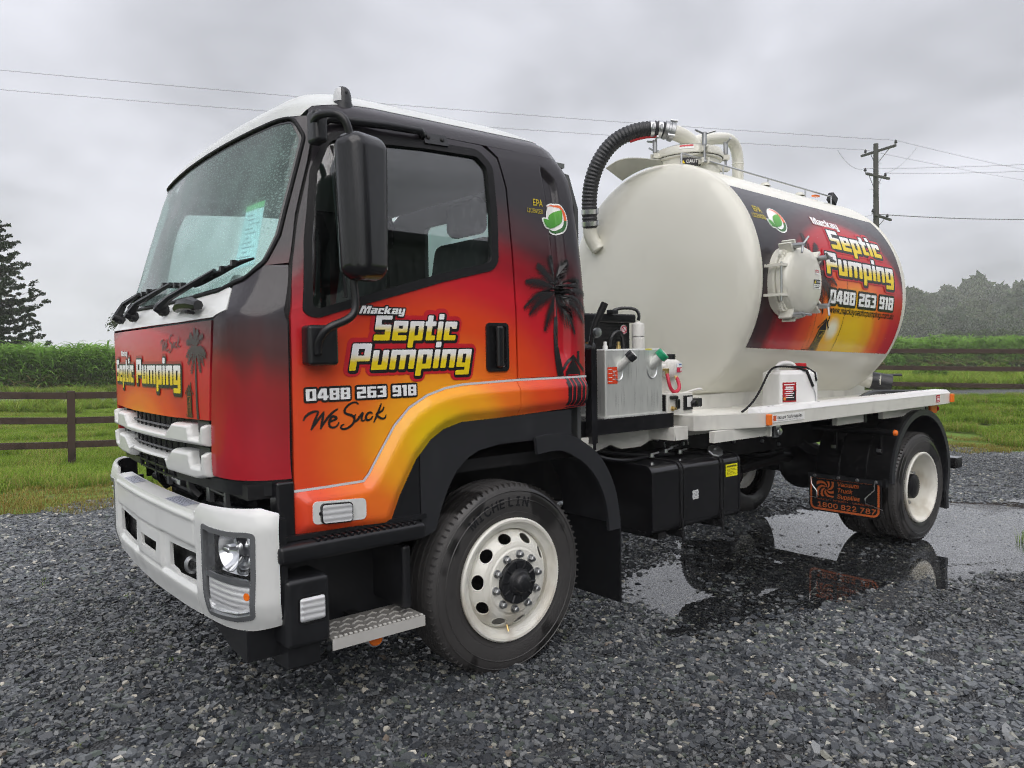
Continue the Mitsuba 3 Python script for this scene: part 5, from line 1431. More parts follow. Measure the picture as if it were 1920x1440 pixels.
# rear mudguard, its bar, rubber flap with sign
wc = np.array([4.64, .468])
arc = np.array([wc + .555 * np.array([math.cos(a), math.sin(a)]) for a in np.linspace(math.radians(-22), math.radians(178), 44)])
arc = np.vstack([arc[0] + np.array([.012, -.16]), arc, arc[-1] + np.array([0, -.03])])
gu = cat(prism(LineString(arc).buffer(.008, cap_style=2), -.005, .66, 'xz'), prism(LineString(arc * 1.0 - 0).buffer(.026, cap_style=2), -.022, .0, 'xz'))
gd = add(f'{TR}__rear_mudguard', gu, 'mat_grey_plastic', 40, label='black arched rear mudguard')
add(f'{gd}__skin', prism(LineString(np.array([wc + .568 * np.array([math.cos(a), math.sin(a)]) for a in np.linspace(math.radians(75), math.radians(182), 30)])).buffer(.006, cap_style=2), .0, .66, 'xz'), 'mat_black_gloss', 40)
for k in (.20, .44):
    add(f'{gd}__rib', prism(LineString(np.array([wc + .577 * np.array([math.cos(a), math.sin(a)]) for a in np.linspace(math.radians(95), math.radians(182), 24)])).buffer(.006, cap_style=2), k, k + .012, 'xz'), 'mat_black_wet', 40)
bar = add(f'{gd}__bar', rod((4.10, -.03, .885), (4.10, .70, .885), .026, 12), 'mat_black_plastic')
add(f'{gd}__bar_lens', lathe([(0, .018), (.020, .014), (.026, 0), (.026, -.01)], (4.10, -.03, .885), (0, -1, 0), 16), 'mat_orange_lens', label='round amber lamp')
for y in (.10, .50):
    add(f'{gd}__clip', cat(tube(spl([(4.10, y, .92), (4.125, y, .86), (4.12, y, .78), (4.13, y, .73)], 10), .013, 6), box(4.085, 4.105, y - .025, y + .025, .70, .745, .004)), 'mat_chassis')
    add(f'{gd}__clip_plate', box(4.075, 4.083, y - .02, y + .02, .715, .742, .002), 'mat_steel')
FX = 4.02
sf = Polygon([(.05, .47), (.70, .47), (.70, .20), (.68, .165), (.65, .15), (.11, .15), (.075, .165), (.05, .20)])
flapr = add(f'{TR}__sign_flap', prism(sf, FX, FX + .008, 'yz'), 'mat_black_plastic', label='black rubber flap printed in orange')
fs_ = plane_surf((FX, .70, 0), (0, -1, 0), (0, 0, 1))
ORG = (.56, .13, .035)
FP = Polygon([(.70 - y, z) for y, z in sf.exterior.coords])
layer(flapr, 'border', (FP.buffer(-.012) - FP.buffer(-.030)) & sbox(-1, 0, 1, .448), fs_, .002, ORG, .05)
sw_ = sbox(.075, .285, .235, .425)
arms = []
for n in range(7):
    a0 = n / 7 * 2 * math.pi
    up_ = [(.165 + r * math.cos(a0 + 3.6 * r / .12 * .55), .360 + r * math.sin(a0 + 3.6 * r / .12 * .55)) for r in np.linspace(.012, .17, 22)]
    dn_ = [(.165 + r * math.cos(a0 + .50 + 3.6 * r / .12 * .55), .360 + r * math.sin(a0 + .50 + 3.6 * r / .12 * .55)) for r in np.linspace(.012, .17, 22)][::-1]
    arms.append(Polygon(up_ + dn_).buffer(0))
layer(flapr, 'emblem', (unary_union(arms) & sw_) - Point(.165, .36).buffer(.012), fs_, .002, ORG, .03, label='orange swirl in a square')
for n, t_ in enumerate(('Vacuum', 'Truck', 'Supplies')):
    small_text(flapr, t_, fs_, (.262, .392 - .054 * n), .036, .002, ORG, bold=True, shear=.18, wide=1.02)
small_text(flapr, 'QUALITY - INTEGRITY - COMMITMENT', fs_, (.075, .252), .0135, .002, (.48, .10, .03), wide=1.40)
small_text(flapr, '1800 822 787', fs_, (.075, .190), .042, .002, ORG, bold=True, wide=1.33)
add(f'{flapr}__strip', box(FX - .010, FX, .045, .705, .445, .485), 'mat_grey_plastic')
for y in (.09, .25, .42, .64):
    add(f'{flapr}__bolt', lathe([(0, .012), (.012, .010), (.016, 0)], (FX - .010, y, .466), (-1, 0, 0), 10), 'mat_zinc')
for pts in ([(.675, .455), (.67, .39), (.615, .325), (.615, .27), (.69, .272)], [(.10, .455), (.10, .40), (.18, .315), (.175, .275), (.03, .24)]):
    add(f'{flapr}__wire', tube([(FX - .016, y, z) for y, z in pts], .0038, 5), 'mat_steel')
add(f'{TR}__sign_flap__side_plate', box(FX + .0, FX + .05, .01, .05, .43, .49), 'mat_black_plastic')
add(f'{TR}__rear_bar', cat(box(5.42, 5.56, .0, 2.27, .435, .535, .02), box(5.2, 5.45, .75, .82, .5, .95), box(5.2, 5.45, 1.45, 1.52, .5, .95)), 'mat_chassis')
add(f'{TR}__rear_bar__tread', box(5.42, 5.56, .0, 2.27, .532, .540), 'mat_zinc')

# ---------------------------------------------------------------- vacuum tank
dish = [(TKR * math.sin(a) if a < 1.571 else TKR, -.215 * (math.cos(a)) ** .8 if a < 1.57 else 0) for a in np.linspace(0.0, math.pi / 2, 34)]
dish = [(r, h) for r, h in dish]
RX = 4.71
prof = [(r, h) for r, h in dish] + [(TKR, k) for k in np.linspace(0, RX - TKX, 14)[1:]] + [(r, (RX - TKX) - h) for r, h in reversed(dish)][1:]
ax = np.array([1, 0, TKT]); ax /= np.linalg.norm(ax)
tank = add(f'{TR}__vacuum_tank', lathe(prof, (TKX, TKY, TKZ), ax, 160), 'mat_tank_cream', 60, label='cream cylindrical vacuum tank with printed sunset wrap')
each(f'{tank}__weld_ring', [lathe([(TKR, -.012), (TKR + .004, 0), (TKR, .012)], np.array([TKX, TKY, TKZ]) + ax * x, ax, 120) for x in (-.004, RX - TKX + .004)], 'mat_tank_cream')
D = lambda a: a / 60.0
WRAP = Polygon([(2.483, D(45.8)), (2.483, D(-32)), (4.665, D(-32)), (4.665, D(0)), (4.665, D(45.8))])
hx, hz = 2.80, -1.5
wrap = add(f'{tank}__wrap', sheet(WRAP - affinity.scale(Point(hx, D(hz)).buffer(.245, 32), 1, 1), TANK, .0025, 0, .05), 'mat_tank_print', smooth=True, label='sunset printed wrap with lettering')
kk = 1.0
emblem(tank, TANK, (2.845, D(28)), .110, .004)
small_text(tank, 'EPA', TANK, (2.575, D(30.4)), .052, .005, YLW, width=.10, bold=True)
small_text(tank, 'LICENCED', TANK, (2.52, D(26.9)), .036, .005, YLW, width=.17, bold=True)
layer(tank, 'wrap_seam', LineString([(3.68, D(45.7)), (3.68, D(-31.9))]).buffer(.003, cap_style=2), TANK, .0032, (.10, .012, .015), .03)
title(tank, 'Mackay', TANK, (3.40, D(31.0)), .078, .41, .12, .004, outline=(0, 0.004), glow=(.3, .02, .02), plain=True)
title(tank, 'Septic', TANK, (3.53, D(18.6)), .175, .86, .10, .005, edge=.03, outline=(.018, .034))
title(tank, 'Pumping', TANK, (3.36, D(5.4)), .175, 1.14, .10, .008, edge=.03, outline=(.018, .034))
title(tank, '0488 263 918', TANK, (3.41, D(-8.1)), .105, 1.07, 0.0, .005, edge=.03, outline=(.017, .019), glow=BLK, plain=True)
small_text(tank, 'www.mackaysepticpumping.com.au', TANK, (3.43, D(-12.6)), .050, .005, (.02, .010, .008), width=1.09, shear=.12, bold=True)
pgt = affinity.translate(affinity.scale(palm(.36, 12), .95, 1, origin=(0, 0)), 3.17, D(6))
tr2 = LineString(spl([(3.215, D(-6)), (3.235, D(-18)), (3.255, D(-31.8))], 12)).buffer(.028, cap_style=2)
layer(tank, 'palm_picture', (unary_union([pgt, tr2]) & WRAP) - Point(hx, D(hz)).buffer(.25), TANK, .0038, (.035, .018, .02), .03, label='black palm tree silhouette')
o1, o2 = [affinity.translate(g, 3.375, D(-31.8)) for g in outhouse(.275, .16)]
layer(tank, 'outhouse_picture', o1 & WRAP, TANK, .0045, BLK, .02, label='black leaning outhouse with a moon in its door')
layer(tank, 'outhouse_picture', o2 & WRAP, TANK, .0057, (.60, .42, .03), .02)

# side manway: neck, flange, domed lid, hinge and four swing bolts
hc = TANK(np.array([[hx, D(hz)]]), 0)[0]
ho = np.array([0, -1, 0.0])
at = lambda r, a, h: hc + ho * h + r * np.array([math.cos(math.radians(a)), 0, math.sin(math.radians(a))])
mw = add(f'{TR}__side_manway', lathe([(.262, -.02), (.262, .035), (.275, .045), (.275, .062), (.24, .064)], hc, ho, 64), 'mat_tank_cream', 35, label='round domed side hatch with swing bolts')
add(f'{mw}__lid', lathe([(.238, .060), (.250, .066), (.254, .085), (.250, .120), (.235, .142), (.19, .160), (.12, .172), (0, .178)], hc, ho, 64), 'mat_tank_cream', 40)
add(f'{mw}__lid_rim', lathe([(.254, .070), (.268, .073), (.268, .092), (.253, .096)], hc, ho, 64), 'mat_tank_cream', 30)
for dz in (-.105, .105):
    add(f'{mw}__hinge', cat(box(hc[0] - .300, hc[0] - .13, hc[1] - .135, hc[1] - .115, hc[2] + dz - .010, hc[2] + dz + .010), box(hc[0] - .30, hc[0] - .27, hc[1] - .135, hc[1] + .02, hc[2] + dz - .010, hc[2] + dz + .010)), 'mat_tank_cream')
add(f'{mw}__hinge_pin', rod((hc[0] - .280, hc[1] - .125, hc[2] - .150), (hc[0] - .280, hc[1] - .125, hc[2] + .125), .007), 'mat_steel')
lug = [(62, 1), (28, 1), (-118, 1), (-38, 1)]
for a, _ in ((118, 0), (40, 0), (-118, 0), (-40, 0)):
    b0, b1 = at(.285, a, .02), at(.278, a, .215)
    bb = add(f'{mw}__swing_bolt', cat(rod(b0, b1, .011, 10), rod(at(.278, a, .10), at(.278, a, .205), .019, 12)), 'mat_zinc')
    for k in (-1, 1):
        tdir = np.array([math.cos(math.radians(a + 90 * k + 25)), -.25, math.sin(math.radians(a + 90 * k + 25))])
        add(f'{bb}__handle', rod(b1 - ho * .012, b1 - ho * .012 + tdir * .075, .0085, 8), 'mat_zinc')
    each(f'{mw}__lug', [xf(box(-.035, .035, -.05, .05, -.008, .008), -a, (0, 1, 0), at(.283, a + s * 5.2, .085)) for s in (-1, 1)], 'mat_tank_cream')
for a in (135, -135):
    add(f'{mw}__pad_eye', cat(xf(lathe([(.014, -.012), (.036, -.012), (.036, .012), (.014, .012)], (0, 0, 0), (0, 1, 0), 20, closed=True), at=at(.262, a, .075)), rod(at(.262, a, .05), at(.262, a, .10), .012)), 'mat_tank_cream')
LD = Surf(lambda q: hc + np.stack([q[:, 0], -(.160 + 0 * q[:, 0] + .018 * (1 - (np.hypot(q[:, 0], q[:, 1]) / .19) ** 2)), q[:, 1]], 1))
WL = (.72, .72, .70)
layer(mw, 'warning_label', sbox(.055, -.055, .165, .015), LD, .003, WL, .03)
layer(mw, 'warning_label', sbox(.058, -.020, .162, .012), LD, .004, BLK, .03)
layer(mw, 'warning_label', Polygon([(.062, -.016), (.088, -.016), (.075, .008)]), LD, .005, (.70, .50, .01), .03)
small_text(mw, 'CAUTION', LD, (.092, -.010), .0125, .005, WL, bold=True)
layer(mw, 'warning_label', unary_union([sbox(.068, -.036, .152, -.030), sbox(.068, -.048, .146, -.042)]), LD, .004, (.05, .05, .06), .03)
layer(mw, 'warning_label', sbox(.085, .050, .150, .085), LD, .003, WL, .03)
layer(mw, 'warning_label', sbox(.088, .064, .147, .083), LD, .004, (.50, .03, .04), .03)
small_text(mw, 'DANGER', LD, (.092, .068), .010, .005, WL, bold=True)

# top manway, suction hose, pipe
tz = TKZ + TKT * (2.84 - TKX) + TKR
tc_ = np.array([2.84, 1.10, tz])
tc_ = tc_ - np.array([0, 0, .02])
tm = add(f'{TR}__top_manway', lathe([(.255, -.08), (.255, .095), (.275, .10), (.275, .115), (.26, .117)], tc_, (0, 0, 1), 56), 'mat_tank_cream', 35, label='cream top hatch with upright clamps')
add(f'{tm}__lid', lathe([(.282, .116), (.288, .122), (.288, .150), (.272, .185), (.22, .205), (0, .215)], tc_, (0, 0, 1), 56), 'mat_tank_cream', 40)
add(f'{tm}__gasket', lathe([(.276, .112), (.283, .117), (.276, .121)], tc_, (0, 0, 1), 48), 'mat_rubber_seal')
up_axis = np.array([0, 0, 1.0])
for a in (-118, 160, 30, 95, -40):
    d = np.array([math.cos(math.radians(a)), math.sin(math.radians(a)), 0]); t = np.array([-d[1], d[0], 0])
    p = tc_ + d * .312
    cl = add(f'{tm}__clamp', cat(rod(p + up_axis * .03, p + up_axis * .24, .010), rod(p + up_axis * .165, p + up_axis * .265, .019, 12), rod(p + t * -.03 + up_axis * .04, p + t * .03 + up_axis * .04, .012)), 'mat_zinc')
    for k in (-1, 1):
        add(f'{cl}__handle', rod(p + up_axis * .252, p + up_axis * .275 + t * k * .085 + d * .02, .0085, 8), 'mat_zinc')
    each(f'{tm}__lug', [xf(box(-.06, .025, -.007, .007, -.02, .02), a, (0, 0, 1), p + t * s * .024 + up_axis * z) for s in (-1, 1) for z in (.135, .045)], 'mat_tank_cream')
MS = Surf(lambda q: tc_ + np.stack([.259 * np.cos(q[:, 0] / .259 - 2.25), .259 * np.sin(q[:, 0] / .259 - 2.25), q[:, 1]], 1))
layer(tm, 'warning_label', sbox(-.12, .015, .04, .085), MS, .002, BLK, .03)
small_text(tm, 'CAUTION', MS, (-.075, .042), .024, .003, WL, bold=True)
layer(tm, 'warning_label', Polygon([(-.113, .04), (-.082, .04), (-.0975, .068)]), MS, .003, (.70, .50, .01), .03)
ML = Surf(lambda q: tc_ + np.stack([(.286 - .25 * (q[:, 1] - .13)) * np.cos(q[:, 0] / .28 - 2.25), (.286 - .25 * (q[:, 1] - .13)) * np.sin(q[:, 0] / .28 - 2.25), q[:, 1] + .02], 1))
layer(tm, 'warning_label', sbox(-.13, .128, -.02, .160), ML, .004, WL, .03)
layer(tm, 'warning_label', sbox(-.128, .145, -.022, .159), ML, .005, (.50, .03, .04), .03)

hp = spl([(2.245, 1.66, 2.60), (2.215, 1.64, 2.78), (2.205, 1.61, 2.98), (2.23, 1.54, 3.17), (2.31, 1.43, 3.33), (2.43, 1.31, 3.405), (2.56, 1.20, 3.42), (2.66, 1.125, 3.395)], 220)
arcl = np.r_[0, np.cumsum(np.linalg.norm(np.diff(hp, axis=0), axis=1))]
rr = .063 + .0028 * np.clip(np.sin(arcl / .030 * 2 * np.pi) * 1.6, -1, 1)
i0, i1 = np.searchsorted(arcl, .05), len(hp) - 12
sh = add(f'{TR}__suction_hose', tube(hp[i0:i1], rr[i0:i1], 22), 'mat_hose', smooth=40, label='black ribbed suction hose arching over the tank')
add(f'{sh}__red_stripe', tube(hp[150:190] + np.array([.015, -.018, -.060]), .014, 6), 'mat_red_cap', smooth=True)
for i in (i0 + 6, i0 + 22, i1 - 10, i1 - 22):
    add(f'{sh}__clamp', tube(hp[i - 3:i + 4], .0695, 24), 'mat_steel', smooth=40)
    n_ = np.cross(hp[i + 1] - hp[i], [0, 0, 1.0]) if i > 100 else np.array([.35, -1, 0]); n_ /= np.linalg.norm(n_)
    n_ = n_ if n_[1] < 0 else -n_
    add(f'{sh}__clamp_screw', rod(hp[i] + n_ * .077 - up_axis * .022, hp[i] + n_ * .077 + up_axis * .022, .009), 'mat_zinc')
add(f'{TR}__hose_elbow', tube(spl([(2.30, 1.62, 2.46), (2.275, 1.645, 2.52), (2.25, 1.66, 2.58), (2.235, 1.655, 2.68)], 16), .060, 22), 'mat_tank_cream', smooth=True)
e0, e1 = hp[-14], hp[-1]
dv = (e1 - e0) / np.linalg.norm(e1 - e0)
add(f'{TR}__hose_coupling', lathe([(.063, 0), (.074, .004), (.076, .03), (.069, .034), (.069, .05), (.078, .053), (.078, .085), (.068, .09)], e0 - dv * .01, dv, 28), 'mat_zinc', 30)
for a in (40, 160, 280):
    u_ = np.cross(dv, [0, 0, 1]); u_ /= np.linalg.norm(u_); w_ = np.cross(dv, u_)
    q_ = e0 + dv * .055 + (u_ * math.cos(math.radians(a)) + w_ * math.sin(math.radians(a))) * .084
    add(f'{TR}__hose_coupling__latch', tube([q_ - dv * .03, q_ + dv * .03 + np.array([0, 0, .01])], .011, 6), 'mat_steel')
add(f'{TR}__lid_pipe', cat(tube(spl([e0 + dv * .07, e1 + dv * .05, (2.80, 1.06, 3.335), (2.86, 1.04, 3.25)], 20), .062, 22), tube(spl([(2.78, 1.10, 3.26), (2.92, 1.10, 3.345), (3.10, 1.10, 3.40), (3.30, 1.10, 3.44), (3.42, 1.10, 3.445), (3.50, 1.10, 3.40), (3.535, 1.10, 3.31), (3.54, 1.10, 3.2), (3.54, 1.10, 2.98)], 60), .050, 22)), 'mat_tank_cream', smooth=40)
add(f'{TR}__lid_pipe__weld', lathe([(.050, -.006), (.053, 0), (.050, .006)], (3.54, 1.10, 3.25), (0, 0, 1), 28), 'mat_tank_cream')
# splash plate at the front of the crown, side rails, small work lamp
dx_ = [(a, TKY - TKR * math.sin(math.radians(a)), TKZ + TKR * math.cos(math.radians(a))) for a in np.linspace(-19.5, 7, 16)]
hoodp = [(np.array([2.425, y, z - .012]), np.array([2.43 - .05 - .15 * sst(7, -19.5, a), y, z + .018 + .058 * sst(8, -12, a) - .012 * sst(-12, -19.5, a)])) for a, y, z in dx_]
V = np.array([q for pr2 in hoodp for q in pr2]); F = np.array([(2 * i, 2 * i + 1, 2 * i + 3, 2 * i + 2) for i in range(15)])
V2 = np.vstack([V, V + [0, 0, .006]]); n_ = len(V)
add(f'{TR}__splash_plate', (V2, np.vstack([F, F[:, ::-1] + n_, np.array([(2 * i + 1, 2 * i + 1 + n_, 2 * i + 3 + n_, 2 * i + 3) for i in range(15)])])), 'mat_tank_cream', 40)
ry = lambda x, o: (x, TKY - .30, TKZ + TKT * (x - TKX) + math.sqrt(TKR ** 2 - .09) + o)
rail = add(f'{TR}__top_rail', tube([ry(x, .075) for x in np.linspace(2.42, 4.66, 8)], .008, 6), 'mat_steel')
for x in (2.42, 2.95, 3.6, 4.2, 4.66):
    add(f'{rail}__post', rod(ry(x, -.01), ry(x, .075), .007), 'mat_steel')
add(f'{TR}__top_walk', prism(Polygon([(TKY - .32, TKZ + .885), (TKY + .32, TKZ + .885), (TKY + .32, TKZ + .925), (TKY - .32, TKZ + .925)]), 3.05, 3.1, 'yz') if False else cat(lathe([(0, .03), (.03, .028), (.05, 0)], ry(3.55, .0), (0, 0, 1), 16), lathe([(0, .03), (.03, .028), (.05, 0)], ry(4.1, .0), (0, 0, 1), 16)), 'mat_tank_cream')
wl = add(f'{TR}__work_lamp', xf(box(-.055, .055, -.03, .03, -.045, .045, .012), 30, (0, 1, 0), (4.80, .90, 3.05)), 'mat_black_plastic')
add(f'{wl}__stalk', rod((4.70, .95, 2.95), (4.79, .91, 3.03), .010), 'mat_steel')
add(f'{TR}__top_tag', box(4.42, 4.50, .86, .90, 3.03, 3.045), 'mat_orange_lens')
# saddle under the tank, rear outlet
add(f'{TR}__tank_saddle', cat(prism(Polygon([(TKY - .45, 1.14), (TKY + .45, 1.14), (TKY + .45, 1.30), (TKY - .45, 1.30)]) - Point(TKY, TKZ - .03).buffer(TKR - .02, 48), 2.75, 2.80, 'yz'), prism(Polygon([(TKY - .45, 1.14), (TKY + .45, 1.14), (TKY + .45, 1.30), (TKY - .45, 1.30)]) - Point(TKY, TKZ - .07).buffer(TKR - .02, 48), 4.30, 4.35, 'yz'),
    box(1.9, 5.0, .68, .78, 1.14, 1.26), box(1.9, 5.0, 1.49, 1.59, 1.14, 1.26)), 'mat_tray_cream')
ov = add(f'{TR}__rear_outlet', tube(spl([(4.62, .78, 1.45), (4.70, .66, 1.36), (4.78, .55, 1.30), (4.84, .44, 1.28)], 16), .075, 18), 'mat_tank_cream', smooth=True)
add(f'{ov}__valve', cat(tube([(4.80, .52, 1.29), (4.90, .38, 1.26)], .085, 18), rod((4.86, .44, 1.34), (4.95, .30, 1.34), .012)), 'mat_grey_plastic')
add(f'{ov}__clamp', tube([(4.705, .655, 1.362), (4.72, .635, 1.348)], .080, 20), 'mat_rubber_seal')
add(f'{TR}__tray_hose', tube(spl([(3.3, .22, 1.17), (3.9, .18, 1.175), (4.4, .30, 1.20), (4.75, .22, 1.19), (4.95, .15, 1.185)], 30), .02, 8), 'mat_black_plastic', smooth=True)

# jerrycan strapped on the tray (things of their own)
jc = num('jerrycan')
tag(jc, 'white plastic jerrycan with a red cap and a red and black label on the tray', 'jerrycan')
JB = np.array([2.88, .20, 1.150])
jr = lambda m: xf(m, -24, (0, 0, 1), JB)
bodyj = box(-.165, .165, -.12, .12, 0, .280, .022)
add(f'{jc}__can', jr(cat(bodyj, box(-.148, .148, -.103, .103, .25, .293, .018))), 'mat_white_plastic', 40)
add(f'{jc}__handle', jr(tube(spl([(-.11, 0, .29), (-.09, 0, .335), (-.03, 0, .345), (.02, 0, .335), (.045, 0, .30)], 18), .018, 8)), 'mat_white_plastic', smooth=True)
add(f'{jc}__cap', jr(lathe([(.038, .295), (.042, .30), (.042, .338), (.038, .342), (0, .343)], (.095, 0, 0), (0, 0, 1), 20)), 'mat_red_cap')
JF = plane_surf(JB + np.array([-.0, 0, 0]) + trimesh.transformations.rotation_matrix(math.radians(-24), (0, 0, 1))[:3, :3] @ np.array([0, -.1202, 0]), trimesh.transformations.rotation_matrix(math.radians(-24), (0, 0, 1))[:3, :3] @ np.array([1.0, 0, 0]), (0, 0, 1))
layer(jc, 'can_label', sbox(-.145, .06, -.030, .205), JF, .002, (.36, .02, .025), .1, label='red and black printed label')
layer(jc, 'can_label', Polygon([(-.145, .07), (-.035, .07), (-.035, .15), (-.08, .12), (-.11, .095), (-.145, .10)]), JF, .003, (.02, .02, .022), .1)
layer(jc, 'can_label', unary_union([sbox(-.135, .185, -.045, .193), sbox(-.12, .160, -.055, .174)] + [sbox(-.13 + .01 * (i % 2), .09 + .015 * i, -.05 - .012 * (i % 2), .097 + .015 * i) for i in range(5)]), JF, .004, (.70, .66, .66), .1)
layer(jc, 'can_label', sbox(-.14, .074, -.118, .096), JF, .005, (.62, .16, .03), .1)
sp_ = num('tie_strap')
tag(sp_, 'black elastic strap stretched over the jerrycan down to the tray', 'strap')
R24 = trimesh.transformations.rotation_matrix(math.radians(-24), (0, 0, 1))[:3, :3]
J = lambda x, y, z: JB + R24 @ np.array([x, y, z])
add(sp_, cat(tube(spl([(2.235, .18, 1.165), (2.42, .18, 1.27), (2.60, .22, 1.395), J(-.15, -.03, .315), J(-.03, -.03, .317), J(.05, -.06, .315)], 40), .008, 6), tube([J(.02, -.06, .316), J(.06, -.125, .285), J(.11, -.128, .17)], .010, 6), tube([J(.0, -.02, .318), J(.10, -.06, .312), J(.135, -.118, .27), J(.14, -.126, .21)], .008, 6)), 'mat_rubber_seal', smooth=True)
add(f'{sp_}__hook', cat(tube(spl([J(.11, -.128, .17), J(.118, -.13, .14), J(.13, -.128, .10), J(.135, -.12, .06)], 10), .004, 5)), 'mat_steel')
# ---------------------------------------------------------------- surroundings (world frame)
def inst(key, group, M):
    scene[key] = {'type': 'instance', 'to_world': T(np.asarray(M, float)), 'shapegroup': {'type': 'ref', 'id': group}}


def frame(x, y, z, yaw, s=1.0, nrm=None, sz=None):
    M = np.eye(4)
    c, s_ = math.cos(yaw), math.sin(yaw)
    Rz = np.array([[c, -s_, 0], [s_, c, 0], [0, 0, 1]])
    if nrm is not None:
        Rz = trimesh.geometry.align_vectors([0, 0, 1], nrm)[:3, :3] @ Rz
    M[:3, :3] = Rz @ np.diag([s, s, sz or s]); M[:3, 3] = x, y, z
    return M


def normal_at(x, y, e=.2):
    gx = (ground_z([x + e], [y])[0] - ground_z([x - e], [y])[0]) / (2 * e)
    gy = (ground_z([x], [y + e])[0] - ground_z([x], [y - e])[0]) / (2 * e)
    n = np.array([-gx, -gy, 1]); return n / np.linalg.norm(n)


# --- gravel: loose slate chips
rs = np.random.RandomState(11)
PALE = [((.030, .034, .040), .30), ((.046, .051, .056), .28), ((.070, .076, .080), .20), ((.058, .070, .062), .07), ((.115, .12, .12), .08), ((.20, .20, .17), .035), ((.36, .34, .29), .014), ((.12, .10, .08), .006), ((.09, .10, .075), .009)]
pc, pp = np.array([c for c, _ in PALE]), np.array([w for _, w in PALE]); pp /= pp.sum()
TILE = 0.5
for vi in range(7):
    N = [1250, 1000, 1500, 1250, 1000, 1400, 1250][vi]
    tone, coarse = [1.12, 1.4, .92, 1.25, 1.55, 1.0, 1.12][vi], [1.0, 1.22, .82, 1.0, 1.15, .9, 1.05][vi]
    VV, FF, CC, o = [], [], [], 0
    ps = rs.uniform(-TILE / 2, TILE / 2, (N, 2))
    for k in range(N):
        n = rs.choice([5, 6, 7])
        s = .0064 * coarse * math.exp(rs.normal(.30, .45))
        s = min(s, .024)
        a = np.sort(rs.uniform(0, 2 * np.pi, n) * .35 + np.arange(n) / n * 2 * np.pi * .9)
        el = rs.uniform(1.0, 1.75)
        rad = s * rs.uniform(.75, 1.2, n)
        th = s * rs.uniform(.28, .75)
        base = np.stack([rad * np.cos(a) * el, rad * np.sin(a), np.zeros(n)], 1)
        top = base * rs.uniform(.70, .95) + [0, 0, th]
        top[:, 2] += rs.uniform(-.15, .15) * s * np.cos(a + rs.uniform(0, 6))
        v = np.vstack([base - [0, 0, th * .3], top])
        R = trimesh.transformations.euler_matrix(rs.normal(0, .26), rs.normal(0, .26), rs.uniform(0, 6.3))[:3, :3]
        v = v @ R.T + [ps[k, 0], ps[k, 1], rs.uniform(.000, .010) + .002]
        f = [(n, n + i, n + i + 1) for i in range(1, n - 1)] + [q for i in range(n) for q in ((i, (i + 1) % n, n + (i + 1) % n), (i, n + (i + 1) % n, n + i))]
        VV.append(v); FF.append(np.array(f) + o); o += 2 * n
        c = pc[rs.choice(len(pc), p=pp)] * rs.uniform(.75, 1.25) * tone
        CC.append(np.tile(c, (2 * n, 1)))
    V, F, Cc = np.vstack(VV), np.vstack(FF), np.vstack(CC)
    fc = np.repeat(Cc[F[:, 0]], 3, 0)
    scene[f'chip_patch_{vi}'] = {'type': 'shapegroup', 'chips': mikit.ply((V[F].reshape(-1, 3), np.arange(len(F) * 3).reshape(-1, 3)), 'mat_chip', False, color=fc)}
g = 0
for D in np.arange(1.4, 19.0, TILE * .94):
    half = min(.80 * D + 1.6, 13)
    for Q in np.arange(-half, half, TILE * .94):
        x, y = dq(D + rs.uniform(-.04, .04), Q + rs.uniform(-.04, .04))
        if in_yard(np.array([x]), np.array([y]), .25)[0]:
            g += 1
            nz = meshkit.fbm(np.array([[x * .55, y * .55, 0.0]]), 3, 77)[0] + rs.normal(0, .06)
            vi = [2, 5, 0, 6, 3, 1, 4][int(np.clip((nz - .28) / .44 * 7, 0, 6))]
            inst(f'gravel__{g:03d}', f'chip_patch_{vi}', frame(x, y, ground_z([x], [y])[0] + .002, rs.uniform(0, 6.283), 1.0, normal_at(x, y)))
tag('gravel', 'wet grey slate chips covering the yard', kind='stuff')

# --- grass
mat('mat_leaf', VCOL, 0.45, spec=0.3)
scene['mat_blade'] = {'type': 'principledthin', 'base_color': VCOL, 'roughness': 0.45, 'diff_trans': 0.75, 'eta': 1.4}


def blades(N, size, hmin, hmax, w, cols, lean=.5, seed=0, clump=0):
    r = np.random.RandomState(seed)
    p = r.uniform(-size / 2, size / 2, (N, 2))
    if clump:
        cen = r.uniform(-size / 2, size / 2, (clump, 2)); p = cen[r.randint(clump, size=N)] + r.normal(0, .035, (N, 2))
    h = r.uniform(hmin, hmax, N); yaw = r.uniform(0, 2 * np.pi, N); ln = r.uniform(.1, lean, N) * h
    d = np.stack([np.cos(yaw), np.sin(yaw)], 1); t = np.stack([-d[:, 1], d[:, 0]], 1)
    ks = [(0, 0, 1.0), (.55, .35, .8), (1.0, 1.0, 0.05)]
    V = []
    for hz, lx, ww in ks:
        for s in (-1, 1):
            q = p + d * (ln * lx)[:, None] + t * (w * ww * s / 2)
            V.append(np.column_stack([q, h * hz * (1 - .12 * lx * lean)]))
    V = np.stack(V, 1)
    F = np.array([(0, 1, 3), (0, 3, 2), (2, 3, 5), (2, 5, 4)])
    Fa = (np.arange(N)[:, None, None] * 6 + F[None]).reshape(-1, 3)
    cols = np.array(cols); c = cols[r.randint(len(cols), size=N)] * r.uniform(.7, 1.25, (N, 1))
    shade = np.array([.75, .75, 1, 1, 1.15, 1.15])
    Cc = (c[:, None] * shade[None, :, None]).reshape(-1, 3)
    return V.reshape(-1, 3), Fa, Cc


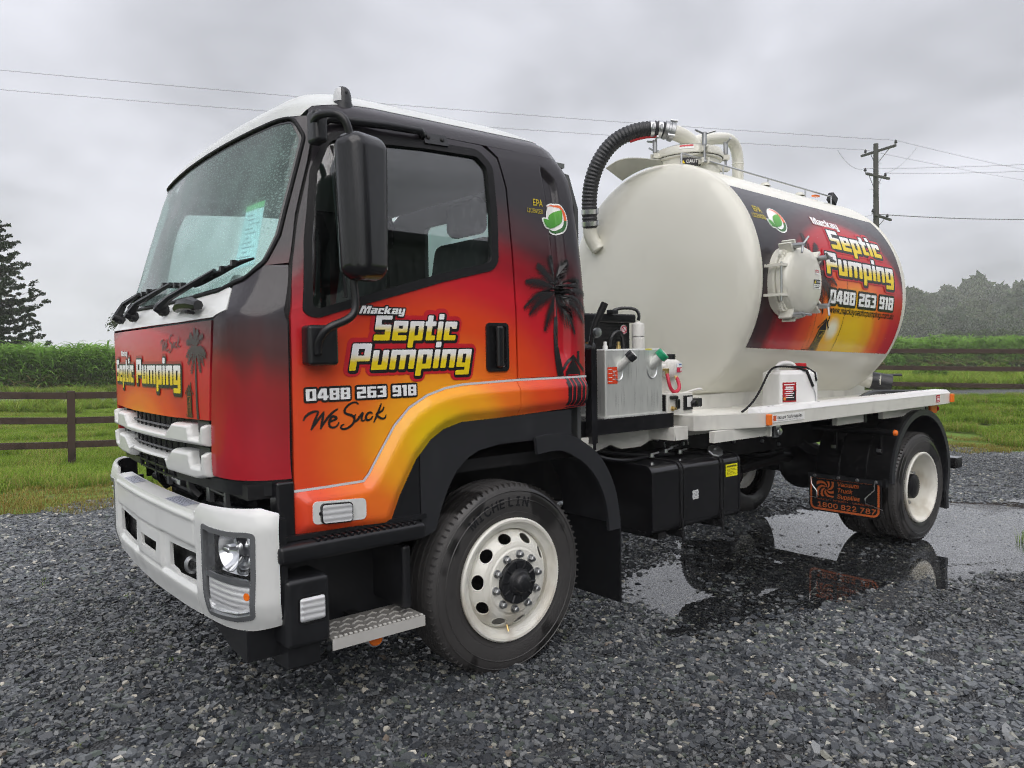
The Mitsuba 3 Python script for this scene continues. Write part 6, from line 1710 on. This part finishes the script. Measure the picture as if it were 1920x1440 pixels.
GREEN = [(.21, .33, .042), (.16, .28, .036), (.26, .37, .065), (.31, .38, .09)]
DRY = [(.32, .24, .07), (.26, .17, .05), (.20, .22, .05), (.38, .31, .12)]
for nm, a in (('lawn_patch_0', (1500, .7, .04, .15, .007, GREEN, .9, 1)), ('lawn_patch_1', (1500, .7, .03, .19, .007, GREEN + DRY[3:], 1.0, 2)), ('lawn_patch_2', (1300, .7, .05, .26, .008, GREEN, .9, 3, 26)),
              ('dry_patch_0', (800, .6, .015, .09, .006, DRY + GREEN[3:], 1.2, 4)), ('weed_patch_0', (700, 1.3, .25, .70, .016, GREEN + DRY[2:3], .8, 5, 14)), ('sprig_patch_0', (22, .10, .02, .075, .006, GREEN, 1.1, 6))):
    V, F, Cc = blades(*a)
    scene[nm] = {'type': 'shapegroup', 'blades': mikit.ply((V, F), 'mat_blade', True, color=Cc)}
g = 0
for D in np.arange(5.5, 27, .62):
    for Q in np.arange(-.85 * D - 1, .95 * D + 1, .62):
        x, y = dq(D + rs.uniform(-.15, .15), Q + rs.uniform(-.15, .15))
        if in_yard(np.array([x]), np.array([y]), -.45 * rs.rand())[0]: continue
        if abs(Q / D) < .40 and D > 12: continue
        tr = D - (20.0 + 7.2 * 0) if Q > 0 else -9
        if Q > 3 and 20.2 < D < 27.0: continue
        g += 1
        fr = in_yard(np.array([x]), np.array([y]), .9 + 1.0 * rs.rand())[0]
        gp = 'dry_patch_0' if fr else f'lawn_patch_{rs.choice(3, p=[.42, .38, .20])}'
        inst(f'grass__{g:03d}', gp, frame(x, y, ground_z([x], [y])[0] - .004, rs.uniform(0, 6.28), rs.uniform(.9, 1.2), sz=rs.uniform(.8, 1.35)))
for D in np.arange(27, 48, 1.1):        # rougher grass beyond the fence
    for Q in np.r_[np.arange(-.80 * D, -.40 * D, 1.1), np.arange(.38 * D, .85 * D, 1.1)]:
        x, y = dq(D + rs.uniform(-.4, .4), Q + rs.uniform(-.4, .4))
        if 34.0 < D < 41.8 and Q < 0: continue
        g += 1
        inst(f'grass__{g:03d}', 'weed_patch_0' if rs.rand() < (.5 if Q > 0 else .25) else 'lawn_patch_2', frame(x, y, ground_z([x], [y])[0] - .01, rs.uniform(0, 6.28), rs.uniform(1.3, 1.9), sz=rs.uniform(.55, 1.1)))
for D in np.arange(48, 66, 1.5):
    for Q in np.arange(.38 * D, .85 * D, 1.5):
        x, y = dq(D + rs.uniform(-.5, .5), Q + rs.uniform(-.5, .5))
        g += 1
        inst(f'grass__{g:03d}', 'weed_patch_0', frame(x, y, ground_z([x], [y])[0] - .01, rs.uniform(0, 6.28), rs.uniform(1.6, 2.2), sz=rs.uniform(.4, .9)))
for k in range(24):                      # small sprigs between the stones
    D, Q = rs.uniform(2.6, 8), rs.uniform(-.62, .66)
    x, y = dq(D, Q * D)
    if PUD.buffer(1.2).contains(Point(x, y)): continue
    g += 1
    inst(f'grass__{g:03d}', 'sprig_patch_0', frame(x, y, ground_z([x], [y])[0], rs.uniform(0, 6.28), rs.uniform(.3, .65)))
for x, y in ((5.3, -.6),):
    g += 1
    inst(f'grass__{g:03d}', 'sprig_patch_0', frame(x, y, -.03, 1.0, 1.0, sz=2.4))
tag('grass', 'green grass of the lawns and verges around the yard', kind='stuff')

# --- lane beyond the fence and the wet gravel track
def strip(pts, lift, edge):
    return drape(Polygon([dq(D, Q) for D, Q in pts]), lift, edge)


add('road', strip([(34.6, -44), (35.2, -20), (42, 0), (56, 22), (63, 40), (66, 66), (71, 66), (69, 40), (62, 22), (48, 0), (41.2, -20), (40.6, -44)], .03, 1.5), 'mat_road', True, body=False, kind='structure')
add('gravel_track', strip([(20.6, 7), (20.9, 12), (21.2, 18), (21.5, 24), (26.2, 24), (26.6, 18), (26.0, 12), (25.2, 7)], .02, .5), 'mat_yard', True, body=False, kind='structure')

# --- post and rail fence
mat('mat_fence', stain((0.052, 0.033, 0.025), (0.026, 0.017, 0.014), 1.0, 7), 0.5, spec=0.35)
line = [np.array(p) for p in ((-15.0, 14.62), (.36, 11.86), (16.9, 8.85), (19.02, 3.52), (22.0, -3.95))]
fences = [('fence', line[0:3], .36, 'dark brown post and rail fence along the lawn to the left of the truck'), ('fence', line[2:5], None, 'dark brown post and rail fence climbing past the rear of the truck')]
for nm, pts, anchor, lab in fences:
    fk = num(nm)
    tag(fk, lab, 'fence', 'post and rail fences round the yard')
    posts = []
    for a, b in zip(pts[:-1], pts[1:]):
        L = np.linalg.norm(b - a); n = max(2, int(round(L / 2.6)))
        posts += [a + (b - a) * i / n for i in range(n)]
    posts.append(pts[-1])
    if anchor is not None: posts = [p - np.array([.38, -.068]) for p in posts[:-1]] + [posts[-1]]
    if anchor is None: posts = [np.array(p) for p in ((16.9, 8.85), (17.60, 7.0), (19.14, 3.15), (20.55, -.4), (22.0, -3.95))]
    for i, p in enumerate(posts):
        z = ground_z([p[0]], [p[1]])[0]
        q = posts[i + 1] if i + 1 < len(posts) else p + (p - posts[i - 1])
        ang = math.degrees(math.atan2(*(q - p)[::-1]))
        add(f'{fk}__post', xf(box(-.06, .06, -.055, .055, -.2, 1.315, .006), ang, (0, 0, 1), (p[0], p[1], z)), 'mat_fence', 25, body=False)
        if i + 1 < len(posts):
            z2 = ground_z([q[0]], [q[1]])[0]
            d = (q - p) / np.linalg.norm(q - p); nn = np.array([d[1], -d[0]])
            nn = nn if nn @ (C2 - p) > 0 else -nn
            for h in (.395, .815, 1.245):
                s = rs.uniform(-.012, .012, 2)
                off = nn * .010
                P = [np.array([*(p + d * .061 + off), z + h + s[0]]), np.array([*(q - d * .061 + off), z2 + h + s[1]])]
                u = P[1] - P[0]; ln = np.linalg.norm(u); u /= ln
                sd = np.array([*nn, 0]); w = np.cross(u, sd); w = w if w[2] > 0 else -w
                bv, bf = box(0, ln, -.021, .021, -.057, .057, .004)
                add(f'{fk}__rail', (P[0] + bv[:, :1] * u + bv[:, 1:2] * sd + bv[:, 2:] * w, bf), 'mat_fence', 25, body=False)

# --- sugar cane
def cane(seed):
    r = np.random.RandomState(seed)
    V, F, Cc, o = [], [], [], 0
    for k in range(11):
        px, py, H = r.uniform(-.45, .45), r.uniform(-.45, .45), r.uniform(2.0, 2.9)
        lx, ly = r.normal(0, .12), r.normal(0, .12)
        st = tube([(px, py, 0), (px + lx, py + ly, H * .8)], .014, 4, False)
        V.append(st[0]); F.append(st[1] + o); o += len(st[0]); Cc.append(np.tile([.10, .13, .04], (len(st[0]), 1)))
        for j in range(9):
            z0 = H * r.uniform(.12, .84) if j > 3 else H * r.uniform(.75, .86)
            yaw, L = r.uniform(0, 6.28), r.uniform(.8, 1.55)
            up = r.uniform(1.0, 1.35) if z0 > H * .6 else r.uniform(.5, 1.1)
            t = np.linspace(0, 1, 7)
            rad = L * (math.cos(up) * t + .42 * t ** 2.2)
            zz = z0 + L * (math.sin(up) * t - .62 * t ** 2.4)
            w = .042 * np.sin(np.pi * np.clip(t * .82 + .16, 0, 1)) + .002
            d = np.array([math.cos(yaw), math.sin(yaw)]); tt = np.array([-d[1], d[0]])
            c = np.column_stack([px + lx * z0 / H + d[0] * rad, py + ly * z0 / H + d[1] * rad, zz])
            v = np.stack([c + np.r_[tt, .3][None] * w[:, None], c - np.r_[tt, .3][None] * w[:, None]], 1).reshape(-1, 3)
            f = np.array([q for i in range(6) for q in ((2 * i, 2 * i + 1, 2 * i + 3), (2 * i, 2 * i + 3, 2 * i + 2))])
            V.append(v); F.append(f + o); o += 14
            dry = z0 < H * .35 and r.rand() < .5
            col = np.array([.26, .22, .10]) if dry else np.array([.17, .31, .06]) * r.uniform(.6, 1.5) + (np.array([.05, .05, .02]) if r.rand() < .2 else 0)
            Cc.append(np.tile(col, (14, 1)))
    return np.vstack(V), np.vstack(F), np.vstack(Cc)


for i in range(5):
    V, F, Cc = cane(40 + i)
    scene[f'cane_clump_{i}'] = {'type': 'shapegroup', 'leaves': mikit.ply((V, F), 'mat_blade', True, color=Cc)}
g = 0
for a in np.arange(-.86, .90, .0105):
    D0_ = np.interp(a, [-.6, -.3, .2, .6], [48.5, 49, 63, 75])
    for row in range(6):
        if -.40 < a < .36 and row > 1: continue
        D = D0_ + row * .85 + rs.uniform(-.25, .25)
        x, y = dq(D, a * D + rs.uniform(-.2, .2))
        g += 1
        inst(f'sugar_cane__{g:03d}', f'cane_clump_{rs.randint(5)}', frame(x, y, ground_z([x], [y])[0] - .05, rs.uniform(0, 6.28), rs.uniform(.95, 1.15), sz=rs.uniform(.86, 1.16)))
tag('sugar_cane', 'tall green sugar cane standing beyond the lane', kind='stuff')

# --- trees
mat('mat_bark', stain((0.075, 0.062, 0.05), (0.035, 0.03, 0.026), 1.0, 4), 0.9)


def leaf_cloud(centres, radii, n, size, cols, seed, flat=.7, hang=0.0):
    r = np.random.RandomState(seed)
    V, Cc = [], []
    for c, R in zip(centres, radii):
        d = r.normal(0, 1, (n, 3)); d /= np.linalg.norm(d, axis=1, keepdims=True)
        p = c + d * (R * r.uniform(.35, 1.0, (n, 1)) ** .6) * [1, 1, flat]
        a = r.normal(0, 1, (n, 3)); a /= np.linalg.norm(a, axis=1, keepdims=True)
        b = np.cross(a, r.normal(0, 1, (n, 3))); b /= np.linalg.norm(b, axis=1, keepdims=True) + 1e-9
        s = size * r.uniform(.6, 1.4, (n, 1))
        q = np.stack([p - a * s, p + b * s * .5, p + a * s, p - b * s * .5], 1)
        V.append(q.reshape(-1, 3))
        col = np.array(cols)[r.randint(len(cols), size=n)] * r.uniform(.7, 1.3, (n, 1))
        Cc.append(np.repeat(col, 4, 0))
    V, Cc = np.vstack(V), np.vstack(Cc)
    k = np.arange(len(V) // 4)[:, None] * 4
    F = np.vstack([k + [0, 1, 2], k + [0, 2, 3]])
    return V, F, Cc


def add_leaves(key, V, F, Cc):
    k = num(key)
    scene[k] = mikit.ply((V, F), 'mat_blade', False, color=Cc)
    return k


# tiered conifer at the left edge of the view
rp = np.random.RandomState(5)
bx_, by_ = dq(60, -41.2)
bz = ground_z([bx_], [by_])[0]
ck = 'conifer_tree'
tag(ck, 'tall tiered dark conifer rising behind the sugar cane', 'tree')
add(f'{ck}__trunk', tube([(bx_, by_, bz), (bx_ + .1, by_, bz + 8), (bx_, by_ + .1, bz + 15.4)], [.34, .24, .05], 10), 'mat_bark', True, body=False)
BV, cen, rad = [], [], []
for h in np.arange(3.4, 15.2, .52):
    L = 5.9 * (15.6 - h) / 11.6 * rp.uniform(.8, 1.08)
    n = 9
    for k in range(n):
        yaw = k / n * 6.283 + rp.uniform(-.3, .3) + h * 1.7
        l = L * rp.uniform(.55, 1.15)
        h_ = h + rp.uniform(-.22, .22)
        t = np.linspace(0, 1, 9)
        z = h_ + (-.16 * np.sin(t * np.pi * .85) + .17 * t ** 2.2) * l * .8
        c = np.column_stack([bx_ + np.cos(yaw) * l * t, by_ + np.sin(yaw) * l * t, bz + z])
        BV.append(tube(c, np.linspace(.045, .010, 9), 4, False))
        for u in np.linspace(.22, 1.0, int(6 + l * 4.2)):
            if rp.rand() < .25: continue
            q = np.array([np.interp(u, t, c[:, i]) for i in range(3)]) + rp.normal(0, .16, 3) * [1, 1, .35]
            cen.append(q); rad.append(rp.uniform(.10, .27))
add(f'{ck}__branch', cat(*BV), 'mat_bark', True, body=False)
add_leaves(f'{ck}__crown', *leaf_cloud(np.array(cen), rad, 16, .13, [(.028, .048, .022), (.020, .035, .018), (.040, .060, .026)], 6, .55))


def round_tree(key, D, u, h, r, cols, seed, n=60, leaf=.16, label=None, cat_='tree', kk=26, trunk=.16, body_z=None):
    rt = np.random.RandomState(seed)
    x, y = dq(D, (u - 960) / 1497 * D)
    z = ground_z([x], [y])[0]
    tag(key, label, cat_)
    lim = [tube(spl([(x, y, z - .1), (x + .1, y, z + h * .3), (x + rt.uniform(-.2, .2), y, z + h * .55)], 8), np.linspace(trunk, trunk * .55, 8), 7)]
    cen, rad = [], []
    for k in range(kk):
        d = rt.normal(0, 1, 3); d /= np.linalg.norm(d); d[2] = abs(d[2]) * 1.2 - .35
        c = np.array([x, y, z + h - r * .95]) + d * r * rt.uniform(.45, .95) * [1, 1, .8]
        cen.append(c); rad.append(r * rt.uniform(.22, .42))
        if k % 3 == 0: lim.append(tube(spl([(x, y, z + h * .4), (np.array([x, y, z + h * .5]) + c) / 2, c], 6), np.linspace(trunk * .5, .02, 6), 5))
    add(f'{key}__trunk', cat(*lim), 'mat_bark', True, body=False)
    add_leaves(f'{key}__crown', *leaf_cloud(np.array(cen), rad, n, leaf, cols, seed + 1, .8))


OLIVE = [(.050, .075, .025), (.035, .055, .020), (.075, .10, .035)]
round_tree('gum_tree', 85, 212, 8.0, 2.3, OLIVE, 31, 50, .13, 'small open-crowned tree above the cane just left of the cab')
round_tree('bush', 58, 1703, 1.9, 1.0, [(.10, .20, .04), (.13, .24, .06)], 61, 60, .10, 'light green bush at the foot of the cane beside the pole', 'bush', 12, .05)
round_tree('bush_001', 34, 1772, 1.15, .85, [(.12, .22, .035), (.16, .26, .06)], 62, 80, .09, 'low weedy bush on the verge right of the truck tray', 'bush', 12, .03)
round_tree('bush_002', 36, 1905, 1.2, 1.0, [(.12, .22, .035), (.17, .22, .06)], 63, 80, .09, 'low weedy bush on the verge at the right edge', 'bush', 12, .03)
HED = [(.055, .085, .030), (.075, .11, .04), (.045, .07, .028)]
for i, (u, D, h, r, lb) in enumerate(((1822, 165, 6.2, 3.6, 'rounded olive tree at the left end of the low tree line'), (1858, 172, 5.6, 3.3, 'second rounded tree of the low tree line'), (1889, 168, 6.4, 3.7, 'third rounded tree of the low tree line'), (1925, 165, 6.6, 4.0, 'rightmost rounded tree of the low tree line'))):
    round_tree('field_tree' if i == 0 else f'field_tree_{i:03d}', D, u, h, r, HED, 70 + i, 90, .34, lb, 'tree', 22, .2)

# forest on the hill
for i in range(4):
    rt = np.random.RandomState(90 + i)
    cen, rad, lim = [], [], [tube([(0, 0, 2.2), (0, 0, 5.5)], [.28, .15], 6)]
    for k in range(15):
        d = rt.normal(0, 1, 3); d /= np.linalg.norm(d); d[2] = abs(d[2]) * 1.3 - .3
        c = np.array([0, 0, 6.6 + i * .6]) + d * rt.uniform(1.6, 3.3) * [1.1, 1.1, .9]
        cen.append(c); rad.append(rt.uniform(.8, 1.4))
    V, F, Cc = leaf_cloud(np.array(cen), rad, 34, 1.5, [[(.026, .052, .018), (.040, .070, .024), (.018, .036, .013)], [(.055, .085, .030), (.042, .070, .026), (.07, .10, .038)], [(.016, .034, .012), (.022, .044, .016)], [(.072, .090, .040), (.050, .068, .03)]][i], 95 + i, .8)
    tv, tf = cat(*lim)
    scene[f'hill_tree_{i}'] = {'type': 'shapegroup', 'crown': mikit.ply((V, F), 'mat_blade', False, color=Cc), 'stem': mikit.ply((tv, tf), 'mat_bark', True)}
g = 0
for D in np.arange(262, 430, 7.0):
    for Q in np.arange(.30 * D, .86 * D, 6.2):
        a = Q / D
        if D < 290 and a < .515: continue
        x, y = dq(D + rs.uniform(-3, 3), Q + rs.uniform(-3, 3))
        n = meshkit.noise(np.array([[x * .02, y * .02, 0.0]]), 4)[0]
        s = rs.uniform(.65, 1.2) * (.75 + .55 * n) * (1.35 if rs.rand() < .06 else 1)
        if .545 < a < .562: s *= .72
        g += 1
        inst(f'forest__{g:03d}', f'hill_tree_{rs.randint(4)}', frame(x, y, ground_z([x], [y])[0] - 3.2, rs.uniform(0, 6.28), s * 1.12, sz=s * rs.uniform(1.0, 1.35)))
tag('forest', 'grey green hazy forest covering the hill', kind='stuff')

# --- timber power pole, its arms, and the lines
mat('mat_pole', stain((0.085, 0.085, 0.078), (0.045, 0.046, 0.043), 1.0, 5), 0.85)
mat('mat_wire', (0.16, 0.16, 0.17), 0.5)
px, py = dq(40, 18.78); pz = ground_z([px], [py])[0]
pk = 'utility_pole'
tag(pk, 'weathered timber power pole with three crossarms behind the tanker', 'utility pole')
add(f'{pk}__pole', tube([(px, py, pz - .3), (px - .02, py + .01, pz + 4), (px + .06, py - .05, pz + 7.5), (px + .02, py, 12.0), (px, py, 12.93)], [.165, .155, .145, .125, .12], 14), 'mat_pole', 40, body=False)
ARM = [((41.0, 18.60), (39.0, 19.42), 12.55), ((39.5, 17.95), (40.6, 19.65), 11.25), ((39.75, 18.50), (41.2, 20.05), 9.22)]
up1 = np.array([0, 0, 1.0])
ends = []
for a, b, z in ARM:
    A, B_ = np.array([*dq(*a), z]), np.array([*dq(*b), z])
    ends.append((A, B_))
    d = B_ - A; L = np.linalg.norm(d); ang = math.degrees(math.atan2(d[1], d[0]))
    ak = add(f'{pk}__crossarm', xf(box(0, L, -.19, -.09, -.055, .055), ang, (0, 0, 1), A), 'mat_pole', False, body=False)
    for k in (.06, .94):
        add(f'{ak}__insulator', lathe([(.012, 0), (.012, .10), (.06, .11), (.075, .16), (.05, .21), (.055, .23), (.03, .27), (0, .28)], A + d * k + np.array([0, 0, .05]), (0, 0, 1), 12), 'mat_grey_plastic', 35, body=False)
    for k in (.22, .76):
        add(f'{ak}__brace', rod(A + d * k, np.array([px, py, z - .75]), .016, 6), 'mat_pole', body=False)
add(f'{pk}__step_bolt', cat(*[rod((px, py, z), np.array([px, py, z]) + np.array([*RT[:2], 0]) * s * .3, .012, 5) for z, s in ((11.9, 1), (11.65, -1), (10.9, 1), (10.6, -1))]), 'mat_zinc', body=False)


def pix(u, v, D):                       # a bearing from the viewpoint and a distance, as surveyed
    x, y = dq(D, (u - 960) / 1497 * D)
    return np.array([x, y, 1.523 + (692 - v) / 1497 * D])


def wire(label, a, b, sag, r=.008, key='power_line'):
    k = num(key)
    t = np.linspace(0, 1, 24)[:, None]
    add(k, tube(a + (b - a) * t - up1 * (4 * sag * t * (1 - t)), r, 5), 'mat_wire', True, body=False)
    tag(k, label, 'power line', 'overhead lines at the power pole')


e = ends
iA = lambda n, k: e[n][0] + (e[n][1] - e[n][0]) * k + up1 * .30
wire('upper of the two long wires crossing the sky above the truck', iA(0, .94), pix(-320, 96, 31), .22)
wire('lower of the two long wires crossing the sky above the truck', iA(0, .06), pix(-320, 136, 33), .22)
wire('wire running from the top crossarm tip down to the right edge', iA(0, .94), pix(2150, 345, 70), .3)
wire('thin wire running right from the far tip of the top crossarm', iA(0, .06), pix(2150, 360, 72), .3)
wire('upper of two wires leaving the middle crossarm to the right', iA(1, .06), pix(2150, 293, 30), .1)
wire('lower of two wires leaving the middle crossarm to the right', iA(1, .94), pix(2150, 308, 30), .1)
wire('thick black cable leaving the lowest crossarm to the right', e[2][0] + up1 * .06, pix(2150, 404, 48), .25, .022)
wire('upper of two wires leaving the lowest crossarm to the left', e[2][0] + up1 * .0, pix(1400, 455, 50), .05)
wire('lower of two wires leaving the lowest crossarm to the left', e[2][0] - up1 * .30, pix(1400, 477, 50), .05)
wire('slack loop of wire hanging left of the middle crossarm', pix(1589, 277, 38.6), iA(1, .06), .35)
wire('slack loop of wire hanging right of the middle crossarm', pix(1743, 271, 41), iA(1, .94), .25)

# --- the open shed across the yard, behind the viewer (seen mirrored in the glass and paint)
mat('mat_shed_wall', stain((0.12, 0.135, 0.12), (0.08, 0.09, 0.08), 1.0, 2), 0.55)
mat('mat_shed_roof', (0.30, 0.31, 0.32), 0.45)
mat('mat_shed_dark', (0.035, 0.036, 0.038), 0.7)
tag('shed', 'long low grey-green metal shed with a dark gutter across the yard', 'shed')
rib = np.arange(3.2, 13, .19)
wl_ = [(x + o, -8.5 + (.0 if k % 2 else .035)) for x in rib for k, o in ((0, 0), (0, .08), (1, .10), (1, .18))]
add('shed__wall', cat(prism(Polygon(wl_ + [(13, -8.6), (3.2, -8.6)]).buffer(0), -.05, 5.0, 'xy'), box(3.2, 3.3, -20.5, -8.6, -.05, 5.0), box(12.9, 13, -20.5, -8.6, -.05, 5.0), box(3.2, 13, -20.6, -20.5, -.05, 5.0)), 'mat_shed_wall', False, body=False)
add('shed__gutter', box(2.8, 13.4, -8.45, -8.22, 5.03, 5.25, .02), 'mat_shed_dark', False, body=False)
add('shed__roof', prism(Polygon([(-8.4, 5.23), (-14.5, 6.15), (-20.8, 5.2), (-20.8, 5.15), (-14.5, 6.09), (-8.4, 5.17)]), 2.8, 13.4, 'yz'), 'mat_shed_roof', False, body=False)
for x in (5.8, 10.4):
    add('shed__roller_door', cat(*[box(x - 1.9, x + 1.9, -8.48, -8.455 + .02 * (i % 2), .08 + i * .20, .27 + i * .20) for i in range(15)]), 'mat_shed_dark', False, body=False)

# --- damp air
scene['haze_air'] = {'type': 'homogeneous', 'albedo': 0.95, 'sigma_t': 0.0008}
scene['haze'] = {'type': 'cube', 'to_world': T().translate([0, 0, 30]).scale([760, 760, 36]), 'bsdf': {'type': 'null'}, 'interior': {'type': 'ref', 'id': 'haze_air'}}
labels['haze'] = {'label': 'damp grey air over the fields', 'kind': 'stuff'}
